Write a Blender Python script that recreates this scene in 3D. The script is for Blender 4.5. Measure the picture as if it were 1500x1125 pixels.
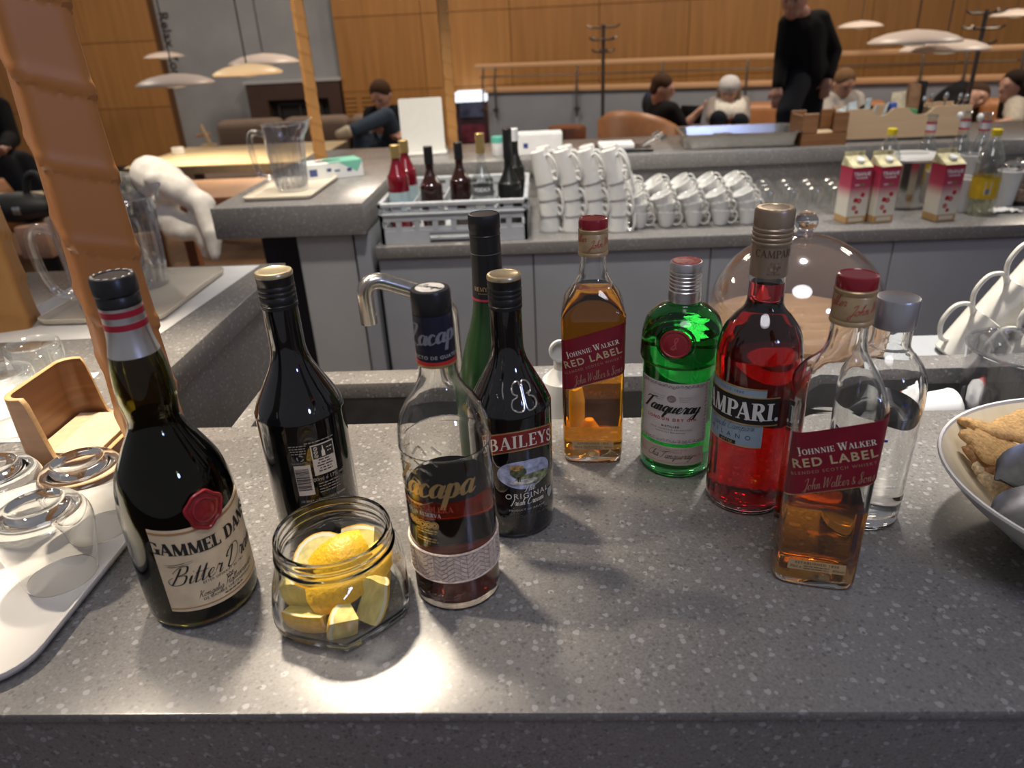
import bpy, bmesh, math, random
from mathutils import Vector, Matrix
R_ = random.Random(7)
for o in list(bpy.data.objects): bpy.data.objects.remove(o)
scene = bpy.context.scene
COL = scene.collection
PI = math.pi

# ------------------------------------------------------------------ camera
CT = 0.92                      # worktop height above the floor
CAMZ = 1.405
FPX, PX, PY = 1060.0, 750.0, 562.5
AX = (Vector((0.99842728, -0.02618612, -0.04957063)),   # world x, y, z in camera coordinates (right, down, forward)
      Vector((0.03315625, -0.43718161, 0.89876187)),
      Vector((-0.04520645, -0.89899195, -0.43562581)))
cam_data = bpy.data.cameras.new('camera')
cam = bpy.data.objects.new('camera', cam_data)
COL.objects.link(cam)
cam.matrix_world = Matrix(((AX[0].x, -AX[0].y, -AX[0].z, 0),
                           (AX[1].x, -AX[1].y, -AX[1].z, 0),
                           (AX[2].x, -AX[2].y, -AX[2].z, CAMZ), (0, 0, 0, 1)))
cam_data.sensor_fit = 'HORIZONTAL'; cam_data.sensor_width = 36.0
cam_data.lens = FPX / 1500 * 36.0
cam_data.clip_start = 0.02; cam_data.clip_end = 100
cam_data.dof.use_dof = True
cam_data.dof.focus_distance = 0.80
cam_data.dof.aperture_fstop = 5.6
scene.camera = cam

# ------------------------------------------------------------------ world, lamps, exposure
w = bpy.data.worlds.new('room_ambience'); scene.world = w; w.use_nodes = True
w.node_tree.nodes['Background'].inputs[0].default_value = (0.95, 0.93, 1.0, 1)
w.node_tree.nodes['Background'].inputs[1].default_value = 0.16
vs = scene.view_settings
vs.view_transform = 'Standard'; vs.look = 'None'; vs.exposure = 0.0; vs.gamma = 1.0; vs.use_curve_mapping = False
cy = scene.cycles
cy.use_denoising = True
cy.max_bounces = 16; cy.transmission_bounces = 16; cy.transparent_max_bounces = 24
cy.diffuse_bounces = 3; cy.glossy_bounces = 6
cy.sample_clamp_indirect = 6.0; cy.blur_glossy = 0.6

def lamp(name, kind, loc, target, power, color, size=0.1, spot=None, blend=0.3):
    d = bpy.data.lights.new(name, kind); d.energy = power; d.color = color
    if kind == 'AREA':
        d.shape = 'DISK'; d.size = size
    else:
        d.shadow_soft_size = size
    if kind == 'SPOT':
        d.spot_size = math.radians(spot); d.spot_blend = blend
    o = bpy.data.objects.new(name, d); COL.objects.link(o); o.location = loc
    o.rotation_euler = (Vector(target) - Vector(loc)).to_track_quat('-Z', 'Y').to_euler()
    return o
WARM = (1.0, 0.86, 0.68); NEUT = (1.0, 0.94, 0.86)
# ceiling downlights over the bar, plus added fill lamps
lamp('bar_downlight', 'SPOT', (-0.60, 1.25, 2.7), (-0.50, 0.80, CT), 260, WARM, 0.09, 38, 0.5)
lamp('bar_downlight', 'SPOT', (0.62, 1.55, 2.7), (0.42, 1.16, CT), 320, NEUT, 0.06, 30, 0.22)
lamp('bar_downlight', 'SPOT', (-1.3, 0.75, 2.7), (-0.75, 0.62, CT), 110, WARM, 0.05, 50, 0.5)
lamp('cabinet_fill_lamp', 'SPOT', (-0.1, 1.5, 2.8), (0.1, 2.4, 0.5), 110, NEUT, 0.08, 70, 0.6)  # added fill that brightens the cabinet fronts
lamp('front_fill_lamp', 'AREA', (0.2, -0.1, 2.75), (0.2, 0.2, 0), 12, (0.96, 0.93, 0.98), 0.9)  # added ambient fill for the front of the counter
lamp('back_bar_downlight', 'SPOT', (-0.2, 2.7, 2.7), (-0.1, 2.75, 0.76), 110, NEUT, 0.06, 80, 0.6)
lamp('back_bar_downlight', 'SPOT', (1.4, 2.7, 2.7), (1.3, 2.75, 0.76), 110, NEUT, 0.06, 80, 0.6)
lamp('back_bar_downlight', 'SPOT', (-1.2, 2.3, 2.7), (-0.9, 2.8, 0.9), 90, WARM, 0.06, 70, 0.6)
lamp('table_downlight', 'SPOT', (-1.9, 3.1, 2.8), (-1.75, 3.5, 0.7), 110, WARM, 0.08, 75, 0.6)
# lounge ceiling lamps
for lx, ly, p in ((-4.5, 6.5, 54), (-1.2, 6.8, 52), (1.6, 6.2, 62), (4.4, 5.6, 62)):
    lamp('lounge_ceiling_lamp', 'AREA', (lx, ly, 3.3), (lx, ly + 0.6, 0), p, (1.0, 0.85, 0.68), 0.7)
# bluish screen light from behind the bar guest
lamp('blue_sign_lamp', 'AREA', (1.6, -1.2, 2.1), (0.2, 0.6, 1.0), 8, (0.42, 0.52, 1.0), 0.25)

# ------------------------------------------------------------------ helpers
def ray(px, py):
    c = Vector((px - PX, py - PY, FPX))
    return Vector((AX[0].dot(c), AX[1].dot(c), AX[2].dot(c)))
def at_z(px, py, z):
    r = ray(px, py); t = (z - CAMZ) / r.z
    return Vector((r.x * t, r.y * t, z))
def at_y(px, py, y):
    r = ray(px, py); t = y / r.y
    return Vector((r.x * t, y, CAMZ + r.z * t))

MATS = {}
def nodes_of(name):
    m = bpy.data.materials.new(name); m.use_nodes = True
    nt = m.node_tree; return m, nt, nt.nodes['Principled BSDF']
def setp(b, **k):
    names = dict(col='Base Color', rough='Roughness', metal='Metallic', trans='Transmission Weight', ior='IOR', coat='Coat Weight',
                 coat_rough='Coat Roughness', spec='Specular IOR Level', emit='Emission Color', es='Emission Strength', sheen='Sheen Weight',
                 sss='Subsurface Weight', alpha='Alpha')
    for a, v in k.items():
        i = b.inputs[names[a]]
        if a in ('col', 'emit'): v = (v[0], v[1], v[2], 1)
        i.default_value = v
def mat(name, col, rough=0.5, vary=0.06, scale=30.0, stretch=(1, 1, 1), bump=0.0, **k):
    """plain surface: base colour with a fine procedural variation"""
    if name in MATS: return MATS[name]
    m, nt, b = nodes_of(name); setp(b, col=col, rough=rough, **k)
    if vary or bump:
        tc = nt.nodes.new('ShaderNodeTexCoord'); mp = nt.nodes.new('ShaderNodeMapping'); mp.inputs['Scale'].default_value = stretch
        nz = nt.nodes.new('ShaderNodeTexNoise'); nz.inputs['Scale'].default_value = scale; nz.inputs['Detail'].default_value = 4
        nt.links.new(tc.outputs['Object'], mp.inputs['Vector']); nt.links.new(mp.outputs[0], nz.inputs['Vector'])
        if vary:
            rp = nt.nodes.new('ShaderNodeValToRGB')
            lo = [max(0, c * (1 - vary * 2.2)) for c in col]; hi = [min(1, c * (1 + vary * 2.2)) for c in col]
            rp.color_ramp.elements[0].color = (*lo, 1); rp.color_ramp.elements[1].color = (*hi, 1)
            rp.color_ramp.elements[0].position = 0.3; rp.color_ramp.elements[1].position = 0.7
            nt.links.new(nz.outputs['Fac'], rp.inputs['Fac']); nt.links.new(rp.outputs['Color'], b.inputs['Base Color'])
        if bump:
            bp = nt.nodes.new('ShaderNodeBump'); bp.inputs['Strength'].default_value = bump; bp.inputs['Distance'].default_value = 0.002
            nt.links.new(nz.outputs['Fac'], bp.inputs['Height']); nt.links.new(bp.outputs[0], b.inputs['Normal'])
    MATS[name] = m; return m
def wood(name, c0, c1, rough=0.35, scale=2.0, stretch=(1, 1, 12), rand=0.0):
    if name in MATS: return MATS[name]
    m, nt, b = nodes_of(name); setp(b, rough=rough)
    tc = nt.nodes.new('ShaderNodeTexCoord'); mp = nt.nodes.new('ShaderNodeMapping'); mp.inputs['Scale'].default_value = stretch
    nz = nt.nodes.new('ShaderNodeTexNoise'); nz.inputs['Scale'].default_value = scale; nz.inputs['Detail'].default_value = 6; nz.inputs['Distortion'].default_value = 0.4
    rp = nt.nodes.new('ShaderNodeValToRGB'); rp.color_ramp.elements[0].color = (*c0, 1); rp.color_ramp.elements[1].color = (*c1, 1)
    rp.color_ramp.elements[0].position = 0.25; rp.color_ramp.elements[1].position = 0.75
    L = nt.links.new
    L(tc.outputs['Object'], mp.inputs['Vector']); L(mp.outputs[0], nz.inputs['Vector']); L(nz.outputs['Fac'], rp.inputs['Fac'])
    if rand:
        oi = nt.nodes.new('ShaderNodeObjectInfo'); hs = nt.nodes.new('ShaderNodeHueSaturation')
        mr = nt.nodes.new('ShaderNodeMapRange'); mr.inputs['To Min'].default_value = 1 - rand; mr.inputs['To Max'].default_value = 1 + rand
        L(oi.outputs['Random'], mr.inputs['Value']); L(mr.outputs[0], hs.inputs['Value']); L(rp.outputs['Color'], hs.inputs['Color']); L(hs.outputs[0], b.inputs['Base Color'])
    else:
        L(rp.outputs['Color'], b.inputs['Base Color'])
    MATS[name] = m; return m
def glass(name, col=(1, 1, 1), ior=1.5, rough=0.0, absorb=None, density=0.0):
    if name in MATS: return MATS[name]
    m, nt, b = nodes_of(name); setp(b, col=col, rough=rough, trans=1.0, ior=ior)
    if absorb:
        v = nt.nodes.new('ShaderNodeVolumeAbsorption'); v.inputs['Color'].default_value = (*absorb, 1); v.inputs['Density'].default_value = density
        nt.links.new(v.outputs[0], nt.nodes['Material Output'].inputs['Volume'])
    MATS[name] = m; return m
def thin(name, tint=(0.96, 0.97, 0.98), f0=0.06, edge=0.75, rough=0.03):
    """thin-walled clear plastic or glass: light passes straight through, the rim of the form reflects more"""
    if name in MATS: return MATS[name]
    m, nt, b = nodes_of(name); nt.nodes.remove(b); L = nt.links.new
    t = nt.nodes.new('ShaderNodeBsdfTransparent'); t.inputs[0].default_value = (*tint, 1)
    g = nt.nodes.new('ShaderNodeBsdfGlossy'); g.inputs['Roughness'].default_value = rough; g.inputs['Color'].default_value = (1, 1, 1, 1)
    lw = nt.nodes.new('ShaderNodeLayerWeight'); lw.inputs['Blend'].default_value = 0.22
    mr = nt.nodes.new('ShaderNodeMapRange'); mr.inputs['To Min'].default_value = f0; mr.inputs['To Max'].default_value = edge
    mx = nt.nodes.new('ShaderNodeMixShader'); L(lw.outputs['Facing'], mr.inputs['Value']); L(mr.outputs[0], mx.inputs[0])
    L(t.outputs[0], mx.inputs[1]); L(g.outputs[0], mx.inputs[2]); L(mx.outputs[0], nt.nodes['Material Output'].inputs['Surface'])
    MATS[name] = m; return m

class MB:
    """collects geometry for one mesh"""
    def __init__(s): s.v = []; s.f = []
    def add(s, v, f):
        n = len(s.v); s.v += [tuple(p) for p in v]; s.f += [tuple(i + n for i in q) for q in f]; return s
    def rings(s, rings, closed=True, cap0=False, cap1=False, loop=False):
        n = len(rings[0]); v = [p for r in rings for p in r]; f = []
        m = len(rings)
        for i in range(m if loop else m - 1):
            i2 = (i + 1) % m
            for j in range(n if closed else n - 1):
                k = (j + 1) % n
                f.append((i * n + j, i * n + k, i2 * n + k, i2 * n + j))
        if cap0: f.append(tuple(reversed(range(n))))
        if cap1: f.append(tuple((m - 1) * n + j for j in range(n)))
        return s.add(v, f)
    def lathe(s, prof, n=40, c=(0, 0, 0), flute=None, cap0=True, cap1=True):
        rr = []
        for i, (r, z) in enumerate(prof):
            ring = []
            for j in range(n):
                a = 2 * PI * j / n; q = r if not flute else flute(r, z, a)
                ring.append((c[0] + q * math.cos(a), c[1] + q * math.sin(a), c[2] + z))
            rr.append(ring)
        return s.rings(rr, cap0=cap0, cap1=cap1)
    def box(s, a, b, bev=0.0, seg=2):
        a = Vector(a); b = Vector(b); c = (a + b) / 2; d = b - a
        bm = bmesh.new(); bmesh.ops.create_cube(bm, size=1)
        for v in bm.verts: v.co = Vector((v.co.x * d.x, v.co.y * d.y, v.co.z * d.z)) + c
        if bev: bmesh.ops.bevel(bm, geom=list(bm.edges), offset=min(bev, min(abs(d.x), abs(d.y), abs(d.z)) * 0.45), segments=seg, affect='EDGES', profile=0.5)
        bm.verts.index_update(); s.add([v.co[:] for v in bm.verts], [[v.index for v in f.verts] for f in bm.faces]); bm.free(); return s
    def tube(s, pts, r, n=12, cap=True, closed=False):
        pts = [Vector(p) for p in pts]; rs = r if isinstance(r, (list, tuple)) else [r] * len(pts)
        up = None; rr = []
        m = len(pts)
        for i, p in enumerate(pts):
            if closed: t = pts[(i + 1) % m] - pts[i - 1]
            else: t = pts[min(i + 1, m - 1)] - pts[max(i - 1, 0)]
            t.normalize()
            if up is None: up = Vector((0, 0, 1)) if abs(t.z) < 0.9 else Vector((1, 0, 0))
            x = t.cross(up); x.normalize(); y = x.cross(t); y.normalize(); up = y
            rr.append([p + rs[i] * (math.cos(2 * PI * j / n) * x + math.sin(2 * PI * j / n) * y) for j in range(n)])
        if closed: return s.rings(rr, loop=True)
        return s.rings(rr, cap0=cap, cap1=cap)
    def ball(s, c, r, n=16, m=10):
        r = r if isinstance(r, (tuple, list)) else (r, r, r)
        rr = []
        for i in range(m + 1):
            t = PI * i / m; q = max(math.sin(t), 1e-4)
            rr.append([(c[0] + r[0] * q * math.cos(2 * PI * j / n), c[1] + r[1] * q * math.sin(2 * PI * j / n), c[2] - r[2] * math.cos(t)) for j in range(n)])
        return s.rings(rr, cap0=True, cap1=True)
    def prism(s, poly, z0, z1):
        n = len(poly)
        return s.rings([[(x, y, z0) for x, y in poly], [(x, y, z1) for x, y in poly]], cap0=True, cap1=True)
    def move(s, M_):
        s.v = [tuple(M_ @ Vector(p)) for p in s.v]; return s
    def mesh(s, name, m, smooth=True, ang=35):
        me = bpy.data.meshes.new(name); me.from_pydata(s.v, [], s.f)
        bm = bmesh.new(); bm.from_mesh(me); bmesh.ops.recalc_face_normals(bm, faces=bm.faces); bm.to_mesh(me); bm.free()
        if m: me.materials.append(m)
        if smooth:
            me.polygons.foreach_set('use_smooth', [True] * len(me.polygons)); me.set_sharp_from_angle(angle=math.radians(ang))
        me.update(); return me
    def build(s, name, m, parent=None, smooth=True, ang=35):
        return link(name, s.mesh(name, m, smooth, ang), parent)
def link(name, me, parent=None):
    o = bpy.data.objects.new(name, me); COL.objects.link(o)
    if parent: o.parent = parent
    return o
def tag(o, label=None, cat=None, group=None, kind=None):
    for k, v in (('label', label), ('category', cat), ('group', group), ('kind', kind)):
        if v: o[k] = v
    return o
def thing(name, label, cat, loc=(0, 0, 0), rz=0.0, group=None):
    o = bpy.data.objects.new(name, None); COL.objects.link(o); o.empty_display_size = 0.05
    o.location = loc; o.rotation_euler = (0, 0, rz); return tag(o, label, cat, group)
def struct(o): o['kind'] = 'structure'; return o
def copy_tree(o, parent=None):
    c = o.copy(); COL.objects.link(c); c.parent = parent
    for ch in list(o.children): copy_tree(ch, c)
    return c
def cr(pts, sub=4, closed=False):
    """Catmull-Rom through the points"""
    P = [tuple(p) for p in pts]; n = len(P); out = []; d = len(P[0])
    rng = range(n) if closed else range(n - 1)
    for i in rng:
        g = (lambda k: P[k % n]) if closed else (lambda k: P[min(max(k, 0), n - 1)])
        p0, p1, p2, p3 = g(i - 1), g(i), g(i + 1), g(i + 2)
        for s_ in range(sub):
            t = s_ / sub
            out.append(tuple(0.5 * (2 * p1[a] + (p2[a] - p0[a]) * t + (2 * p0[a] - 5 * p1[a] + 4 * p2[a] - p3[a]) * t * t + (3 * p1[a] - p0[a] - 3 * p2[a] + p3[a]) * t ** 3) for a in range(d)))
    if not closed: out.append(P[-1])
    return out
def rrect(x0, x1, y0, y1, r, seg=6):
    out = []
    for cx_, cy_, a0 in ((x1 - r, y1 - r, 0), (x0 + r, y1 - r, 90), (x0 + r, y0 + r, 180), (x1 - r, y0 + r, 270)):
        for i in range(seg + 1):
            a = math.radians(a0 + 90 * i / seg); out.append((cx_ + r * math.cos(a), cy_ + r * math.sin(a)))
    return out

# ---- lettering: three hands, all as flat outlines (verts2d, faces)
_tc = {}
def dashes(n, w_, h_, seed=1):
    """small print too fine to read: a line of short strokes"""
    r_ = random.Random(seed); V = []; F = []; x = -w_ / 2
    while x < w_ / 2:
        l_ = min(w_ * r_.uniform(0.5, 1.4) / n, w_ / 2 - x)
        if l_ > 1e-5: ribbon([(x, h_ / 2), (x + l_, h_ / 2)], h_, V, F)
        x += l_ + h_ * 0.8 + 1e-5
    return V, F
def sans(s, size=1.0, space=1.0, bold=0.0):
    key = (s, space, bold)
    if key not in _tc:
        cu = bpy.data.curves.new('t', 'FONT'); cu.body = s; cu.size = 1.0; cu.space_character = space; cu.offset = bold
        cu.align_x = 'CENTER'; cu.resolution_u = 3; cu.fill_mode = 'FRONT'
        o = bpy.data.objects.new('t', cu); COL.objects.link(o)
        dg = bpy.context.evaluated_depsgraph_get(); me = bpy.data.meshes.new_from_object(o.evaluated_get(dg))
        _tc[key] = ([(v.co.x, v.co.y) for v in me.vertices], [tuple(p.vertices) for p in me.polygons])
        bpy.data.objects.remove(o); bpy.data.curves.remove(cu); bpy.data.meshes.remove(me)
    v, f = _tc[key]
    return [(x * size, y * size) for x, y in v], f
def ribbon(pts, wd, V, F):
    """pts 2d; wd width or list"""
    n = len(pts); ws = wd if isinstance(wd, list) else [wd] * n; b = len(V)
    for i, p in enumerate(pts):
        q0, q1 = pts[max(i - 1, 0)], pts[min(i + 1, n - 1)]
        dx, dy = q1[0] - q0[0], q1[1] - q0[1]; l = math.hypot(dx, dy) or 1e-6
        nx, ny = -dy / l * ws[i] / 2, dx / l * ws[i] / 2
        V.append((p[0] + nx, p[1] + ny)); V.append((p[0] - nx, p[1] - ny))
    for i in range(n - 1): F.append((b + 2 * i, b + 2 * i + 1, b + 2 * i + 3, b + 2 * i + 2))
def _arc(cx_, cy_, rx, ry, a0, a1, thick, thinw, n=14):
    p = []; ww = []
    for i in range(n + 1):
        a = math.radians(a0 + (a1 - a0) * i / n); p.append((cx_ + rx * math.cos(a), cy_ + ry * math.sin(a))); ww.append(thinw + (thick - thinw) * abs(math.cos(a)) ** 1.5)
    return ('a', p, ww)
T_, t_ = 0.17, 0.065
def S_(x0, y0, x1, y1, w_=T_, s0=1, s1=1): return ('s', x0, y0, x1, y1, w_, s0, s1)
SERIF = {
 'A': (0.78, [S_(.10, 0, .38, 1, t_, 1, 0), S_(.38, 1, .68, 0, T_, 0, 1), S_(.2, .32, .56, .32, t_, 0, 0)]),
 'B': (0.72, [S_(.16, 0, .16, 1), _arc(.32, .75, .22, .22, 90, -90, T_, t_), _arc(.34, .27, .26, .245, 90, -90, T_, t_), S_(.16, .97, .33, .97, t_, 0, 0), S_(.16, .52, .34, .52, t_, 0, 0), S_(.16, .03, .34, .03, t_, 0, 0)]),
 'C': (0.74, [_arc(.42, .5, .3, .47, 45, 315, T_, t_), S_(.66, .7, .66, .97, t_, 0, 0)]),
 'D': (0.80, [S_(.16, 0, .16, 1), _arc(.34, .5, .34, .47, 90, -90, T_, t_), S_(.16, .97, .34, .97, t_, 0, 0), S_(.16, .03, .34, .03, t_, 0, 0)]),
 'E': (0.66, [S_(.16, 0, .16, 1), S_(.16, .97, .58, .97, t_, 0, 0), S_(.16, .5, .46, .5, t_, 0, 0), S_(.16, .03, .6, .03, t_, 0, 0), S_(.57, .76, .57, 1, t_, 0, 0), S_(.46, .4, .46, .6, t_, 0, 0), S_(.59, 0, .59, .26, t_, 0, 0)]),
 'G': (0.80, [_arc(.42, .5, .3, .47, 45, 330, T_, t_), S_(.66, .0, .66, .42, T_, 0, 1), S_(.66, .7, .66, .97, t_, 0, 0)]),
 'H': (0.84, [S_(.16, 0, .16, 1), S_(.66, 0, .66, 1), S_(.16, .5, .66, .5, t_, 0, 0)]),
 'I': (0.36, [S_(.18, 0, .18, 1)]),
 'J': (0.46, [S_(.26, .12, .26, 1, T_, 0, 1), _arc(.12, .06, .14, .16, 0, -110, T_, t_)]),
 'K': (0.80, [S_(.16, 0, .16, 1), S_(.2, .42, .64, 1, t_, 0, 1), S_(.36, .6, .68, 0, T_, 0, 1)]),
 'L': (0.64, [S_(.16, 0, .16, 1), S_(.16, .03, .58, .03, t_, 0, 0), S_(.57, 0, .57, .28, t_, 0, 0)]),
 'M': (0.98, [S_(.12, 0, .16, 1, t_, 1, 0), S_(.18, 1, .48, .05, T_, 0, 0), S_(.48, .05, .78, 1, t_, 0, 0), S_(.80, 1, .82, 0, T_, 0, 1)]),
 'N': (0.84, [S_(.14, 0, .14, 1, t_, 1, 1), S_(.16, .98, .66, .03, T_, 0, 0), S_(.68, 0, .68, 1, t_, 0, 1)]),
 'O': (0.82, [_arc(.41, .5, .31, .47, 0, 360, T_, t_, 24)]),
 'P': (0.68, [S_(.16, 0, .16, 1), _arc(.32, .73, .25, .24, 90, -90, T_, t_), S_(.16, .97, .33, .97, t_, 0, 0), S_(.16, .49, .33, .49, t_, 0, 0)]),
 'R': (0.76, [S_(.16, 0, .16, 1), _arc(.32, .74, .24, .23, 90, -90, T_, t_), S_(.16, .97, .33, .97, t_, 0, 0), S_(.16, .51, .33, .51, t_, 0, 0), S_(.34, .5, .64, 0, T_, 0, 1)]),
 'S': (0.60, [_arc(.3, .74, .2, .22, 20, 270, T_ * .8, t_ * 1.6), _arc(.3, .27, .22, .24, 90, -160, T_ * .8, t_ * 1.6), S_(.49, .72, .49, .96, t_, 0, 0), S_(.09, .05, .09, .3, t_, 0, 0)]),
 'T': (0.72, [S_(.36, 0, .36, 1, T_, 1, 0), S_(.06, .96, .66, .96, t_, 0, 0), S_(.08, .74, .08, .98, t_, 0, 0), S_(.64, .74, .64, .98, t_, 0, 0)]),
 'V': (0.76, [S_(.10, 1, .38, 0, T_, 1, 0), S_(.38, 0, .66, 1, t_, 0, 1)]),
 'W': (1.04, [S_(.08, 1, .32, 0, T_, 1, 0), S_(.32, 0, .52, .92, t_, 0, 0), S_(.5, .95, .72, 0, T_, 1, 0), S_(.72, 0, .94, 1, t_, 0, 1)]),
 'Y': (0.76, [S_(.08, 1, .38, .45, T_, 1, 0), S_(.38, .45, .68, 1, t_, 0, 1), S_(.38, 0, .38, .47, T_, 1, 0)]),
 '.': (0.3, [_arc(.14, .07, .05, .05, 0, 360, .1, .1, 8)]), ' ': (0.36, []),
}
def serif(s, size=1.0, gap=0.05, small=None, bold=1.0):
    """capitals with serifs; small: scale of all but each word's first letter"""
    V = []; F = []; x = 0.0; first = True
    for ch in s:
        k = 1.0 if (small is None or first) else small
        first = ch == ' '
        wd, st = SERIF[ch]
        if ch == 'A' and V and pc_ == 'P': x -= 0.14 * k
        pc_ = ch
        V2 = []
        for q in st:
            if q[0] == 'a': ribbon(q[1], [e * bold for e in q[2]], V2, F_ := []); F += [tuple(i + len(V) for i in f) for f in F_]
            else:
                _, x0, y0, x1, y1, ww, s0, s1 = q; F_ = []; ww *= bold
                ribbon([(x0, y0), (x1, y1)], [ww, ww], V2, F_)
                for on, xx, yy in ((s0, x0, y0), (s1, x1, y1)):
                    if on: ribbon([(xx - ww / 2 - .085, yy + (.025 if yy < .5 else -.025)), (xx + ww / 2 + .085, yy + (.025 if yy < .5 else -.025))], .05, V2, F_)
                F += [tuple(i + len(V) for i in f) for f in F_]
        V += [((x + a * k), b * k) for a, b in V2]
        x += wd * k + gap
    return [((a - x / 2) * size, b * size) for a, b in V], F
# running hand: strokes in a box of x-height 0.45, ascender 1, descender -0.4
HAND = {
 'a': (.44, [[(.36, .40), (.2, .45), (.06, .25), (.14, .02), (.3, .14), (.37, .42), (.33, .12), (.40, .02), (.5, .14)]]),
 'c': (.36, [[(.32, .36), (.2, .45), (.06, .25), (.14, .02), (.28, .03), (.42, .16)]]),
 'e': (.36, [[(.04, .14), (.24, .24), (.28, .40), (.17, .44), (.07, .24), (.15, .02), (.28, .03), (.42, .16)]]),
 'b': (.42, [[(.04, .3), (.24, .9), (.18, 1.0), (.12, .7), (.08, .06), (.22, 0), (.35, .2), (.3, .42), (.18, .4), (.46, .3)]]),
 'd': (.46, [[(.34, .40), (.2, .45), (.06, .25), (.14, .02), (.3, .14), (.44, 1.0), (.36, .12), (.42, .02), (.52, .14)]]),
 'f': (.28, [[(.0, .2), (.22, .86), (.18, 1.0), (.12, .8), (.06, -.36), (.0, -.3), (.14, .04), (.32, .14)]]),
 'g': (.44, [[(.36, .40), (.2, .45), (.06, .25), (.14, .04), (.3, .16), (.36, .42), (.28, -.3), (.12, -.42), (.06, -.25), (.5, .14)]]),
 'v': (.40, [[(.04, .3), (.10, .44), (.12, .1), (.18, .01), (.32, .2), (.34, .44), (.3, .38), (.46, .36)]]),
 'ø': (.42, [[(.24, .45), (.08, .34), (.08, .08), (.2, .01), (.34, .15), (.33, .36), (.22, .45), (.3, .36), (.46, .36)], [(.02, -.06), (.40, .52)]]),
 'H': (.74, [[(.1, .84), (.26, .98), (.14, 0)], [(.66, .98), (.56, .4), (.58, .04), (.76, .14)], [(.14, .5), (.62, .52)]]),
 'R': (.64, [[(.3, .95), (.2, .4), (.1, 0)], [(.0, .7), (.2, .98), (.55, 1.0), (.56, .62), (.26, .5), (.44, .3), (.52, .04), (.7, .14)]]),
 'h': (.46, [[(.04, .3), (.24, .9), (.18, 1.0), (.12, .7), (.08, 0)], [(.1, .2), (.22, .42), (.32, .40), (.30, .08), (.38, .02), (.5, .14)]]),
 'i': (.24, [[(.04, .2), (.12, .44), (.10, .08), (.16, .02), (.28, .14)], [(.14, .62), (.17, .66)]]),
 'k': (.44, [[(.04, .3), (.24, .9), (.18, 1.0), (.12, .7), (.08, 0)], [(.36, .44), (.12, .22), (.32, .02), (.48, .14)]]),
 'l': (.22, [[(.02, .2), (.2, .85), (.15, 1.0), (.09, .8), (.10, .08), (.16, .02), (.28, .14)]]),
 'm': (.66, [[(.04, .3), (.1, .44), (.10, 0)], [(.11, .2), (.24, .44), (.31, .38), (.30, 0)], [(.31, .2), (.44, .44), (.52, .38), (.50, .08), (.57, .02), (.7, .14)]]),
 'n': (.46, [[(.04, .3), (.1, .44), (.10, 0)], [(.11, .2), (.24, .44), (.32, .38), (.30, .08), (.37, .02), (.5, .14)]]),
 'o': (.42, [[(.24, .45), (.08, .34), (.08, .08), (.2, .01), (.34, .15), (.33, .36), (.22, .45), (.3, .36), (.46, .36)]]),
 'p': (.46, [[(.02, .2), (.12, .46), (.06, -.4)], [(.1, .2), (.24, .45), (.36, .3), (.3, .04), (.14, .02), (.30, .02), (.5, .14)]]),
 'q': (.44, [[(.36, .40), (.2, .45), (.06, .25), (.14, .02), (.3, .14), (.36, .42), (.3, -.4), (.4, -.2), (.5, .14)]]),
 'r': (.34, [[(.04, .2), (.12, .48), (.2, .42), (.30, .40), (.25, .1), (.3, .02), (.4, .14)]]),
 's': (.34, [[(.02, .1), (.2, .46), (.26, .16), (.18, .01), (.08, .05), (.22, .02), (.38, .14)]]),
 't': (.28, [[(.02, .2), (.16, .85), (.11, .1), (.18, .02), (.32, .14)], [(.02, .52), (.28, .54)]]),
 'u': (.46, [[(.04, .3), (.10, .44), (.07, .1), (.14, .01), (.28, .14), (.35, .44), (.32, .1), (.38, .02), (.5, .14)]]),
 'y': (.44, [[(.04, .3), (.10, .44), (.07, .14), (.16, .04), (.28, .16), (.35, .44), (.28, -.3), (.12, -.42), (.06, -.25), (.5, .14)]]),
 'B': (.72, [[(.3, .95), (.2, .4), (.1, 0)], [(.0, .7), (.2, .98), (.55, 1.0), (.56, .66), (.26, .52), (.6, .48), (.58, .1), (.3, -.02), (.02, .06), (-.1, .3), (.05, .45)]]),
 'C': (.56, [[(.52, .82), (.36, 1.0), (.12, .7), (.08, .2), (.26, 0), (.58, .16)]]),
 'D': (.74, [[(.26, .95), (.2, .4), (.12, .03), (.4, 0), (.66, .36), (.58, .86), (.3, 1.0), (.02, .84), (-.06, .6), (.08, .56)]]),
 'J': (.46, [[(.1, .8), (.24, .98), (.44, .96), (.3, .2), (.12, -.36), (-.04, -.2), (.2, .06), (.5, .14)]]),
 'K': (.70, [[(.1, .9), (.28, .98), (.16, 0)], [(.62, .98), (.3, .5), (.2, .46), (.4, .42), (.54, .04), (.74, .14)]]),
 'S': (.52, [[(.02, .14), (.26, .4), (.46, .9), (.34, 1.0), (.22, .78), (.38, .3), (.26, 0), (.04, .06), (.5, .14)]]),
 'T': (.62, [[(.02, .72), (.1, .9), (.34, .93), (.74, .98)], [(.42, .94), (.3, .4), (.2, .02), (.06, .04)]]),
 'W': (.86, [[(.02, .86), (.14, .96), (.12, .02), (.46, .94), (.46, .02), (.84, .98)]]),
 'Z': (.70, [[(.06, .78), (.18, .96), (.6, .94), (.4, .5), (.02, .04), (.3, .1), (.66, -.02), (.78, .2)]]),
 '&': (.44, [[(.4, .3), (.2, .02), (.08, .2), (.3, .56), (.22, .7), (.14, .52), (.42, .06)]]), ' ': (.24, []), '.': (.12, [[(.05, .0), (.08, .03)]]), 'I': (.4, [[(.3, .96), (.14, .02), (.02, .06)]]),
}
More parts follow.
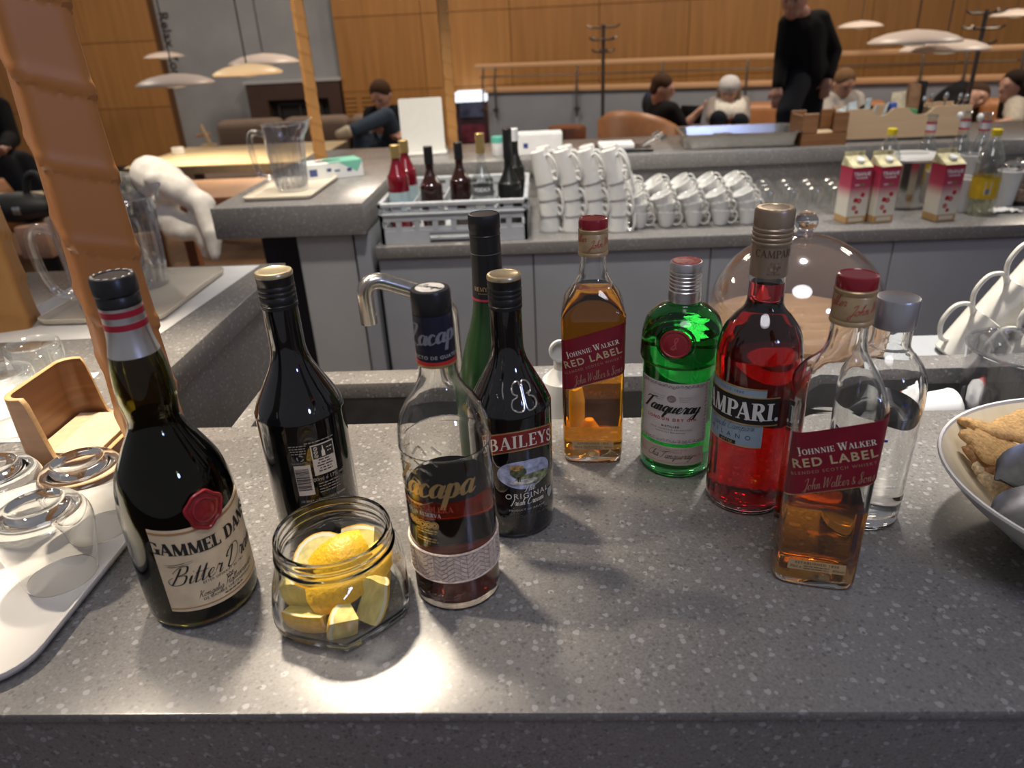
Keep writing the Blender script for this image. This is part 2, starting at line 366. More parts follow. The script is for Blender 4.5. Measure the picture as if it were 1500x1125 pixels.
def hand(s, size=1.0, wd=0.05, slant=0.35, thick=None):
    V = []; F = []; x = 0.0
    for ch in s:
        adv, st = HAND[ch]
        for q in st:
            p = cr(q, 5)
            if thick:
                ww = []
                for i in range(len(p)):
                    a, b = p[max(i - 1, 0)], p[min(i + 1, len(p) - 1)]
                    dx, dy = b[0] - a[0], b[1] - a[1]; l = math.hypot(dx, dy) or 1
                    ww.append(wd + (thick - wd) * max(0, -dy / l) ** 1.5)
            else: ww = wd
            ribbon([(x + a, b) for a, b in p], ww, V, F)
        x += adv
    return [((a - x / 2 + b * slant) * size, b * size) for a, b in V], F

# ------------------------------------------------------------------ materials of the setting
def stone():
    m, nt, b = nodes_of('speckled_stone'); L = nt.links.new; N = nt.nodes.new
    tc = N('ShaderNodeTexCoord'); setp(b, rough=0.24, spec=0.5)
    nz = N('ShaderNodeTexNoise'); nz.inputs['Scale'].default_value = 9; nz.inputs['Detail'].default_value = 5
    nf = N('ShaderNodeTexNoise'); nf.inputs['Scale'].default_value = 420; nf.inputs['Detail'].default_value = 3
    base = N('ShaderNodeValToRGB'); base.color_ramp.elements[0].color = (0.118, 0.110, 0.104, 1); base.color_ramp.elements[1].color = (0.212, 0.201, 0.190, 1)
    base.color_ramp.elements[0].position = 0.3; base.color_ramp.elements[1].position = 0.7
    ad = N('ShaderNodeMath'); ad.operation = 'MULTIPLY_ADD'; ad.inputs[1].default_value = 0.75; ad.inputs[2].default_value = 0.12
    mixn = N('ShaderNodeMath'); mixn.operation = 'MULTIPLY_ADD'; mixn.inputs[1].default_value = 0.25
    for n_ in (nz, nf): L(tc.outputs['Object'], n_.inputs['Vector'])
    L(nf.outputs['Fac'], ad.inputs[0]); L(nz.outputs['Fac'], mixn.inputs[0]); L(ad.outputs[0], mixn.inputs[2]); L(mixn.outputs[0], base.inputs['Fac'])
    prev = base.outputs['Color']
    for sc, lo, hi, colr, amt, rad in ((140, 0.80, 0.86, (0.37, 0.365, 0.36, 1), 0.68, 0.38), (240, 0.66, 0.76, (0.31, 0.305, 0.30, 1), 0.6, 0.40), (240, 0.80, 0.9, (0.07, 0.066, 0.066, 1), 0.65, 0.42)):
        vo = N('ShaderNodeTexVoronoi'); vo.inputs['Scale'].default_value = sc; vo.inputs['Randomness'].default_value = 1.0
        dn = N('ShaderNodeTexNoise'); dn.inputs['Scale'].default_value = sc * 1.5; mxv = N('ShaderNodeMix'); mxv.data_type = 'VECTOR'; mxv.inputs['Factor'].default_value = 0.004
        L(tc.outputs['Object'], dn.inputs['Vector']); L(tc.outputs['Object'], mxv.inputs['A']); L(dn.outputs['Color'], mxv.inputs['B']); L(mxv.outputs['Result'], vo.inputs['Vector'])
        sp = N('ShaderNodeSeparateColor'); L(vo.outputs['Color'], sp.inputs[0])
        mr = N('ShaderNodeMapRange'); mr.inputs['From Min'].default_value = lo; mr.inputs['From Max'].default_value = hi; L(sp.outputs[0], mr.inputs['Value'])
        m2 = N('ShaderNodeMapRange'); m2.inputs['From Min'].default_value = rad + 0.08; m2.inputs['From Max'].default_value = rad; L(vo.outputs['Distance'], m2.inputs['Value'])
        mu = N('ShaderNodeMath'); mu.operation = 'MULTIPLY'; L(mr.outputs[0], mu.inputs[0]); L(m2.outputs[0], mu.inputs[1])
        mu2 = N('ShaderNodeMath'); mu2.operation = 'MULTIPLY'; mu2.inputs[1].default_value = amt; L(mu.outputs[0], mu2.inputs[0])
        mx = N('ShaderNodeMix'); mx.data_type = 'RGBA'; mx.inputs['B'].default_value = colr; L(mu2.outputs[0], mx.inputs['Factor']); L(prev, mx.inputs['A']); prev = mx.outputs['Result']
    L(prev, b.inputs['Base Color']); MATS['stone'] = m; return m
STONE = stone()
PANEL = mat('blue_grey_laminate', (0.33, 0.345, 0.365), 0.45, 0.03, 4)
PANEL_L = mat('pale_grey_laminate', (0.42, 0.42, 0.40), 0.45, 0.03, 4)
DARKM = mat('near_black_laminate', (0.02, 0.02, 0.022), 0.7, 0.0)  # near-black colour of the cabinet bodies and plinths
OAK = wood('oak_veneer_wall', (0.31, 0.140, 0.036), (0.42, 0.195, 0.056), 0.4, 3.0, (6, 6, 0.35), 0.07)
GREYW = mat('grey_plaster', (0.30, 0.305, 0.315), 0.7, 0.04, 3)
FLOORM = wood('floor_boards_brown', (0.10, 0.055, 0.03), (0.17, 0.095, 0.05), 0.45, 3, (8, 0.6, 1))
STEEL = mat('brushed_steel', (0.62, 0.60, 0.57), 0.24, 0.05, 200, (1, 1, 0.05), metal=1.0)

# ------------------------------------------------------------------ floors and walls
m = MB(); m.box((-9, -2.5, -0.1), (9, 4.6, 0)); m.box((-9, 4.6, -0.1), (-0.75, 11, 0))
struct(m.build('floor', FLOORM))
m = MB(); m.box((-0.75, 4.6, -0.36), (9, 11, -0.26)); struct(m.build('floor_lounge', mat('lounge_carpet', (0.10, 0.085, 0.075), 0.9, 0.15, 60)))
# grey recess wall between the wood panelled stretches
WY = 9.6
xl = at_y(236, 90, WY - 0.15).x; xr = at_y(494, 70, WY - 0.15).x
m = MB(); m.box((xl - 0.4, WY, 0), (xr + 0.4, WY + 0.15, 3.4)); struct(m.build('wall_recess', GREYW))
# wood panels, each one a board of its own with open joints
def panel_wall(name, xa, xb, y0, zs, step, z0=0.0):
    core = MB(); core.box((xa, y0 + 0.03, z0), (xb, y0 + 0.2, 3.4)); core = struct(core.build(name, mat('wall_core_brown', (0.17, 0.075, 0.022), 0.8, 0)))
    n = max(1, round((xb - xa) / step)); st = (xb - xa) / n; cache = {}
    for i in range(n):
        for a, c in zip(zs[:-1], zs[1:]):
            k = (a, c)
            if k not in cache:
                q = MB(); q.box((0.003, -0.012, a + 0.003), (st - 0.003, 0.03, c - 0.003), 0.002, 1); cache[k] = q.mesh('panel', OAK)
            o = link('panel', cache[k], core); o.location = (xa + i * st, y0, 0)
    return core
panel_wall('wall_left', at_y(20, 100, WY - 0.2).x - 3.0, xl, WY - 0.17, (0.0, 0.78, 1.52, 3.4), 1.25)
panel_wall('wall_back', xr, 9.0, WY - 0.17, (-0.26, 0.85, 1.66, 3.4), 1.07, -0.26)
m = MB(); m.box((-9, WY - 0.20, 0), (xl, WY - 0.16, 0.10)); struct(m.build('baseboard_left', mat('dark_skirting', (0.05, 0.04, 0.035), 0.6, 0)))
# vertical wall lettering at the recess
v2, f2 = sans('Relax Zone', 0.165, 1.05, 0.02)
p = at_y(249, 72, WY - 0.004)
m = MB(); m.add([(p.x + y - 0.045, WY - 0.004, p.z - x) for x, y in v2], f2)
tag(m.build('wall_lettering', mat('black_vinyl', (0.015, 0.015, 0.015), 0.5, 0), smooth=False), 'black vertical wall lettering reading Relax Zone', 'lettering')

# ------------------------------------------------------------------ bar counter in front
bar = thing('bar_counter', 'grey speckled stone bar counter carrying the open bottles', 'counter', (0, 0.64, 0))
def part(name, mm, mt, parent, **k):
    o = mm.build(name, mt, parent, **k); o.matrix_parent_inverse = Matrix.Translation(parent.location).inverted() if parent.rotation_euler.z == 0 else parent.matrix_world.inverted(); return o
m = MB(); m.box((-1.9, 0.402, CT - 0.010), (1.7, 0.885, CT), 0.0012, 2); part('worktop', m, STONE, bar)
m = MB(); m.box((-1.9, 0.404, 0.62), (1.7, 0.425, CT - 0.0105)); part('apron', m, STONE, bar)
m = MB(); m.box((-1.9, 0.86, 0.0), (1.7, 0.884, CT - 0.0105)); part('back_panel', m, STONE, bar)
pen = thing('side_counter', 'grey stone side counter with the water jugs', 'counter', (-1.2, 1.3, 0))
m = MB(); m.box((-1.9, 0.8855, CT - 0.05), (-0.64, 1.72, CT), 0.0015, 2); part('worktop', m, STONE, pen)
m = MB(); m.box((-1.88, 0.886, 0.0), (-0.65, 1.705, CT - 0.052)); part('side_panel', m, STONE, pen)
# gutter sink behind the counter
sk = thing('gutter_sink', 'long stone gutter sink behind the bar counter', 'sink', (0.4, 1.0, 0))
SX0, SX1, SY0, SY1 = -0.44, 1.7, 0.886, 1.06
DK = mat('dark_sink_stone', (0.045, 0.043, 0.042), 0.5, 0.1, 60)
m = MB(); m.box((SX0, SY0, 0.70), (SX1, SY1, 0.72)); part('basin_floor', m, DK, sk)
m = MB(); m.box((SX0, SY1, 0.0), (SX1, 1.108, 0.872)); m.box((SX0 - 0.03, SY0, 0.0), (SX0, 1.108, 0.872)); part('basin_wall', m, DK, sk)
m = MB(); m.box((SX0 - 0.03, SY1 - 0.001, 0.872), (SX1, 1.110, 0.90), 0.002); m.box((SX0 - 0.03, SY0, 0.872), (SX0, SY1 - 0.0015, 0.90), 0.002); part('rim', m, STONE, sk)

# ------------------------------------------------------------------ back bar: low worktop, raised ledge, island wing
WZ, WF, LY = 0.76, 2.44, 3.2
wk = thing('back_worktop', 'grey stone lower worktop of the back bar under the cups', 'worktop', (1.3, 2.8, 0))
m = MB(); m.box((-0.585, WF, WZ - 0.042), (3.6, LY, WZ), 0.002); part('slab', m, STONE, wk)
ld = thing('raised_ledge', 'raised grey stone ledge behind the cups and bottle crate', 'ledge', (1.2, 3.45, 0))
m = MB(); m.box((-0.60, LY - 0.02, CT - 0.06), (3.9, 3.75, CT), 0.002); part('slab', m, STONE, ld)
m = MB(); m.box((-0.58, LY + 0.001, WZ + 0.001), (3.88, LY + 0.03, CT - 0.061)); part('riser', m, STONE, ld)
m = MB(); m.box((-0.58, 3.70, 0.0), (3.88, 3.73, CT - 0.061)); part('back_panel', m, PANEL, ld)
isl = thing('island_counter', 'grey stone counter wing carrying a water jug and glove box', 'counter', (-0.86, 3.0, 0))
m = MB(); m.box((-1.12, 2.41, CT - 0.105), (-0.602, 3.75, CT), 0.002); part('worktop', m, STONE, isl)
m = MB(); m.box((-0.86, 2.46, 0.0), (-0.665, 3.70, CT - 0.106)); part('cabinet', m, PANEL_L, isl)
m = MB(); m.box((-0.655, 2.45, 0.0), (-0.603, 3.1, CT - 0.106)); part('end_panel', m, PANEL, isl)
m = MB(); m.box((-1.10, 2.75, 0.0), (-0.87, 2.80, CT - 0.106)); part('modesty_panel', m, mat('navy_panel', (0.012, 0.014, 0.03), 0.6, 0), isl)
# base cabinets under the low worktop: one unit each
edges = [-0.585] + [at_y(px, 430, WF + 0.03).x for px in (783, 1036, 1294)]
edges += [edges[-1] + 0.60, edges[-1] + 1.2]
wheres = ('under the bottle crate', 'under the stacked mugs', 'behind the glass cloche', 'under the juice cartons', 'at the far end of the back bar')
for i, wname in enumerate(wheres):
    a, c = edges[i], edges[i + 1]
    t = thing('base_cabinet', 'blue grey handleless base cabinet ' + wname, 'cabinet', ((a + c) / 2, WF + 0.3, 0), 0, 'base cabinets of the back bar')
    m = MB(); m.box((a + 0.001, WF + 0.042, 0.08), (c - 0.001, LY - 0.03, WZ - 0.043)); part('body', m, DARKM, t)
    m = MB(); m.box((a + 0.002, WF + 0.022, 0.085), (c - 0.002, WF + 0.041, WZ - 0.05), 0.0015, 1); part('door', m, PANEL, t)
    m = MB(); m.box((a + 0.001, WF + 0.08, 0.0), (c - 0.001, WF + 0.1, 0.079)); part('plinth', m, DARKM, t)

# ------------------------------------------------------------------ bottles on the counter
def catprof(pts, sub=5): return [(max(r, 1e-4), z) for r, z in cr(pts, sub)]
class Bottle:
    """outer shape given as (r, z) and an optional squareness exponent per height"""
    def __init__(s, name, label, loc, rz, prof, n=56, sq=None, group=None):
        s.t = thing(name, label, 'bottle', (loc[0], loc[1], CT + 0.0004), rz, group); s.prof = prof; s.n = n; s.sq = sq
    def rad(s, z):
        P = s.prof
        best = None
        for (r0, z0), (r1, z1) in zip(P[:-1], P[1:]):
            if min(z0, z1) <= z <= max(z0, z1) and abs(z1 - z0) > 1e-7:
                best = r0 + (r1 - r0) * (z - z0) / (z1 - z0)
        return best if best is not None else P[-1][0]
    def ring(s, r, z, e):
        out = []
        for j in range(s.n):
            a = 2 * PI * (j + 0.5) / s.n; c_, s_ = math.cos(a), math.sin(a)
            if e <= 2.01: out.append((r * c_, r * s_, z))
            else: out.append((r * math.copysign(abs(c_) ** (2 / e), c_), r * math.copysign(abs(s_) ** (2 / e), s_), z))
        return out
    def ex(s, z): return s.sq(z) if s.sq else 2.0
    def shell(s, name, mt, wall=0.003, floor=0.008, flute=None, ang=40):
        P = s.prof; rr = []
        fl = flute or (lambda ring, r, z: ring)
        rr = [fl(s.ring(r, z, s.ex(z)), r, z) for r, z in P]
        m = MB()
        if wall:
            inner = [(max(r - wall, 0.0005), z) for r, z in P if z > floor]
            inner = [(max(inner[0][0] - 0.006, 0.001), floor)] + inner
            rr2 = [s.ring(r, z, s.ex(z)) for r, z in reversed(inner)]
            m.rings(rr + rr2, cap0=True, cap1=True)
        else: m.rings(rr, cap0=True, cap1=True)
        s.wall = wall; s.floor = floor
        return m.build(name, mt, s.t, ang=ang)
    def fill(s, name, mt, level, grow=0.00015, inner=None):
        P = [(max(r - (s.wall if inner is None else inner) + grow, 0.0005), z) for r, z in s.prof if s.floor < z < level]
        P = [(max(P[0][0] - 0.006, 0.001), s.floor - grow)] + P + [(max(s.rad(level) - s.wall + grow, 0.0005), level)]
        m = MB(); m.rings([s.ring(r, z, s.ex(z)) for r, z in P], cap0=True, cap1=True)
        return m.build(name, mt, s.t, ang=40)
    # surface coordinates: u along the girth from the front (-y), v the height
    def pt(s, u, z, off=0.0, ref=None):
        r = s.rad(z)
        if not s.sq:
            a = u / (ref or r); return ((r + off) * math.sin(a), -(r + off) * math.cos(a), z)
        e = s.ex(z); key = (round(r, 5), round(e, 2))
        if not hasattr(s, '_tab'): s._tab = {}
        if key not in s._tab:
            tab = []; L_ = 0; prev = None
            for i in range(-200, 201):
                a = -PI / 2 + PI * i / 200
                c_, s2 = math.cos(a), math.sin(a); p_ = (r * math.copysign(abs(c_) ** (2 / e), c_), r * math.copysign(abs(s2) ** (2 / e), s2))
                if prev: L_ += math.hypot(p_[0] - prev[0], p_[1] - prev[1])
                tab.append((L_, p_)); prev = p_
            mid = tab[200][0]; s._tab[key] = [(l - mid, p_) for l, p_ in tab]
        T = s._tab[key]
        lo, hi = 0, len(T) - 1
        while hi - lo > 1:
            md = (lo + hi) // 2
            if T[md][0] <= u: lo = md
            else: hi = md
        (l0, p0), (l1, p1) = T[lo], T[hi]; k = (u - l0) / (l1 - l0) if l1 > l0 else 0; k = min(max(k, 0), 1)
        x, y = p0[0] + (p1[0] - p0[0]) * k, p0[1] + (p1[1] - p0[1]) * k
        dx, dy = p1[0] - p0[0], p1[1] - p0[1]; l = math.hypot(dx, dy) or 1
        return (x + off * dy / l, y - off * dx / l, z)
    def patch(s, name, mt, u0, u1, v0, v1, off=0.0005, warp=None, parent=None, nu=24, nv=6, mask=None):
        rr = []
        for side in (off, off * 0.4):
            ring = []
            for i in range(nu + 1): ring.append((u0 + (u1 - u0) * i / nu, v0))
            for j in range(1, nv + 1): ring.append((u1, v0 + (v1 - v0) * j / nv))
            for i in range(nu - 1, -1, -1): ring.append((u0 + (u1 - u0) * i / nu, v1))
            for j in range(nv - 1, 0, -1): ring.append((u0, v0 + (v1 - v0) * j / nv))
            rr.append(ring)
        w_ = warp or (lambda u, v: (u, v)); m = MB()
        g = [[s.pt(*w_(u0 + (u1 - u0) * i / nu, v0 + (v1 - v0) * j / nv), off) for i in range(nu + 1)] for j in range(nv + 1)]
        m.rings(g, closed=False)
        m.rings([[s.pt(*w_(u, v), off) for u, v in rr[0]], [s.pt(*w_(u, v), off * 0.3) for u, v in rr[1]]])
        return m.build(name, mt, parent or s.t, ang=60)
    def blob(s, name, mt, outline, off=0.0006, parent=None, dome=0.0):
        """closed outline in (u, v), filled as a fan"""
        n = len(outline); cu = sum(p[0] for p in outline) / n; cv = sum(p[1] for p in outline) / n
        V = [s.pt(cu, cv, off + dome)]; F = []
        K = 4
        for k in range(1, K + 1):
            for u, v in outline: V.append(s.pt(cu + (u - cu) * k / K, cv + (v - cv) * k / K, off + dome * (1 - (k / K) ** 2)))
        for j in range(n): F.append((0, 1 + j, 1 + (j + 1) % n))
        for k in range(K - 1):
            for j in range(n):
                a = 1 + k * n + j; b_ = 1 + k * n + (j + 1) % n; F.append((a, a + n, b_ + n, b_))
        m = MB(); m.add(V, F); return m.build(name, mt, parent or s.t)
    def text(s, name, mt, vf, u, v, off=0.0009, rot=0.0, warp=None, parent=None, sx=1.0):
        V, F = vf; c_, s_ = math.cos(rot), math.sin(rot); out = []
        for x, y in V:
            x *= sx
            a, b_ = x * c_ - y * s_, x * s_ + y * c_
            if warp: a, b_ = warp(a, b_)
            out.append(s.pt(u + a, v + b_, off))
        m = MB(); m.add(out, F); return m.build(name, mt, parent or s.t, smooth=False)
    def ringband(s, name, mt, z0, z1, off=0.0006, parent=None):
        m = MB(); P = [(s.rad(z0 + (z1 - z0) * i / 6) + off, z0 + (z1 - z0) * i / 6) for i in range(7)]
        P = [(P[0][0] - off * 0.9, z0)] + P + [(P[-1][0] - off * 0.9, z1)]
        m.lathe(P, 48, cap0=False, cap1=False); return m.build(name, mt, parent or s.t)
def lathe_part(b, name, prof, mt, n=48, parent=None, flute=None):
    m = MB(); m.lathe(prof, n, flute=flute); return m.build(name, mt, parent or b.t)
def knurl(n, d): return lambda r, z, a: r - d * (0.5 + 0.5 * math.cos(n * a))

CLEAR = glass('clear_glass', (0.985, 0.99, 0.985), 1.5)
INK = mat('ink_black', (0.012, 0.011, 0.011), 0.5, 0)
GOLD = mat('gold_foil', (0.72, 0.52, 0.24), 0.35, 0.05, metal=0.85)
CREAMINK = mat('cream_ink', (0.78, 0.72, 0.60), 0.5, 0)
WHITEINK = mat('white_ink', (0.80, 0.80, 0.80), 0.5, 0)
SILVERINK = mat('silver_ink', (0.55, 0.52, 0.48), 0.4, 0)
REDINK = mat('red_ink', (0.45, 0.03, 0.04), 0.5, 0)
BLACKGL = mat('black_gloss_glass', (0.004, 0.004, 0.005), 0.06, 0, coat=1.0, coat_rough=0.03)
BLACKPL = mat('black_plastic_cap', (0.012, 0.012, 0.014), 0.32, 0)
dia = lambda a, b_: [(a, b_)]

# --- 1 bitter: tall dark bottle with pinched neck, cream label turned to the right
P = catprof([(0.040, 0.0), (0.0475, 0.004), (0.0505, 0.02), (0.0505, 0.09), (0.0495, 0.125), (0.0445, 0.150), (0.034, 0.172), (0.0245, 0.190), (0.0215, 0.199), (0.0222, 0.210), (0.0236, 0.222), (0.0226, 0.245), (0.0196, 0.262), (0.0168, 0.275), (0.0158, 0.292), (0.0158, 0.306)])
b = Bottle('bitter_bottle', 'tall olive-black bitter bottle with cream label and red wax seal', (-0.342, 0.541), math.radians(50), P)
b.shell('glass_body', glass('dark_olive_glass', (0.20, 0.20, 0.055), 1.5), 0.003)
b.fill('liquor', glass('black_bitter', (1, 1, 1), 1.35, 0, (0.35, 0.12, 0.03), 220), 0.205)
SIL = mat('silver_foil', (0.72, 0.71, 0.70), 0.28, 0.03, metal=0.9)
fo = b.ringband('foil_sleeve', SIL, 0.262, 0.303)
for z in (0.285, 0.2955): b.ringband('red_stripe', mat('crimson_stripe', (0.33, 0.012, 0.03), 0.35, 0), z, z + 0.005, 0.0009, fo)
ck = lathe_part(b, 'screw_cap', [(0.0145, 0.303), (0.0165, 0.304), (0.0165, 0.311), (0.0158, 0.312), (0.0172, 0.3135), (0.0172, 0.326), (0.0162, 0.3275), (0.0128, 0.3277), (0.0124, 0.3269), (0.004, 0.3269)], BLACKPL, 64)
for k in range(14):
    a = 2 * PI * k / 14; q = MB(); q.box((-0.0006, -0.0018, 0), (0.0006, 0.0018, 0.0003)); q.move(Matrix.Translation((0.0146 * math.cos(a), 0.0146 * math.sin(a), 0.3277)) @ Matrix.Rotation(a + 0.5, 4, 'Z')); q.build('cap_mark', mat('grey_mark', (0.3, 0.3, 0.3), 0.5, 0), ck)
LABC = mat('cream_label_paper', (0.70, 0.56, 0.36), 0.55, 0.05, 60)
smile = lambda u, v: (u, v + 3.2 * u * u)
lab = b.patch('label', LABC, -0.048, 0.050, 0.024, 0.112, 0.0004, lambda u, v: (u, v + (2.6 * u * u if v > 0.05 else 2.6 * u * u * v / 0.05)))
TAN = mat('tan_print', (0.40, 0.22, 0.09), 0.5, 0)
b.patch('border', TAN, -0.048, 0.050, 0.0275, 0.0287, 0.0007, lambda u, v: (u, v + 0.9 * u * u), lab, 24, 1)
b.patch('border', TAN, -0.048, 0.050, 0.1070, 0.1092, 0.0007, lambda u, v: (u, v + 2.6 * u * u), lab, 24, 1)
b.text('lettering', INK, serif('GAMMEL DANSK', 0.0126, 0.0, None, 1.45), 0.005, 0.0840, 0.0009, 0, smile, lab)
b.text('lettering', INK, hand('Bitter Dram', 0.019, 0.03, 0.4, 0.09), 0.004, 0.0560, 0.0009, 0.03, lambda u, v: (u, v + 1.0 * u * u), lab, 1.05)
b.text('lettering', INK, sans('EFTER OPSKRIFT AF 1964', 0.0034, 1.15), 0.006, 0.0525, 0.0009, 0.03, None, lab)
b.text('lettering', INK, hand('Kongelig Hofleverandør', 0.0070, 0.06, 0.4), 0.008, 0.0395, 0.0009, 0.05, None, lab)
b.text('lettering', INK, sans('DE DANSKE SPRITFABRIKKER', 0.0036, 1.15), 0.008, 0.0350, 0.0009, 0.04, None, lab)
b.text('lettering', INK, dashes(7, 0.020, 0.0011, 5), 0.010, 0.0318, 0.0009, 0.04, None, lab)
cw = MB(); V = []; F = []
ribbon([(-0.0028, 0), (0.0028, 0)], 0.0012, V, F); ribbon([(-0.0028, 0.0008), (-0.0034, 0.0036), (-0.0012, 0.0018), (0, 0.0042), (0.0012, 0.0018), (0.0034, 0.0036), (0.0028, 0.0008)], 0.001, V, F)
b.text('crown_print', INK, (V, F), 0.009, 0.0465, 0.0009, 0.03, None, lab)
for dv in (0.0, -0.002):
    V = []; F = []; ribbon(cr([(-0.012, 0.001), (-0.004, -0.0006), (0.012, 0.0006)], 5), [0.0002] * 3 + [0.0006] * 5 + [0.0002] * 3, V, F); b.text('flourish', INK, (V, F), -0.030, 0.0790 + dv, 0.0009, 0, None, lab)
WAX = mat('red_sealing_wax', (0.25, 0.012, 0.018), 0.33, 0.1, 90, coat=0.3)
outl = [(0.002 + 0.0165 * math.cos(a) * (1 + 0.07 * math.sin(3 * a + 1) + 0.05 * math.sin(5 * a)), 0.124 + 0.0175 * math.sin(a) * (1 + 0.06 * math.cos(4 * a + .5) + 0.05 * math.sin(7 * a))) for a in [2 * PI * k / 48 for k in range(48)]]
seal = b.blob('wax_seal', WAX, outl, 0.0022, dome=0.0006)
m = MB(); m.tube([b.pt(u, v, 0.0026) for u, v in [(0.002 + (p_[0] - .002) * .93, 0.124 + (p_[1] - .124) * .93) for p_ in outl]], 0.0017, 8, closed=True); m.build('wax_rim', WAX, seal)
m = MB(); m.tube([b.pt(0.002 + 0.0098 * math.cos(a), 0.1245 + 0.0108 * math.sin(a), 0.003) for a in [2 * PI * k / 36 for k in range(36)]], 0.0011, 8, closed=True); m.build('wax_rim', WAX, seal)
b.text('seal_stamp', mat('deep_wax', (0.26, 0.012, 0.016), 0.4, 0), hand('DS', 0.010, 0.08, 0.1), 0.001, 0.1195, 0.0033, 0, None, seal)
# neck embossing: raised letters running down the glass
b.text('embossing', MATS['dark_olive_glass'], sans('DE DANSKE SPRITFABRIKKER', 0.0065, 1.0, 0.01), -0.003, 0.215, 0.0006, -PI / 2)

# --- 2, 3 Irish cream bottles
def cream_bottle(name, label, loc, rz, k, group=None):
    P = catprof([(0.034, 0.0), (0.0395, 0.003), (0.0415, 0.012), (0.0418, 0.06), (0.0418, 0.138), (0.0412, 0.147), (0.037, 0.158), (0.0275, 0.176), (0.0195, 0.192), (0.0162, 0.206), (0.0158, 0.22), (0.0155, 0.245), (0.0153, 0.257)])
    P = [(r * k, z * k) for r, z in P]
    b = Bottle(name, label, loc, rz, P); b.k = k
    b.shell('glass_body', BLACKGL, 0)
    cp = lathe_part(b, 'screw_cap', [(r * k, z * k) for r, z in [(0.0150, 0.247), (0.0164, 0.2475), (0.0164, 0.251), (0.0158, 0.2515), (0.0164, 0.253), (0.0164, 0.258), (0.0157, 0.259), (0.0164, 0.260), (0.0164, 0.2625), (0.0157, 0.2635), (0.0164, 0.2645), (0.0164, 0.2675), (0.0157, 0.2685), (0.0163, 0.2695), (0.0163, 0.2775)]], BLACKPL)
    lathe_part(b, 'cap_disc', [(r * k, z * k) for r, z in [(0.0150, 0.2762), (0.0166, 0.2766), (0.0167, 0.2790), (0.0158, 0.2806), (0.0138, 0.2810), (0.0130, 0.2806), (0.002, 0.2806)]], mat('pale_gold_metal', (0.74, 0.62, 0.40), 0.28, 0.03, metal=0.9), 48, cp)
    return b
b = cream_bottle('cream_liqueur_bottle', 'black cream liqueur bottle showing its front picture label', (-0.039, 0.661), math.radians(20), 1.0, 'black cream liqueur bottles')
# knotted B emblem on the shoulder
for s_ in (-1, 1):
    m = MB()
    pth = cr([(-0.0030, 0.012), (0.0040, 0.0125), (0.0085, 0.0085), (0.0075, 0.0030), (0.0020, 0.0002), (0.0085, -0.0030), (0.0098, -0.0090), (0.0050, -0.0130), (-0.0030, -0.0125), (-0.0042, 0.0)], 5, True)
    m.tube([b.pt(0.003 + s_ * (u * 0.8 + 0.0042), 0.166 + v, 0.0012, 0.035) for u, v in pth], 0.0010, 6, closed=True); m.build('emblem', mat('bright_silver', (0.8, 0.76, 0.72), 0.2, 0, metal=1), b.t)
LR = mat('label_dark_red', (0.22, 0.020, 0.016), 0.4, 0.05)
arch = lambda u, v: (u, v + 0.010 - 5.5 * u * u)
bn = b.patch('name_banner', GOLD, -0.036, 0.036, 0.1000, 0.1225, 0.0004, lambda u, v: (u * (1 + (v - 0.1125) * 4), v + 0.010 - 5.5 * u * u))
b.patch('banner_field', LR, -0.0345, 0.0345, 0.1013, 0.1212, 0.0007, lambda u, v: (u * (1 + (v - 0.1125) * 4), v + 0.010 - 5.5 * u * u), bn)
b.text('lettering', CREAMINK, serif('BAILEYS', 0.0140, 0.10, None, 1.1), 0, 0.1040, 0.0010, 0, arch, bn)
# oval landscape
ov = lambda cu, cv, a, c_, n=36, w_=0.0: [(cu + a * math.cos(2 * PI * k / n), cv + c_ * math.sin(2 * PI * k / n) * (1 + w_ * math.sin(6 * PI * k / n))) for k in range(n)]
la = b.blob('picture_sky', mat('print_pale_blue', (0.42, 0.45, 0.60), 0.5, 0.25, 120), ov(0, 0.0815, 0.030, 0.0170, w_=0.06), 0.0004)
b.blob('picture_field', mat('print_field_green', (0.22, 0.24, 0.12), 0.5, 0.35, 200), ov(0.009, 0.0745, 0.0205, 0.0070), 0.0006, la)
b.blob('picture_field', mat('print_pale_field', (0.55, 0.52, 0.45), 0.5, 0.3, 200), ov(-0.002, 0.0725, 0.0150, 0.0032), 0.0007, la)
b.blob('picture_tree', mat('print_tree', (0.10, 0.12, 0.05), 0.5, 0.3, 300), ov(-0.008, 0.0845, 0.0085, 0.0062, w_=0.15), 0.0008, la)
b.blob('picture_tree', mat('print_autumn', (0.45, 0.26, 0.08), 0.5, 0.3, 300), ov(-0.0095, 0.0905, 0.0070, 0.0032, w_=0.2), 0.0009, la)
V = []; F = []; ribbon([(0, 0), (0.0004, 0.006)], 0.0012, V, F); ribbon([(0.002, 0), (0.002, 0.006)], 0.0010, V, F); b.text('picture_trunk', INK, (V, F), -0.0085, 0.0735, 0.0009, 0, None, la)
b.text('lettering', CREAMINK, hand('The', 0.0085, 0.05, 0.3, 0.11), 0.003, 0.0605, 0.0005, 0.06)
b.text('lettering', CREAMINK, sans('ORIGINAL', 0.0090, 1.25), 0.002, 0.0525, 0.0005, 0.0)
b.text('lettering', CREAMINK, hand('Irish Cream', 0.0085, 0.06, 0.3, 0.12), 0.001, 0.0445, 0.0005, 0.0)
V = []; F = []; ribbon([(-0.016, 0), (0.016, 0)], 0.0003, V, F); b.text('rule', SILVERINK, (V, F), 0.001, 0.0412, 0.0005); b.text('rule', SILVERINK, (V, F), 0.001, 0.0352, 0.0005)
b.text('lettering', SILVERINK, sans('PRODUCT OF IRELAND', 0.0033, 1.2), 0.001, 0.0372, 0.0005)
b.text('lettering', mat('dim_ink', (0.10, 0.09, 0.08), 0.5, 0), sans('e 700ml LIQUEUR  17% alc/vol', 0.0042, 1.05), 0.0, 0.029, 0.0005)
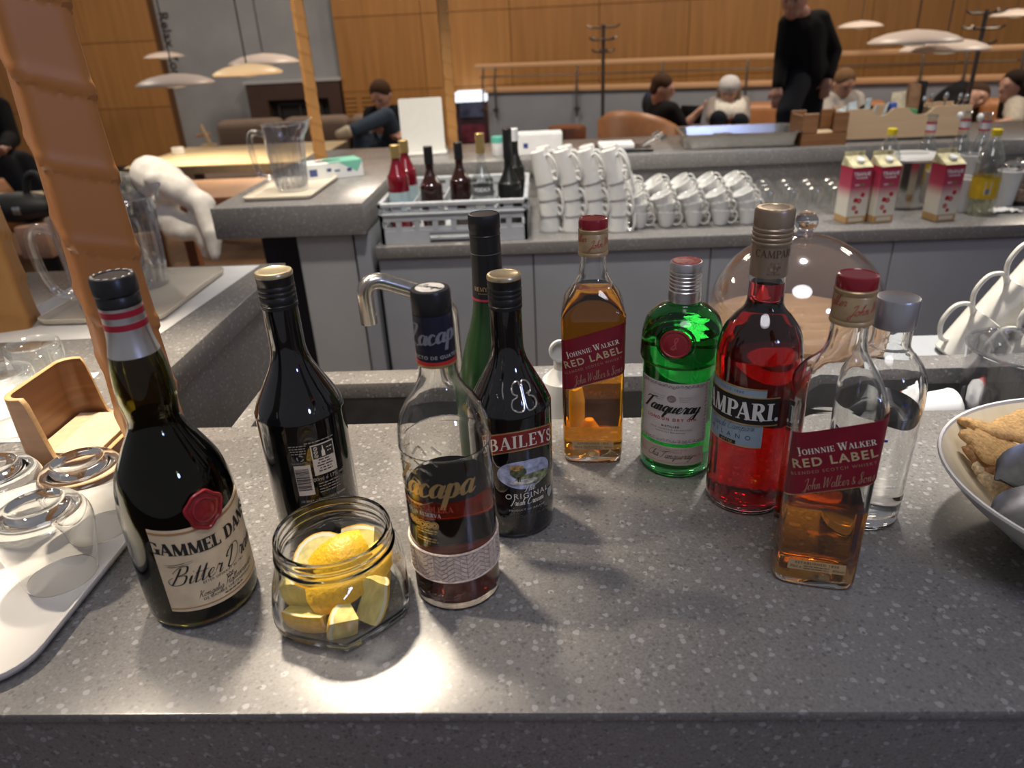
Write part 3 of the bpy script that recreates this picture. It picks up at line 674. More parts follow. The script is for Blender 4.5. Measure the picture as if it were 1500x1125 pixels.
b.blob('stamp', mat('pale_green_stamp', (0.5, 0.52, 0.45), 0.4, 0.1), ov(0.031, 0.047, 0.0045, 0.006, w_=0.1), 0.0006)

b2 = cream_bottle('cream_liqueur_bottle', 'black cream liqueur bottle showing its barcode back label', (-0.253, 0.645), math.radians(24), 1.055, 'black cream liqueur bottles')
b = b2
bar_ = b.patch('barcode', mat('label_beige', (0.62, 0.54, 0.44), 0.5, 0.03), -0.019, -0.003, 0.074, 0.109, 0.0004)
for k in range(20):
    v = 0.080 + 0.0013 * k; b.patch('barcode_line', INK, -0.0185, -0.0052, v, v + R_.choice((0.0004, 0.0007, 0.0009)), 0.0006, None, bar_, 6, 1)
nb = b.patch('notice_box', MATS['label_beige'], 0.000, 0.024, 0.095, 0.1295, 0.0004)
b.patch('notice_field', INK, 0.0012, 0.0228, 0.114, 0.1283, 0.0006, None, nb)
for k in range(5): b.text('lettering', INK, dashes(3 + k % 2, 0.012 + 0.0025 * (k % 3), 0.0013, k), 0.012, 0.1112 - 0.0031 * k, 0.0006, 0, None, nb)
for k in range(3):
    V = []; F = []; ribbon([(0.0017 * math.cos(2 * PI * i / 14), 0.0017 * math.sin(2 * PI * i / 14)) for i in range(15)], 0.0005, V, F); ribbon([(-0.0011, 0.0011), (0.0011, -0.0011)], 0.0005, V, F)
    b.text('warning_ring', CREAMINK, (V, F), 0.0045, 0.1255 - 0.0043 * k, 0.0008, 0, None, nb)
b.blob('bottle_print', CREAMINK, [(0.010, 0.1152), (0.0135, 0.1152), (0.0135, 0.121), (0.0124, 0.123), (0.0122, 0.1272), (0.0113, 0.1272), (0.0111, 0.123), (0.010, 0.121)], 0.0008, nb)
b.text('lettering', CREAMINK, dashes(2, 0.006, 0.0012, 3), 0.0185, 0.123, 0.0008, 0, None, nb); b.text('lettering', CREAMINK, dashes(2, 0.005, 0.0012, 4), 0.0185, 0.119, 0.0008, 0, None, nb)
DIM = mat('grey_print', (0.30, 0.27, 0.23), 0.5, 0)
b.text('lettering', DIM, sans('700ml e 17% vol', 0.0058, 0.95, 0.01), 0.013, 0.0885, 0.0005)
for k in range(4): b.text('lettering', DIM, dashes(6, 0.022, 0.0011, 20 + k), 0.013, 0.0845 - 0.0033 * k, 0.0005)
b.text('lettering', DIM, sans('PLEASE RECYCLE', 0.0026, 1.0), -0.011, 0.111, 0.0005)
for k in range(3):
    a = 2 * PI * k / 3 + 0.5; V = []; F = []
    ribbon([(0.0030 * math.cos(a + i * 0.17), 0.0030 * math.sin(a + i * 0.17)) for i in range(9)], 0.0013, V, F); b.text('recycle_mark', DIM, (V, F), -0.011, 0.1175, 0.0005)
for k in range(4): b.text('lettering', DIM, dashes(5, 0.017 - 0.001 * k, 0.0011, 30 + k), -0.012, 0.1305 - 0.0028 * k, 0.0005)
b.text('lettering', DIM, dashes(8, 0.030, 0.0011, 41), 0.010, 0.1325, 0.0005)
b.text('lettering', SILVERINK, sans('10 2027  L5276SG001 000001', 0.0036, 1.1), 0.006, 0.0655, 0.0005)

# --- 4 dark rum: clear glass, woven band
P = catprof([(0.036, 0.0), (0.0405, 0.003), (0.0408, 0.02), (0.0408, 0.15), (0.0416, 0.166), (0.0395, 0.184), (0.0325, 0.200), (0.0235, 0.213), (0.0178, 0.224), (0.0160, 0.236), (0.0158, 0.26), (0.0156, 0.284)])
b = Bottle('rum_bottle', 'clear half-full dark rum bottle with woven straw band', (-0.093, 0.555), math.radians(-24), P)
b.shell('glass_body', CLEAR, 0.0020, 0.006)
b.fill('rum', glass('dark_rum', (1, 1, 1), 1.35, 0, (0.74, 0.40, 0.06), 105), 0.122)
NAVY = mat('navy_foil', (0.012, 0.013, 0.030), 0.35, 0.1)
sl = b.ringband('neck_sleeve', NAVY, 0.239, 0.284, 0.0008)
b.ringband('red_stripe', mat('bright_red_foil', (0.5, 0.03, 0.02), 0.35, 0), 0.2415, 0.2445, 0.0011, sl); b.ringband('gold_stripe', GOLD, 0.2395, 0.2415, 0.0011, sl)
b.text('lettering', mat('dim_silver_ink', (0.20, 0.20, 0.24), 0.35, 0), hand('Zacapa', 0.0185, 0.07, 0.25, 0.17), 0.008, 0.2610, 0.0014, 0.12, None, sl)
b.text('lettering', SILVERINK, sans('PRODUCTO DE GUATEMALA', 0.0042, 1.15), 0.008, 0.2475, 0.0014, 0.0, None, sl)
cp = lathe_part(b, 'stopper_cap', [(0.0150, 0.2838), (0.0162, 0.2842), (0.0164, 0.2855), (0.0164, 0.3015), (0.0155, 0.3035), (0.0125, 0.3040), (0.0122, 0.3036), (0.002, 0.3036)], BLACKPL, 64)
q = MB(); q.lathe([(0.0118, 0.3037), (0.0118, 0.3041), (0.001, 0.3042)], 40); q.build('cap_disc', mat('pale_cap_print', (0.62, 0.60, 0.56), 0.3, 0.1, 200), cp)
v2, f2 = hand('Zacapa', 0.0075, 0.06, 0.25, 0.15); q = MB(); q.add([(x, y - 0.002, 0.3044) for x, y in v2], f2); q.build('cap_lettering', INK, cp, smooth=False)
ZL = b.t
WOV = mat('woven_straw', (0.64, 0.52, 0.44), 0.6, 0.12, 300)
band = MB(); band.lathe([(0.0409, 0.036), (0.0417, 0.0362), (0.0417, 0.0658), (0.0409, 0.066)], 64, cap0=False, cap1=False); band = band.build('woven_band', mat('straw_backing', (0.34, 0.26, 0.21), 0.7, 0), b.t)
# herringbone strips of straw, too small to pick apart: one mesh
m = MB(); nc = 44; rows = 6
for i in range(nc):
    for j in range(rows):
        sgn = 1 if (i // 2) % 2 else -1
        u0 = 0.262 * i / nc; v0 = 0.0386 + 0.0049 * j
        w_, h_ = 0.0028, 0.0019; d = 0.0018 * sgn
        cs = [(u0 - w_, v0 - h_ - d), (u0 + w_, v0 - h_ + d), (u0 + w_, v0 + h_ + d), (u0 - w_, v0 + h_ - d)]
        cs = [(u, min(max(v, 0.0363), 0.0657)) for u, v in cs]
        P1 = [b.pt(u, v, 0.0015 + 0.0004 * (sgn)) for u, v in cs]; P0 = [b.pt(u, v, 0.0009) for u, v in cs]
        m.add(P1 + P0, [(0, 1, 2, 3), (0, 4, 5, 1), (1, 5, 6, 2), (2, 6, 7, 3), (3, 7, 4, 0)])
o = m.build('straw_strips', WOV, band, smooth=False); o['kind'] = 'stuff'
for z in (0.0358, 0.0662):
    m = MB(); m.tube([b.pt(0.0408 * 2 * PI * k / 64, z, 0.0011, 0.0408) for k in range(64)], 0.0011, 6, closed=True); m.build('band_edge', WOV, band)
b.text('lettering', GOLD, hand('Zacapa', 0.030, 0.05, 0.3, 0.16), 0.002, 0.1275, 0.0003, 0.03)
b.text('lettering', GOLD, hand('Ron', 0.0085, 0.05, 0.3, 0.12), -0.012, 0.1490, 0.0003, 0.0)
V = []; F = []; ribbon(cr([(-0.020, 0.004), (-0.012, -0.0035), (0.004, -0.004), (0.016, 0.001)], 6), [0.0004] * 5 + [0.0022] * 8 + [0.0004] * 6, V, F); b.text('flourish', GOLD, (V, F), -0.008, 0.1225, 0.0003)
b.text('lettering', mat('copper_red_ink', (0.40, 0.07, 0.04), 0.4, 0), serif('SISTEMA SOLERA', 0.0058, 0.06), -0.004, 0.1125, 0.0003)
b.text('lettering', SILVERINK, serif('GRAN RESERVA', 0.0040, 0.04), -0.004, 0.1070, 0.0003)
for k, u in enumerate((-0.018, -0.0115, -0.005, 0.0015, 0.0075)):
    V = []; F = []; rr = 0.0042 if k == 2 else 0.0034
    ribbon([(rr * math.cos(2 * PI * i / 18), rr * math.sin(2 * PI * i / 18)) for i in range(19)], 0.0009, V, F); ribbon([(rr * .5 * math.cos(2 * PI * i / 12), rr * .5 * math.sin(2 * PI * i / 12)) for i in range(13)], 0.0016, V, F)
    b.text('medal_print', GOLD, (V, F), u, 0.0985 - (0.001 if k == 2 else 0), 0.0003 + 0.0001 * k)
for k, tx in enumerate(('x', 'x', '', 'x', 'x', '1 L e')):
    if tx: b.text('lettering', GOLD, sans(tx, 0.0030, 1.1) if tx != 'x' else dashes(5, 0.022 - 0.002 * (k % 2), 0.0012, 50 + k), -0.002, 0.0910 - 0.0036 * k * (0.75 if k < 2 else 0.82), 0.0003)
# raised crest on the shoulder and raised script at the foot
m = MB()
for pth in ([(-0.016, 0.158), (-0.008, 0.165), (0, 0.160), (0.008, 0.166), (0.016, 0.160)], [(-0.010, 0.150), (0, 0.156), (0.010, 0.151)], [(-0.006, 0.170), (0, 0.178), (0.007, 0.171)], [(-0.007, 0.146), (0, 0.140), (0.007, 0.147)], [(-0.018, 0.172), (-0.010, 0.178)], [(0.012, 0.179), (0.020, 0.172)]):
    m.tube([b.pt(u, v, 0.0002, 0.0416) for u, v in cr(pth, 5)], 0.0008, 6)
m.build('raised_crest', CLEAR, b.t)
m = MB(); v2 = []
for ch, x0 in (('Z', -.026), ('a', -.014), ('c', -.006), ('a', .0), ('p', .008), ('a', .016)):
    for st in HAND[ch][1]: m.tube([b.pt(x0 + 0.017 * (p_[0] + .3 * p_[1]), 0.0135 + 0.011 * p_[1], 0.0002) for p_ in cr(st, 4)], 0.0006, 5)
m.build('raised_script', CLEAR, b.t)

# --- 5, 6 square whisky bottles
def sqf(z):
    if z < 0.005: return 5.0
    if z < 0.192: return 7.0
    if z > 0.228: return 2.0
    k = (z - 0.192) / 0.036; return 7.0 - 5.0 * (k * k * (3 - 2 * k))
def whisky(label, loc, rz, level):
    P = catprof([(0.031, 0.0), (0.0350, 0.002), (0.0366, 0.008), (0.0368, 0.06), (0.0370, 0.14), (0.0372, 0.182), (0.0362, 0.194), (0.0310, 0.207), (0.0235, 0.219), (0.0180, 0.229), (0.0158, 0.238), (0.0150, 0.25), (0.0148, 0.262)])
    b = Bottle('whisky_bottle', label, loc, rz, P, 72, sqf, 'square red label whisky bottles')
    b.shell('glass_body', CLEAR, 0.0020, 0.0065)
    b.fill('whisky', glass('amber_whisky', (1, 1, 1), 1.36, 0, (0.91, 0.68, 0.04), 58), level)
    TANM = mat('tan_cap_foil', (0.50, 0.36, 0.20), 0.38, 0.06, 80, metal=0.5)
    cp = lathe_part(b, 'cap_sleeve', [(0.0152, 0.2555), (0.0170, 0.256), (0.0172, 0.2585), (0.0164, 0.260), (0.0169, 0.2615), (0.0166, 0.2630), (0.0166, 0.2800), (0.0161, 0.281), (0.0168, 0.2822), (0.0168, 0.2850), (0.0160, 0.2858), (0.0160, 0.287)], TANM)
    lathe_part(b, 'cap_top', [(0.0158, 0.2862), (0.0164, 0.2866), (0.0165, 0.2935), (0.0157, 0.2965), (0.0140, 0.2970), (0.0134, 0.2963), (0.001, 0.2963)], mat('crimson_cap_enamel', (0.25, 0.008, 0.018), 0.25, 0.04, coat=0.4), 48, cp)
    v2, f2 = hand('John Walker', 0.0085, 0.06, 0.3)
    m = MB()
    for a0, z0 in ((0.9, 0.268), (-1.7, 0.271)):
        m.add([(0.01685 * math.sin(x / 0.0168 + a0), -0.01685 * math.cos(x / 0.0168 + a0), z0 + y + 0.12 * x) for x, y in v2], f2)
    m.build('sleeve_lettering', REDINK, cp, smooth=False)
    sl = math.tan(math.radians(17))
    wp = lambda u, v: (u, v + sl * u)
    RL = mat('whisky_label_red', (0.215, 0.008, 0.022), 0.38, 0.06, 60)
    lb = b.patch('label', GOLD, -0.040, 0.052, 0.1100, 0.1640, 0.0003, wp, None, 30, 6)
    b.patch('label_field', RL, -0.0395, 0.0515, 0.1113, 0.1747, 0.0006, wp, lb, 30, 6)
    ro = math.radians(17)
    b.text('lettering', CREAMINK, serif('JOHNNIE WALKER', 0.0074, 0.06, 0.74), 0.000, 0.1520, 0.0009, ro, None, lb)
    b.text('lettering', mat('gold_ink', (0.55, 0.42, 0.24), 0.4, 0), sans('RED LABEL', 0.0122, 1.2, 0.022), 0.000, 0.1392, 0.0009, ro, None, lb)
    b.text('lettering', mat('dim_gold_ink', (0.36, 0.20, 0.13), 0.45, 0), sans('BLENDED SCOTCH WHISKY', 0.0043, 1.35, 0.01), 0.000, 0.1318, 0.0009, ro, None, lb)
    b.text('lettering', MATS['dim_gold_ink'], hand('John Walker & Sons', 0.0110, 0.05, 0.4, 0.10), 0.006, 0.1165, 0.0009, ro, None, lb, 0.72)
    st = b.patch('strip_label', mat('strip_tan', (0.50, 0.34, 0.17), 0.45, 0.04), -0.025, 0.025, 0.0200, 0.0310, 0.0003, None, None, 12, 2)
    BR = mat('brown_ink', (0.16, 0.09, 0.04), 0.5, 0)
    b.text('lettering', BR, sans('ESTABLISHED 1820', 0.0036, 1.3, 0.01), 0, 0.0273, 0.0006, 0, None, st)
    b.text('lettering', BR, sans('70cl e', 0.0042, 1.0), -0.018, 0.0222, 0.0006, 0, None, st); b.text('lettering', BR, sans('40%vol', 0.0036, 1.0), 0.019, 0.0222, 0.0006, 0, None, st)
    b.text('lettering', BR, dashes(6, 0.022, 0.0009, 61), 0, 0.0245, 0.0006, 0, None, st); b.text('lettering', BR, dashes(5, 0.022, 0.0009, 62), 0, 0.0219, 0.0006, 0, None, st)
    return b
b = whisky('full square whisky bottle with red slanted label beside green gin', (0.055, 0.805), math.radians(-3), 0.219)
b = whisky('nearly empty square whisky bottle with red slanted label before the vodka', (0.254, 0.576), math.radians(-14), 0.088)

# --- 7 green gin
P = catprof([(0.036, 0.0), (0.0405, 0.003), (0.0425, 0.012), (0.0430, 0.06), (0.0432, 0.138), (0.0436, 0.142), (0.0464, 0.1445), (0.0464, 0.154), (0.0457, 0.166), (0.0440, 0.179), (0.0395, 0.191), (0.0295, 0.2005), (0.0195, 0.206), (0.0168, 0.210), (0.0162, 0.22)])
b = Bottle('gin_bottle', 'green gin bottle with white label and red seal', (0.154, 0.771), math.radians(-21), P)
b.shell('glass_body', glass('bottle_green_glass', (0.12, 0.60, 0.21), 1.5), 0.0032, 0.010)
b.fill('gin', glass('clear_spirit', (1, 1, 1), 1.345), 0.176)
SCM = mat('silver_screw_cap', (0.66, 0.65, 0.66), 0.3, 0.03, metal=0.85)
pr = [(0.0168, 0.2095), (0.0180, 0.210), (0.0180, 0.222)]
for k in range(5): pr += [(0.0168, 0.2232 + 0.0042 * k), (0.0177, 0.2245 + 0.0042 * k), (0.0177, 0.2265 + 0.0042 * k)]
pr += [(0.0170, 0.2445), (0.0178, 0.2455), (0.0178, 0.2525), (0.0168, 0.2540), (0.0160, 0.2542)]
cp = lathe_part(b, 'screw_cap', pr, SCM)
q = MB(); q.lathe([(0.0160, 0.2536), (0.0150, 0.2550), (0.0135, 0.2545), (0.001, 0.2545)], 40); q.build('cap_disc', mat('faded_red_print', (0.45, 0.09, 0.08), 0.4, 0.25, 200), cp)
v2, f2 = sans('LONDON DRY GIN', 0.0055, 1.25); m = MB(); m.add([(0.0183 * math.sin(x / 0.018 + k), -0.0183 * math.cos(x / 0.018 + k), 0.2135 + y) for k in (0.0,) for x, y in v2], f2); m.build('cap_lettering', mat('grey_emboss', (0.35, 0.34, 0.35), 0.4, 0), cp, smooth=False)
GINW = mat('gin_label_paper', (0.60, 0.55, 0.55), 0.5, 0.04, 80)
lab = b.patch('label', GINW, -0.044, 0.044, 0.0485, 0.1255, 0.0004)
GB = mat('label_grey_print', (0.26, 0.22, 0.20), 0.5, 0.2, 200)
# scroll border: little leaf curls in relief ink
V = []; F = []
def curl(cx_, cy_, r, a0, fl):
    ribbon([(cx_ + (r * (1 - i / 16)) * math.cos(a0 + fl * i * 0.42), cy_ + (r * (1 - i / 16)) * math.sin(a0 + fl * i * 0.42)) for i in range(15)], [0.0002 + 0.0007 * math.sin(PI * i / 14) for i in range(15)], V, F)
for k in range(20):
    x = -0.0405 + 0.0810 * k / 19
    for y, s_ in ((0.1222 - (0.0012 if k in (9, 10) else 0), 1), (0.0520, -1)): curl(x, y, 0.0023, k * 1.3, 1 if k % 2 else -1); ribbon([(x - .002, y - .001), (x, y + .0016 * s_), (x + .002, y - .001)], 0.0005, V, F)
for k in range(15):
    y = 0.0560 + 0.0625 * k / 14
    for x in (-0.0408, 0.0408): curl(x, y, 0.0016, k * 1.7, 1 if k % 2 else -1)
m = MB(); m.add([b.pt(u, v, 0.0006) for u, v in V], F); o = m.build('scroll_border', GB, lab, smooth=False); o['kind'] = 'stuff'
b.blob('royal_crest', GB, ov(0, 0.1065, 0.0052, 0.0045, w_=0.0), 0.0006, lab)
for s_ in (-1, 1):
    for k in range(3): b.text('lettering', mat('pale_ink', (0.40, 0.37, 0.37), 0.5, 0), dashes(4, 0.015 - 0.002 * k, 0.0008, 70 + k), s_ * 0.0150, 0.1085 - 0.0026 * k, 0.0006, 0, None, lab)
b.text('lettering', INK, hand('Tanqueray', 0.0170, 0.06, 0.45, 0.17), -0.003, 0.0890, 0.0008, -0.03, None, lab, 1.0)
b.text('lettering', REDINK, sans('LONDON DRY GIN', 0.0052, 1.4, 0.02), 0, 0.0785, 0.0008, 0, None, lab)
b.text('lettering', INK, sans('DISTILLED', 0.0034, 1.4, 0.03), 0, 0.0700, 0.0008, 0, None, lab)
b.text('lettering', INK, sans('FOUR SIGNATURE BOTANICALS', 0.0025, 1.4), 0, 0.0662, 0.0008, 0, None, lab); b.text('lettering', INK, sans('PERFECTLY BALANCED', 0.0025, 1.4), 0, 0.0626, 0.0008, 0, None, lab)
lab2 = b.patch('lower_label', mat('gin_lower_label', (0.50, 0.40, 0.36), 0.5, 0.05), -0.042, 0.042, 0.0195, 0.0435, 0.0004)
b.text('lettering', MATS['ink_black'], hand('Cha Tanqueray', 0.0095, 0.05, 0.5), 0.000, 0.0285, 0.0008, 0, None, lab2, 1.0)
b.text('lettering', GB, sans('CHARLES TANQUERAY & CO', 0.0026, 1.3), 0, 0.0395, 0.0007, 0, None, lab2); b.text('lettering', GB, sans('LONDON, ENGLAND', 0.0026, 1.3), 0, 0.0362, 0.0007, 0, None, lab2)
b.text('lettering', GB, sans('DISTILLED & BOTTLED IN GREAT BRITAIN', 0.0024, 1.3), 0, 0.0218, 0.0007, 0, None, lab2)
b.text('lettering', mat('orange_ink', (0.5, 0.14, 0.05), 0.5, 0), sans('70cl e', 0.0045, 1.0), -0.035, 0.030, 0.0007, 0, None, lab2); b.text('lettering', REDINK, sans('43.1%', 0.0045, 1.0), 0.034, 0.030, 0.0007, 0, None, lab2)
seal = b.blob('wax_seal', mat('gin_seal_red', (0.28, 0.014, 0.022), 0.35, 0.06, coat=0.3), ov(0.001, 0.174, 0.0155, 0.0145), 0.0022, dome=0.0004)
m = MB(); m.tube([b.pt(0.001 + 0.0150 * math.cos(a), 0.174 + 0.0140 * math.sin(a), 0.0022) for a in [2 * PI * k / 40 for k in range(40)]], 0.0016, 8, closed=True); m.build('seal_rim', MATS['gin_seal_red'], seal)
b.text('seal_stamp', mat('seal_highlight', (0.48, 0.07, 0.08), 0.3, 0), hand('S', 0.013, 0.10, 0.1), 0.0, 0.1685, 0.0030, 0, None, seal)
tw, tf = sans('TANQUERAY  LONDON  GIN', 0.0030, 1.2); Lc = 0.072
m = MB(); m.add([b.pt(0.001 + (0.0108 + y) * math.sin(x * 2 * PI / Lc), 0.174 + (0.0104 + y) * math.cos(x * 2 * PI / Lc), 0.0028) for x, y in tw], tf); m.build('seal_lettering', MATS['seal_highlight'], seal, smooth=False)
m = MB(); m.tube([b.pt(0.001 + 0.0205 * math.cos(a), 0.174 + 0.0175 * math.sin(a), 0.0006) for a in [2 * PI * k / 40 for k in range(40)]], 0.0018, 8, closed=True); m.build('glass_roundel', MATS['bottle_green_glass'], b.t)

# --- 8 red bitter aperitif
P = catprof([(0.036, 0.0), (0.0405, 0.003), (0.0422, 0.012), (0.0422, 0.04), (0.0422, 0.065), (0.0422, 0.075), (0.0422, 0.085), (0.0422, 0.095), (0.0422, 0.105), (0.0424, 0.17), (0.0420, 0.184), (0.0385, 0.201), (0.0300, 0.215), (0.0212, 0.225), (0.0180, 0.232), (0.0175, 0.24), (0.0168, 0.275)])
b = Bottle('aperitif_bottle', 'tall bright red bitter aperitif bottle with dark name band', (0.219, 0.695), math.radians(-50), P, 96)
def ribs(ring, r, z):
    if z < 0.010 or z > 0.104: return ring
    k = min(1, (z - 0.010) / 0.006, (0.104 - z) / 0.035); q = []
    for x, y, zz in ring:
        a = math.atan2(y, x); s_ = 1 - 0.022 * k * (0.5 + 0.5 * math.cos(24 * a)); q.append((x * s_, y * s_, zz))
    return q
b.shell('glass_body', CLEAR, 0.0024, 0.005, ribs, 60)
b.fill('aperitif', glass('red_aperitif', (1, 1, 1), 1.36, 0, (0.87, 0.0, 0.12), 95), 0.254)
TC = mat('taupe_cap_foil', (0.36, 0.28, 0.20), 0.36, 0.04, metal=0.6)
sl = b.ringband('neck_sleeve', TC, 0.261, 0.2945, 0.0010)
pr = [(0.0165, 0.2925), (0.0192, 0.293), (0.0192, 0.2945), (0.0180, 0.2955)]
for k in range(3): pr += [(0.0181, 0.2965 + 0.0042 * k), (0.0190, 0.2975 + 0.0042 * k), (0.0190, 0.299 + 0.0042 * k), (0.0180, 0.300 + 0.0042 * k)]
cp = lathe_part(b, 'screw_cap', pr + [(0.0178, 0.3095)], TC)
lathe_part(b, 'cap_grip', [(0.0178, 0.3092), (0.0186, 0.3096), (0.0186, 0.3235), (0.0178, 0.3255), (0.0160, 0.3260)], TC, 120, cp, lambda r, z, a: r - (0.0004 * (0.5 + 0.5 * math.cos(60 * a)) if z < 0.323 else 0))
q = MB(); q.lathe([(0.0168, 0.3255), (0.0166, 0.3263), (0.013, 0.3264), (0.0126, 0.3259), (0.001, 0.3259)], 40); q.build('cap_disc', mat('gold_top', (0.66, 0.52, 0.34), 0.3, 0.2, 300, metal=0.8), cp)
BRI = mat('dark_brown_ink', (0.10, 0.06, 0.04), 0.5, 0)
b.text('lettering', BRI, serif('CAMPARI', 0.0072, 0.05), 0.0145, 0.2815, 0.0014, 0, None, sl)
b.blob('crest_print', mat('crest_brown', (0.22, 0.15, 0.10), 0.5, 0.3, 300), ov(0.0145, 0.2725, 0.0058, 0.0050, w_=0.2), 0.0014, sl)
b.text('lettering', BRI, sans('MILANO', 0.0026, 1.4), 0.0145, 0.2645, 0.0014, 0, None, sl)
BLUE = mat('pale_blue_label', (0.30, 0.40, 0.50), 0.45, 0.04)
wl = lambda u, v: (u, v)
lab = b.patch('label', BLUE, -0.036, 0.036, 0.0870, 0.1540, 0.0004)
b.patch('label_edge', GOLD, -0.036, 0.036, 0.1532, 0.1545, 0.0006, None, lab, 24, 1); b.patch('label_edge', GOLD, -0.036, 0.036, 0.0865, 0.0877, 0.0006, None, lab, 24, 1)
nb = b.patch('name_band', INK, -0.050, 0.050, 0.1140, 0.1445, 0.0008)
for z in (0.1440, 0.1130): b.patch('band_edge', GOLD, -0.050, 0.050, z, z + 0.0012, 0.0011, None, nb, 24, 1)
b.text('lettering', WHITEINK, serif('CAMPARI.', 0.0195, 0.07, None, 1.35), 0.001, 0.1193, 0.0012, 0, None, nb, 0.90)
b.text('lettering', BRI, sans('SINCE 1860', 0.0036, 1.6), 0.0, 0.1480, 0.0006, 0, None, lab)
NB = mat('navy_ink', (0.03, 0.05, 0.12), 0.5, 0)
b.text('lettering', NB, sans('M I L A N O', 0.0072, 1.35), 0.0, 0.0955, 0.0006, 0, None, lab)
b.text('lettering', NB, hand('Davide Campari', 0.0090, 0.04, 0.5), 0.0, 0.1043, 0.0006, 0.08, None, lab)
bt = b.patch('bitter_tab', INK, -0.010, 0.010, 0.0877, 0.0920, 0.0006, None, lab, 8, 1); b.text('lettering', GOLD, sans('BITTER', 0.0034, 1.3, 0.02), 0, 0.0887, 0.0008, 0, None, bt)

# --- 9 vodka behind the nearly empty whisky
P = catprof([(0.034, 0.0), (0.0385, 0.004), (0.0400, 0.02), (0.0405, 0.06), (0.0410, 0.13), (0.0405, 0.152), (0.0370, 0.170), (0.0280, 0.184), (0.0205, 0.193), (0.0182, 0.200), (0.0180, 0.222)])
b = Bottle('vodka_bottle', 'clear short-necked vodka bottle with silver cap', (0.333, 0.662), math.radians(-52), P)
b.shell('glass_body', CLEAR, 0.0025, 0.014)
b.fill('vodka', MATS['clear_spirit'], 0.132)
lathe_part(b, 'screw_cap', [(0.0182, 0.2155), (0.0198, 0.216), (0.0198, 0.2425), (0.0190, 0.2445), (0.0170, 0.2450), (0.001, 0.2452)], mat('satin_aluminium', (0.60, 0.60, 0.64), 0.3, 0.02, metal=0.9), 64)
VB = mat('vodka_blue_ink', (0.02, 0.05, 0.35), 0.4, 0)
b.text('lettering', VB, sans('ABSOLUT', 0.017, 1.0, 0.03), 0.0, 0.100, 0.0004, 0, None, None, 0.9)
b.text('lettering', VB, sans('Country of Sweden', 0.0065, 1.0), 0.0, 0.090, 0.0004); b.text('lettering', VB, sans('VODKA', 0.013, 1.0, 0.03), 0.0, 0.074, 0.0004); b.text('lettering', VB, sans('®', 0.006, 1.0), 0.043, 0.148, 0.0004)

# --- 10 cognac bottle standing behind
P = catprof([(0.036, 0.0), (0.0415, 0.003), (0.0430, 0.012), (0.0430, 0.075), (0.0418, 0.105), (0.0370, 0.135), (0.0295, 0.163), (0.0228, 0.185), (0.0188, 0.204), (0.0172, 0.222), (0.0166, 0.24), (0.0160, 0.29)])
pc = at_y(708, 310, 0.785)
b = Bottle('cognac_bottle', 'tall green-black cognac bottle behind the rum and cream liqueur', (pc.x, 0.785), math.radians(8), P)
b.shell('glass_body', mat('frosted_green_glass', (0.012, 0.045, 0.010), 0.28, 0.05, coat=0.2), 0)
sl = b.ringband('neck_sleeve', mat('black_satin', (0.012, 0.012, 0.013), 0.38, 0), 0.216, 0.290, 0.0008)
b.ringband('red_line', mat('pink_red_foil', (0.5, 0.03, 0.06), 0.4, 0), 0.2155, 0.2180, 0.0010, sl); b.ringband('seam_line', mat('grey_seam', (0.12, 0.12, 0.12), 0.4, 0), 0.2680, 0.2688, 0.0012, sl)
cp = lathe_part(b, 'screw_cap', [(0.0160, 0.2865), (0.0172, 0.2872), (0.0172, 0.2885), (0.0164, 0.2895), (0.0169, 0.2915), (0.0169, 0.2935), (0.0172, 0.2945)], BLACKPL)
lathe_part(b, 'cap_grip', [(0.0170, 0.2942), (0.0174, 0.2950), (0.0174, 0.3085), (0.0166, 0.3105), (0.0150, 0.3108), (0.0146, 0.3102), (0.001, 0.3102)], BLACKPL, 120, cp, knurl(60, 0.0003))
b.text('lettering', GOLD, serif('REMY MARTIN', 0.0048, 0.05), 0.003, 0.2275, 0.0012, 0, None, sl); b.text('lettering', GOLD, sans('COGNAC FINE CHAMPAGNE', 0.0022, 1.1), 0.003, 0.2240, 0.0012, 0, None, sl); b.text('lettering', GOLD, sans('EN 1724', 0.0024, 1.2), 0.003, 0.2205, 0.0012, 0, None, sl)
V = []; F = []
for pth in ([(0.0, -0.005), (0.0015, -0.001), (0.004, 0.0005), (0.003, 0.003)], [(0.0015, -0.001), (-0.002, 0.001), (-0.003, -0.003), (-0.005, -0.004)], [(0.003, 0.003), (0.001, 0.005), (0.0035, 0.007)], [(0.0, 0.003), (0.004, 0.0075)], [(-0.002, 0.001), (-0.0035, 0.003)]): ribbon(cr(pth, 4), 0.0011, V, F)
b.text('emblem', GOLD, (V, F), 0.003, 0.2400, 0.0012, 0, None, sl)
lab = b.patch('label', mat('cognac_label', (0.05, 0.05, 0.05), 0.4, 0), -0.035, 0.035, 0.03, 0.09, 0.0004)
m = MB(); m.tube([b.pt(-0.002 + 0.009 * math.cos(a), 0.1065 + 0.009 * math.sin(a), 0.0006, 0.04) for a in [2 * PI * k / 30 for k in range(30)]], 0.0009, 6, closed=True); m.build('medallion_ring', GOLD, b.t)
b.blob('medallion', INK, ov(-0.002, 0.1065, 0.0082, 0.0082), 0.0006)

# ------------------------------------------------------------------ other things on and behind the bar counter
def local(name, label, cat, loc, rz=0.0, group=None): return thing(name, label, cat, loc, rz, group)
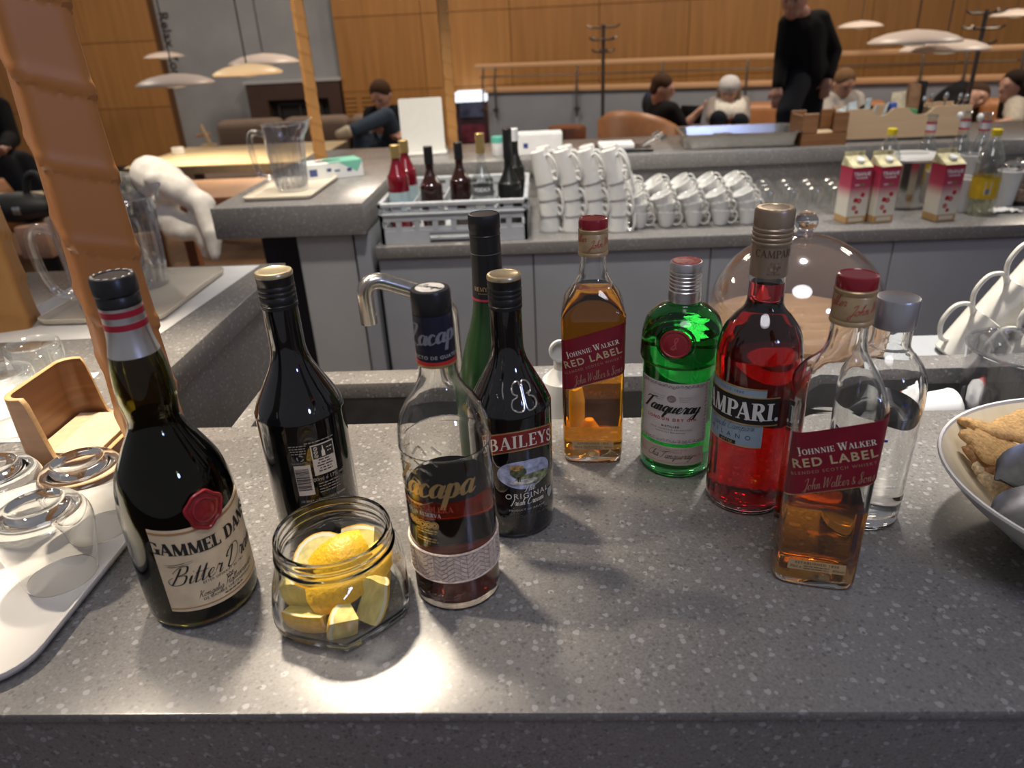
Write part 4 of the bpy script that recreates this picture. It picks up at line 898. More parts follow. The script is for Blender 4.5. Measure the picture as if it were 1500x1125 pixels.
# --- jar of lemon
JARG = glass('jar_glass', (0.97, 0.985, 0.975), 1.48)
jar = thing('lemon_jar', 'squat open glass jar holding lemon wedges', 'jar', (-0.198, 0.524, CT + 0.0005))
def hexr(a, k):
    q = ((a + 0.25) % (PI / 3)) - PI / 6
    return (1 - k) + k * 1.07 * math.cos(PI / 6) / math.cos(q)
def jarring(r, z):
    k = 0.8 if z < 0.055 else max(0.0, 0.8 * (0.072 - z) / 0.017)
    return [(r * hexr(2 * PI * j / 72, k) * math.cos(2 * PI * j / 72), r * hexr(2 * PI * j / 72, k) * math.sin(2 * PI * j / 72), z) for j in range(72)]
outer = cr([(0.052, 0.0), (0.0585, 0.0025), (0.0625, 0.010), (0.0655, 0.026), (0.0645, 0.044), (0.0590, 0.058), (0.0535, 0.066), (0.0528, 0.070), (0.0545, 0.0715), (0.0545, 0.0735), (0.0525, 0.0755), (0.0525, 0.080), (0.0535, 0.0815), (0.0525, 0.083), (0.0525, 0.0885), (0.0515, 0.0905)], 3)
inner = cr([(0.0485, 0.0895), (0.0482, 0.075), (0.0490, 0.066), (0.0545, 0.056), (0.0605, 0.043), (0.0615, 0.026), (0.0585, 0.012), (0.050, 0.007), (0.02, 0.006)], 3)
m = MB(); m.rings([jarring(r, z) for r, z in outer] + [jarring(r, z) for r, z in inner], cap0=True, cap1=True); m.build('glass_body', JARG, jar, ang=60)
RIND = mat('lemon_rind', (0.80, 0.46, 0.02), 0.35, 0.06, 300, bump=0.5)
PITH = mat('lemon_pith', (0.80, 0.74, 0.52), 0.6, 0.03, 100, sss=0.1)
FLESH = mat('lemon_flesh', (0.74, 0.60, 0.20), 0.25, 0.10, 160, (1, 1, 0.4), sss=0.15)
def sector(r0, r1, az, zh, na=10, nz=6):
    def pnt(r, a, t):
        z = zh * (2 * t - 1); q = r * math.sqrt(max(0.05, 1 - (z / 0.038) ** 2)); return (q * math.cos(a), q * math.sin(a), z)
    m = MB(); rr = []
    for i in range(na + 1):
        a = az * (i / na - 0.5)
        rr.append([pnt(r1, a, t / nz) for t in range(nz + 1)] + [pnt(r0, a, t / nz) for t in range(nz, -1, -1)])
    m.rings(rr, cap0=True, cap1=True); return m
_lem = {}
def lemon(label, loc, d, a, az=70, zh=0.020, r=0.027):
    """d: where the rind faces, a: the long axis"""
    key = (az, zh, r)
    if key not in _lem:
        A = math.radians(az)
        _lem[key] = [sector(r - 0.0011, r, A, zh).mesh('rind', RIND), sector(r - 0.0042, r - 0.0011, A, zh).mesh('pith', PITH), sector(0.0008, r - 0.0042, A, zh).mesh('flesh', FLESH)]
    z = Vector(a).normalized(); x = Vector(d); x = (x - z * x.dot(z)).normalized(); y = z.cross(x)
    c_ = Vector(loc) - x * r * 0.62
    t = thing('lemon_wedge', label, 'lemon', c_, 0, 'lemon wedges in the jar'); t.rotation_euler = Matrix(((x.x, y.x, z.x), (x.y, y.y, z.y), (x.z, y.z, z.z))).to_euler()
    for me in _lem[key]: link(me.name, me, t)
    return t
J = lambda x, y, z: (-0.198 + x, 0.524 + y, CT + z)
D = math.radians
for lb, p_, d, a, az, zh, rr in (
    ('lemon wedge with bright rind uppermost across the jar mouth', J(0.005, -0.006, 0.064), (0.1, -0.6, 0.8), (0.8, 0.5, 0.25), 85, 0.026, 0.028),
    ('thin lemon half slice facing up at the jar mouth', J(-0.019, 0.008, 0.066), (-0.4, 0.6, 0.6), (0.15, -0.6, 0.75), 160, 0.005, 0.028),
    ('pale lemon wedge lying against the back of the jar', J(0.018, 0.026, 0.058), (0.3, 0.9, 0.2), (0.9, -0.2, 0.2), 75, 0.018, 0.026),
    ('lemon wedge standing at the left glass wall of the jar', J(-0.034, -0.014, 0.036), (0.55, 0.45, 0.4), (-0.3, -0.2, 0.9), 80, 0.019, 0.027),
    ('lemon wedge lowest at the front left of the jar', J(-0.024, -0.036, 0.018), (-0.1, -0.8, -0.3), (1.0, -0.25, 0.05), 75, 0.020, 0.025),
    ('lemon wedge showing white pith at the front of the jar', J(0.008, -0.040, 0.020), (-0.85, 0.30, -0.25), (0.2, -0.2, 0.9), 75, 0.014, 0.026),
    ('lemon wedge leaning on the right glass wall of the jar', J(0.036, -0.020, 0.027), (0.75, 0.35, -0.35), (0.3, 0.3, 0.9), 75, 0.020, 0.026),
    ('lemon wedge with orange-yellow rind in the middle of the jar', J(0.004, -0.024, 0.044), (0.1, -0.85, 0.5), (0.85, 0.4, 0.35), 80, 0.026, 0.027),
    ('lemon wedge low at the back left of the jar', J(-0.024, 0.024, 0.028), (-0.5, 0.7, 0.3), (0.7, 0.6, 0.2), 80, 0.018, 0.026),
    ('lemon wedge low at the back right of the jar', J(0.028, 0.022, 0.030), (0.7, 0.4, 0.4), (-0.3, 0.9, 0.2), 80, 0.018, 0.026),
    ('lemon wedge with glossy rind below the jar rim on the right', J(0.033, 0.000, 0.050), (0.4, -0.6, 0.7), (0.6, 0.75, 0.3), 75, 0.018, 0.024)):
    lemon(lb, p_, d, a, az, zh, rr)

# --- white tray with upturned glasses at the near left
def tray(name, label, x0, x1, y0, y1, z, mt, h=0.014, r=0.035, lip=0.012):
    t = thing(name, label, 'tray', ((x0 + x1) / 2, (y0 + y1) / 2, z)); hx, hy = (x1 - x0) / 2, (y1 - y0) / 2
    def R(d, zz): return [(x, y, zz) for x, y in rrect(-hx + d, hx - d, -hy + d, hy - d, max(r - d * 0.6, 0.004), 8)]
    m = MB(); m.rings([R(lip, 0.0), R(lip * 0.4, 0.003), R(0.0, h - 0.003), R(0.0, h), R(0.0022, h), R(0.005, h - 0.004), R(lip * 1.15, 0.0042)], cap0=True, cap1=True)
    m.build('tray_body', mt, t, ang=50); return t
WHITE = mat('white_melamine', (0.72, 0.69, 0.65), 0.28, 0.02, 5)
tray('serving_tray', 'white rounded melamine tray under the upturned glasses', -0.93, -0.456, 0.420, 0.728, CT + 0.0004, WHITE, 0.014, 0.045)
CUPG = thin('clear_tumbler_glass', (0.955, 0.965, 0.965), 0.05, 0.85, 0.01)
TZ = CT + 0.0049
def upturned(label, px):
    p_ = at_z(px[0], px[1], TZ); t = thing('wine_tumbler', label, 'glass', p_, 0, 'upturned round glasses on the white tray')
    o = cr([(0.0335, 0.0), (0.0365, 0.015), (0.0415, 0.038), (0.0450, 0.058), (0.0435, 0.072), (0.0365, 0.0835), (0.0270, 0.0890)], 4) + [(0.0245, 0.0898), (0.0225, 0.0885), (0.012, 0.0872), (0.001, 0.0870)]
    i_ = cr([(0.0324, 0.0), (0.0354, 0.015), (0.0403, 0.038), (0.0435, 0.058), (0.0420, 0.072), (0.0330, 0.080), (0.016, 0.0815)], 4) + [(0.001, 0.0816)]
    m = MB(); m.lathe(o[::-1] + i_, 56); m.build('glass_bowl', CLEAR, t, ang=60); return t
upturned('upturned round glass nearest the tray corner', (92, 842)); upturned('upturned round glass before the napkin holder', (148, 772))
upturned('upturned round glass cut by the picture edge on the white tray', (26, 780))
# --- two straight tumblers on paper
def straight_tumbler(label, loc):
    t = thing('water_tumbler', label, 'glass', loc, 0, 'upturned straight tumblers on paper')
    m = MB(); m.lathe([(0.001, 0.083), (0.034, 0.083), (0.0365, 0.0865), (0.0385, 0.085), (0.0405, 0.078), (0.0415, 0.04), (0.0420, 0.0), (0.0408, 0.0), (0.0400, 0.04), (0.0390, 0.070), (0.034, 0.074), (0.001, 0.0745)], 56); m.build('glass_body', CUPG, t, ang=60); return t
PAPER = mat('white_paper', (0.74, 0.73, 0.71), 0.8, 0.02, 20)
def sheet(name, label, pts, z, th=0.0008):
    c_ = [sum(p[i] for p in pts) / len(pts) for i in (0, 1)]
    t = thing(name, label, 'paper', (c_[0], c_[1], z)); m = MB(); m.prism([(x - c_[0], y - c_[1]) for x, y in pts], 0, th); m.build('paper', PAPER, t, smooth=False); return t
sheet('paper_sheet', 'white paper sheet under the straight tumblers', [(-1.25, 0.835), (-0.725, 0.855), (-0.757, 1.085), (-1.25, 1.06)], CT + 0.0003)
straight_tumbler('straight upturned tumbler behind the plywood napkin holder', (-0.80, 1.012, CT + 0.0013))
straight_tumbler('straight upturned tumbler left of the plywood napkin holder', (-0.775, 0.905, CT + 0.0013))
# --- bent plywood napkin holder
nh = thing('napkin_holder', 'bent walnut plywood napkin holder with high corner', 'holder', (-0.617, 0.826, CT + 0.0004))
pathxy = rrect(-0.053, 0.053, -0.066, 0.066, 0.020, 8)
WAL = wood('walnut_ply', (0.16, 0.07, 0.028), (0.27, 0.13, 0.055), 0.35, 9, (0.6, 0.6, 9)); PLYE = wood('ply_edge', (0.50, 0.30, 0.13), (0.62, 0.40, 0.19), 0.45, 60, (1, 1, 8))
def hh(x, y):
    t = (-0.006 - x) / 0.018; t = min(max(t, 0), 1); t = t * t * (3 - 2 * t)
    return 0.028 + (0.112 - 0.028) * t
def dens(pts):
    out = []
    for i, p in enumerate(pts):
        q = pts[(i + 1) % len(pts)]; n = max(1, int(math.hypot(q[0] - p[0], q[1] - p[1]) / 0.004))
        out += [(p[0] + (q[0] - p[0]) * k / n, p[1] + (q[1] - p[1]) * k / n) for k in range(n)]
    return out
o_ = dens(pathxy); sc_ = lambda p, d: (p[0] * (1 - d / 0.053), p[1] * (1 - d / 0.066))
m = MB(); m.rings([[(x, y, 0) for x, y in o_], [(x, y, hh(x, y) - 0.0012) for x, y in o_]]); i_ = [sc_(p, 0.006) for p in o_]
m.rings([[(x, y, hh(p[0], p[1]) - 0.0012) for (x, y), p in zip(i_, o_)], [(x, y, 0.003) for x, y in i_]]); m.build('plywood_wall', WAL, nh)
m = MB(); m.rings([[(x, y, hh(x, y) - 0.0012) for x, y in o_], [(p[0], p[1], hh(*q)) for p, q in zip([sc_(p, 0.0006) for p in o_], o_)], [(p[0], p[1], hh(*q)) for p, q in zip([sc_(p, 0.0054) for p in o_], o_)], [(x, y, hh(p[0], p[1]) - 0.0012) for (x, y), p in zip(i_, o_)]]); m.build('plywood_edge', PLYE, nh, ang=80)
m = MB(); m.prism([sc_(p, 0.0065) for p in o_], 0.0005, 0.004); m.build('base_board', WAL, nh)
np_ = thing('napkin_stack', 'beige folded napkins inside the plywood holder', 'napkins', (-0.617, 0.826, CT + 0.005))
KR = mat('kraft_napkin', (0.62, 0.47, 0.29), 0.85, 0.05, 60)
for k in range(9): m = MB(); m.box((-0.043, -0.056, 0.0030 * k), (0.043 + R_.uniform(-.002, .002), 0.055 + R_.uniform(-.002, .002), 0.0030 * k + 0.0027), 0.0008, 1); m.build('napkin', KR, np_)

# --- leather wrapped columns
def leather(name, c0, c1, rough=0.42): return wood(name, c0, c1, rough, 5, (1, 1, 1))
LEA_B = leather('brown_leather', (0.34, 0.135, 0.038), (0.40, 0.165, 0.050)); LEA_Y = leather('lit_tan_leather', (0.44, 0.215, 0.06), (0.52, 0.26, 0.08))  # yellower leather carries the light on the edge column in its colour
def column(label, x, y, z0, z1, s, rz, mt, pitch=0.085, rows=11):
    t = thing('leather_column', label, 'column', (x, y, z0), rz, 'leather wrapped columns')
    base = dens_n(rrect(-s / 2, s / 2, -s / 2, s / 2, s * 0.14, 4), 56)
    N = int((z1 - z0) / pitch * rows); rr = []
    for i in range(N + 1):
        z = (z1 - z0) * i / N; ring = []
        for j, (px_, py_) in enumerate(base):
            a = j / len(base)
            f = ((z + pitch * a) / pitch) % 1.0
            bulge = 0.085 * (1 - f) ** 2.5 + 0.045 * math.exp(-((f - 0.13) / 0.06) ** 2) + 0.02 * math.sin(f * PI)
            k = 1 + bulge + 0.004 * math.sin(7 * a * 2 * PI + i * 0.13); ring.append((px_ * k, py_ * k, z))
        rr.append(ring)
    m = MB(); m.rings(rr, cap0=True, cap1=True); m.build('leather_wrap', mt, t, ang=28); return t
def dens_n(pts, n):
    L_ = [0]
    for i in range(len(pts)): q = pts[(i + 1) % len(pts)]; L_.append(L_[-1] + math.hypot(q[0] - pts[i][0], q[1] - pts[i][1]))
    out = []
    for k in range(n):
        d = L_[-1] * k / n
        for i in range(len(pts)):
            if L_[i] <= d < L_[i + 1] + 1e-9 and L_[i + 1] > L_[i]:
                f = (d - L_[i]) / (L_[i + 1] - L_[i]); q = pts[(i + 1) % len(pts)]; out.append((pts[i][0] + (q[0] - pts[i][0]) * f, pts[i][1] + (q[1] - pts[i][1]) * f)); break
    return out
column('thick brown leather wrapped column behind the bitter bottle', -0.508, 0.797, CT + 0.0003, 2.9, 0.066, D(40), LEA_B, 0.085, 20)
column('lit-toned tan leather wrapped column at the picture edge behind the tumblers', -1.068, 1.33, CT + 0.0003, 2.9, 0.072, D(20), LEA_Y, 0.085)
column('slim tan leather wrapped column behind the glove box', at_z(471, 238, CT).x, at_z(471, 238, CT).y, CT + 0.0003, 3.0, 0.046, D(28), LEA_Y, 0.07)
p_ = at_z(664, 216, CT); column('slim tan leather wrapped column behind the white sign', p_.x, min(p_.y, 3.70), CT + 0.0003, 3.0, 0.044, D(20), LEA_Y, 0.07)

# --- fluted water jugs
JUG = thin('clear_jug_plastic', (0.91, 0.915, 0.93), 0.13, 0.85, 0.06); WATER = thin('water_in_jug', (0.93, 0.95, 0.97), 0.05, 0.6, 0.02)
def jug(label, loc, rz, k=1.0, fill=0.45):
    """handle towards local -x, spout towards +x"""
    t = thing('water_jug', label, 'jug', loc, rz, 'fluted clear water jugs'); H = 0.215 * k; rb, rt = 0.054 * k, 0.068 * k
    def rad(z, a, inner=0.0):
        r = rb + (rt - rb) * (z / H) ** 0.8 - inner
        if 0.08 * H < z < 0.80 * H: r -= 0.0040 * k * abs(math.sin(9 * a)) 
        sp = max(0, math.cos(a)) ** 14; zz = max(0, (z / H - 0.72) / 0.28)
        return r + sp * zz * zz * 0.034 * k
    zs = [0, 0.006 * k] + [H * q for q in (0.06, 0.1, 0.2, 0.3, 0.4, 0.5, 0.6, 0.7, 0.78, 0.82, 0.86, 0.9, 0.94, 0.97, 1.0)]
    def ring(z, inner=0.0): return [(rad(z, 2 * PI * j / 72, inner) * math.cos(2 * PI * j / 72), rad(z, 2 * PI * j / 72, inner) * math.sin(2 * PI * j / 72), z + (0.016 * k * max(0, math.cos(2 * PI * j / 72)) ** 14 if z > 0.96 * H else 0)) for j in range(72)]
    first = [(x * 0.9, y * 0.9, 0) for x, y, z in ring(0)]
    m = MB(); m.rings([first] + [ring(z) for z in zs[1:]] + [ring(z, 0.0028 * k) for z in zs[:1:-1]], cap0=True, cap1=True); m.build('jug_body', JUG, t, ang=60)
    m = MB(); m.tube(cr([(-rt * 0.93, 0, 0.86 * H), (-rt - 0.030 * k, 0, 0.90 * H), (-rt - 0.048 * k, 0, 0.80 * H), (-rt - 0.044 * k, 0, 0.45 * H), (-rt - 0.026 * k, 0, 0.24 * H), (-rb * 0.95, 0, 0.20 * H)], 6), 0.0105 * k, 12); m.build('handle', JUG, t)
    m = MB(); m.tube([(rad(H, 2 * PI * j / 60) * math.cos(2 * PI * j / 60), rad(H, 2 * PI * j / 60) * math.sin(2 * PI * j / 60), H + 0.016 * k * max(0, math.cos(2 * PI * j / 60)) ** 14) for j in range(60)], 0.0022 * k, 6, closed=True); m.build('rim', JUG, t)
    if fill:
        m = MB(); m.rings([[(x * 0.9, y * 0.9, 0.0065 * k) for x, y, z in ring(0.006 * k, 0.003 * k)]] + [ring(H * q, 0.0032 * k) for q in [i * fill / 6 for i in range(1, 7)]], cap0=True, cap1=True); m.build('water', WATER, t, ang=60)
    return t
CREAM = mat('cream_tray_plastic', (0.66, 0.59, 0.46), 0.35, 0.02, 8)
sheet('paper_liner', 'white paper liner under the cream tray', [(-1.10, 1.235), (-0.735, 1.25), (-0.70, 1.705), (-1.10, 1.70)], CT + 0.0003)
tray('cream_tray', 'cream tray carrying two jugs on the side counter', -1.02, -0.758, 1.315, 1.655, CT + 0.0013, CREAM, 0.014, 0.025)
jug('half-full water jug behind the thick brown column', (-0.910, 1.555, CT + 0.006), D(62), 0.92, 0.42)
jug('water jug with its handle showing left of the thick brown column', (-0.900, 1.385, CT + 0.006), D(12), 0.92, 0.2)

# --- things in the gutter sink
fc = thing('sink_tap', 'brushed steel swivel tap bent over the gutter sink', 'tap', (-0.152, 1.085, 0.9002))
m = MB(); m.lathe([(0.001, 0.0), (0.020, 0.0), (0.020, 0.006), (0.013, 0.008), (0.012, 0.02), (0.001, 0.02)], 32); m.build('base', STEEL, fc)
m = MB(); m.tube(cr([(0, 0, 0.015), (0, 0, 0.085), (-0.001, -0.001, 0.112), (-0.010, -0.006, 0.132), (-0.028, -0.014, 0.143), (-0.085, -0.036, 0.172), (-0.100, -0.042, 0.178), (-0.113, -0.047, 0.176), (-0.120, -0.050, 0.164), (-0.1205, -0.0505, 0.145), (-0.120, -0.050, 0.115)], 5), 0.0125, 20); m.build('spout_pipe', STEEL, fc)
m = MB(); m.tube([(-0.120, -0.050, 0.1275), (-0.120, -0.050, 0.1135)], 0.0128, 20); m.build('aerator', STEEL, fc)
sq = thing('squeeze_bottle', 'white plastic squeeze bottle in the sink behind the cream liqueur', 'bottle', (0.022, 0.985, 0.7205))
WPL = mat('white_plastic', (0.74, 0.74, 0.72), 0.4, 0.01)
m = MB(); m.lathe([(0.030, 0), (0.034, 0.004), (0.034, 0.19), (0.030, 0.214), (0.016, 0.228), (0.013, 0.232), (0.013, 0.25), (0.001, 0.25)], 40); m.build('body', WPL, sq)
m = MB(); m.lathe([(0.016, 0.0), (0.0165, 0.002), (0.0165, 0.011), (0.0135, 0.011), (0.0135, 0.002), (0.001, 0.002)], 32); m.move(Matrix.Translation((-0.004, -0.004, 0.262)) @ Matrix.Rotation(D(78), 4, 'X') @ Matrix.Rotation(D(10), 4, 'Y')); m.build('flip_lid', WPL, sq)
yb = thing('yellow_sponge_bottle', 'small yellow capped bottle in the sink beside the square whisky', 'bottle', (0.060, 0.945, 0.7205))
m = MB(); m.lathe([(0.022, 0), (0.024, 0.003), (0.024, 0.12), (0.012, 0.14), (0.012, 0.15), (0.001, 0.15)], 32); m.build('body', mat('yellow_plastic', (0.75, 0.50, 0.03), 0.4, 0.02), yb)
m = MB(); m.lathe([(0.013, 0.148), (0.0135, 0.165), (0.006, 0.178), (0.001, 0.178)], 24); m.build('nozzle', MATS['yellow_plastic'], yb)
jug('empty fluted jug standing in the sink behind the biscuit bowl', (0.688, 0.974, 0.7205), D(-98), 1.15, 0)
rw = thing('paper_cup', 'red and white paper cup lying in the sink behind the vodka', 'cup', (0.545, 0.985, 0.862), D(8), )
def cupshell(r0, r1, h, th=0.0012, n=40): return [(0.001, 0.004), (r0 - th, 0.004), (r1 - th, h), (r1 + 0.001, h), (r1, h - 0.002), (r0, 0.0), (0.001, 0.0)]
mv = Matrix.Rotation(D(90), 4, 'Y') @ Matrix.Translation((0, 0, -0.02))
m = MB(); m.lathe(cupshell(0.024, 0.031, 0.085), 40); m.move(mv); m.build('cup_body', PAPER, rw)
m = MB(); m.lathe([(0.0243, 0.001), (0.0262, 0.022), (0.0255, 0.022), (0.0238, 0.001)], 40, cap0=False, cap1=False); m.move(Matrix.Rotation(D(90), 4, 'Y') @ Matrix.Translation((0, 0, -0.02))); m.build('red_band', mat('red_print', (0.55, 0.04, 0.03), 0.5, 0), rw)
rwb = thing('steel_strainer_box', 'dark steel box in the sink carrying the lying paper cup', 'box', (0.56, 0.985, 0.7205)); m = MB(); m.box((-0.07, -0.05, 0), (0.07, 0.06, 0.108), 0.004); m.build('box_body', mat('dull_steel', (0.22, 0.22, 0.22), 0.4, 0.05, metal=0.8), rwb)

MUGM = mat('glazed_white_china', (0.70, 0.69, 0.655), 0.16, 0.02, 8)
MUGB = mat('cream_glazed_china', (0.66, 0.63, 0.55), 0.25, 0.03, 40)
def mug_meshes(r0, r1, h, hr, mt, key):
    m = MB(); m.lathe([(r0 - 0.006, 0.0), (r0, 0.003), (r0 + (r1 - r0) * 0.5, h * 0.5), (r1, h), (r1 - 0.0018, h + 0.0012), (r1 - 0.0034, h), (r0 - 0.0032 + (r1 - r0) * 0.5, h * 0.5), (r0 - 0.004, 0.007), (0.001, 0.006)], 36); a = m.mesh('cup_body', mt)
    m = MB(); m.tube(cr([(r1 - 0.002, 0, h * 0.90), (r1 + hr * 0.5, 0, h * 0.98), (r1 + hr, 0, h * 0.78), (r1 + hr * 0.85, 0, h * 0.42), (r1 + hr * 0.2, 0, h * 0.2), (r0 + (r1 - r0) * 0.2 - 0.001, 0, h * 0.24)], 5), 0.0042 * h / 0.09, 8); c_ = m.mesh('handle', mt)
    return a, c_
def place(meshes, name, label, cat, loc, rot, group):
    t = thing(name, label, cat, loc, 0, group); t.rotation_euler = rot
    for me in meshes: link(me.name, me, t)
    return t
BIGMUG = mug_meshes(0.033, 0.044, 0.088, 0.038, MUGB, 'b')
def leaning(px, py, y, n, tilt, azim, labels, step=0.068):
    c_ = at_y(px, py, y); ax = Vector((math.sin(tilt) * math.cos(azim), math.sin(tilt) * math.sin(azim), math.cos(tilt)))
    rot = ax.to_track_quat('Z', 'Y'); rot = (rot @ Matrix.Rotation(0, 4, 'Z').to_quaternion())
    # turn the handle to the upper left
    best = max((k for k in range(36)), key=lambda k: (rot @ Matrix.Rotation(D(10 * k), 4, 'Z').to_quaternion() @ Vector((1, 0, 0))).dot(Vector((-0.8, -0.2, 0.55))))
    q = rot @ Matrix.Rotation(D(10 * best), 4, 'Z').to_quaternion()
    for k in range(n):
        place(BIGMUG, 'coffee_mug', labels[k], 'mug', c_ + ax * step * (k - 1), q.to_euler(), 'cream mugs stacked leaning in the sink')
leaning(1436, 484, 1.215, 4, D(40), D(0), ('cream mug lowest of the leaning stack behind the empty jug', 'cream mug second in the leaning stack behind the empty jug', 'cream mug third in the leaning stack behind the empty jug', 'cream mug at the top of the leaning stack behind the empty jug'))
leaning(1502, 520, 1.175, 3, D(40), D(0), ('cream mug lowest of the nearer leaning stack by the empty jug', 'cream mug in the middle of the nearer leaning stack by the empty jug', 'cream mug at the top of the nearer leaning stack by the empty jug'))

m = MB(); m.box((0.60, 1.1115, 0.84), (1.45, 1.30, 0.855), 0.002); tag(m.build('mug_shelf', PANEL), 'narrow grey shelf behind the sink under the leaning mugs', 'shelf')
# --- glass cloche on a bracket shelf behind the sink
sh = thing('bracket_shelf', 'small grey shelf behind the sink under the cloche', 'shelf', (0.465, 1.29, 0)); m = MB(); m.box((-0.14, -0.178, 0.80), (0.13, 0.16, 0.82), 0.002); m.build('board', PANEL, sh); m = MB(); m.box((-0.12, -0.178, 0.45), (0.13, -0.150, 0.80)); m.build('bracket', PANEL, sh)
cs = thing('cake_board', 'round wooden cake board under the glass cloche', 'board', (0.465, 1.295, 0.8205))
m = MB(); m.lathe([(0.001, 0.0), (0.07, 0.0), (0.07, 0.055), (0.158, 0.060), (0.160, 0.066), (0.158, 0.074), (0.001, 0.074)], 64); m.build('board', wood('pale_board', (0.46, 0.28, 0.13), (0.60, 0.40, 0.20), 0.5, 8, (1, 8, 1)), cs)
cl = thing('glass_cloche', 'large clear domed glass cloche with ball knob', 'cloche', (0.465, 1.295, 0.8948))
CLO = thin('cloche_glass', (0.80, 0.79, 0.815), 0.10, 0.6, 0.05)
pr = [(0.156 * math.cos(a), 0.020 + 0.143 * math.sin(a)) for a in [PI / 2 * k / 18 for k in range(18)]]
m = MB(); m.lathe([(0.156, 0.0), (0.157, 0.004)] + pr + [(0.004, 0.163)] + [(max(r - 0.003, 0.003), z - 0.003) for r, z in reversed(pr)] + [(0.153, 0.001)], 64, cap0=False, cap1=False); m.build('dome', CLO, cl, ang=60)
m = MB(); m.lathe([(0.001, 0.160), (0.017, 0.162), (0.0145, 0.168), (0.013, 0.171)] + [(0.020 * math.sin(a), 0.187 - 0.019 * math.cos(a)) for a in [0.65 + (PI - 0.65) * k / 12 for k in range(12)]] + [(0.001, 0.206)], 40); m.build('knob', glass('knob_glass', (0.93, 0.93, 0.95), 1.45), cl)

# --- biscuit bowl with tongs
BX, BY = 0.568, 0.588
bw = thing('biscuit_bowl', 'oval white bowl with cream inside full of biscuits', 'bowl', (BX, BY, CT + 0.0004), D(12))
def ell(k, z, dx=0.0, n=72): return [(0.186 * k * math.cos(2 * PI * j / n), 0.176 * k * math.sin(2 * PI * j / n), z + 0.006 * math.cos(2 * PI * j / n) ** 2 * (1 if z > 0.03 else 0)) for j in range(n)]
op = cr([(0.36, 0.0), (0.40, 0.002), (0.56, 0.014), (0.76, 0.034), (0.90, 0.056), (0.985, 0.074), (1.0, 0.078)], 3)
ip = cr([(0.975, 0.077), (0.88, 0.058), (0.74, 0.038), (0.54, 0.019), (0.36, 0.008), (0.05, 0.006)], 3)
m = MB(); m.rings([ell(k, z) for k, z in op], cap0=True); m.rings([ell(1.0, 0.078), ell(0.996, 0.0802), ell(0.982, 0.0800), ell(0.975, 0.077)]); m.build('bowl_shell', mat('white_bowl_glaze', (0.66, 0.64, 0.62), 0.25, 0.02, 8), bw, ang=60)
m = MB(); m.rings([ell(k, z) for k, z in ip], cap1=True); m.build('bowl_lining', wood('cream_bowl_inside', (0.62, 0.53, 0.36), (0.72, 0.63, 0.46), 0.35, 6, (10, 1, 1)), bw, ang=60)
BIS = mat('baked_biscuit', (0.56, 0.33, 0.125), 0.8, 0.14, 260, bump=1.0); BISD = mat('dark_biscuit', (0.34, 0.17, 0.065), 0.75, 0.14, 260, bump=1.0); BISL = mat('sugar_biscuit', (0.62, 0.46, 0.28), 0.75, 0.16, 260, bump=1.0)
def biscuit(label, px, py, z, rot, sx, sy, mt, lobes, th=0.008, seed=1):
    rr_ = random.Random(seed); c_ = at_z(px, py, z); kz = 0.36 + 0.62 * min(1, max(0, (z - CT - 0.004) / 0.07)) ** 0.7 - 0.8 * max(sx, sy) / 0.18; q_ = math.hypot((c_.x - BX) / 0.186, (c_.y - BY) / 0.176); c_ = Vector((BX + (c_.x - BX) * min(1, kz / q_), BY + (c_.y - BY) * min(1, kz / q_), c_.z + 0.010)); t = thing('biscuit', label, 'biscuit', c_, 0, 'biscuits in the white bowl'); t.rotation_euler = rot
    ph = rr_.uniform(0, 6); n = 40
    def out(k, zz): return [(sx * k * (1 + 0.17 * math.cos(lobes * 2 * PI * j / n + ph) + 0.05 * math.sin(9 * 2 * PI * j / n)) * math.cos(2 * PI * j / n), sy * k * (1 + 0.17 * math.cos(lobes * 2 * PI * j / n + ph) + 0.05 * math.sin(7 * 2 * PI * j / n)) * math.sin(2 * PI * j / n), zz + rr_.uniform(-.0006, .0006)) for j in range(n)]
    m = MB(); m.rings([out(0.9, -th / 2), out(0.99, -th * 0.3), out(1.0, th * 0.1), out(0.93, th * 0.42), out(0.7, th * 0.55), out(0.35, th * 0.6)], cap0=True, cap1=True); m.build('biscuit_body', mt, t, ang=70); return t
biscuit('biscuit figure leaning highest on the bowl wall', 1432, 634, 0.985, (D(-12), D(10), D(-20)), 0.034, 0.019, BIS, 4, 0.009, 3)
biscuit('large biscuit figure in the middle of the bowl', 1452, 668, 0.982, (D(18), D(8), D(30)), 0.030, 0.030, BIS, 5, 0.009, 4)
biscuit('golden biscuit at the picture edge by the bowl wall', 1492, 636, 0.984, (D(12), D(-6), D(10)), 0.032, 0.022, BIS, 3, 0.009, 5)
biscuit('dark finger biscuit on edge against the bowl wall', 1413, 690, 0.973, (D(55), D(20), D(-62)), 0.033, 0.010, BISD, 2, 0.012, 6)
biscuit('sugared biscuit below the large figure biscuit', 1446, 690, 0.972, (D(35), D(0), D(20)), 0.020, 0.014, BISL, 3, 0.009, 7)
biscuit('small brown biscuit below the highest figure biscuit', 1417, 668, 0.969, (D(30), D(30), D(15)), 0.016, 0.011, BISD, 3, 0.008, 8)
biscuit('pale biscuit half hidden by the lower tong blade', 1448, 728, 0.962, (D(50), D(10), D(-70)), 0.024, 0.012, BISL, 3, 0.009, 9)
biscuit('biscuit under the tongs at the picture edge', 1497, 790, 0.962, (D(20), D(10), D(15)), 0.022, 0.013, BIS, 3, 0.009, 10)
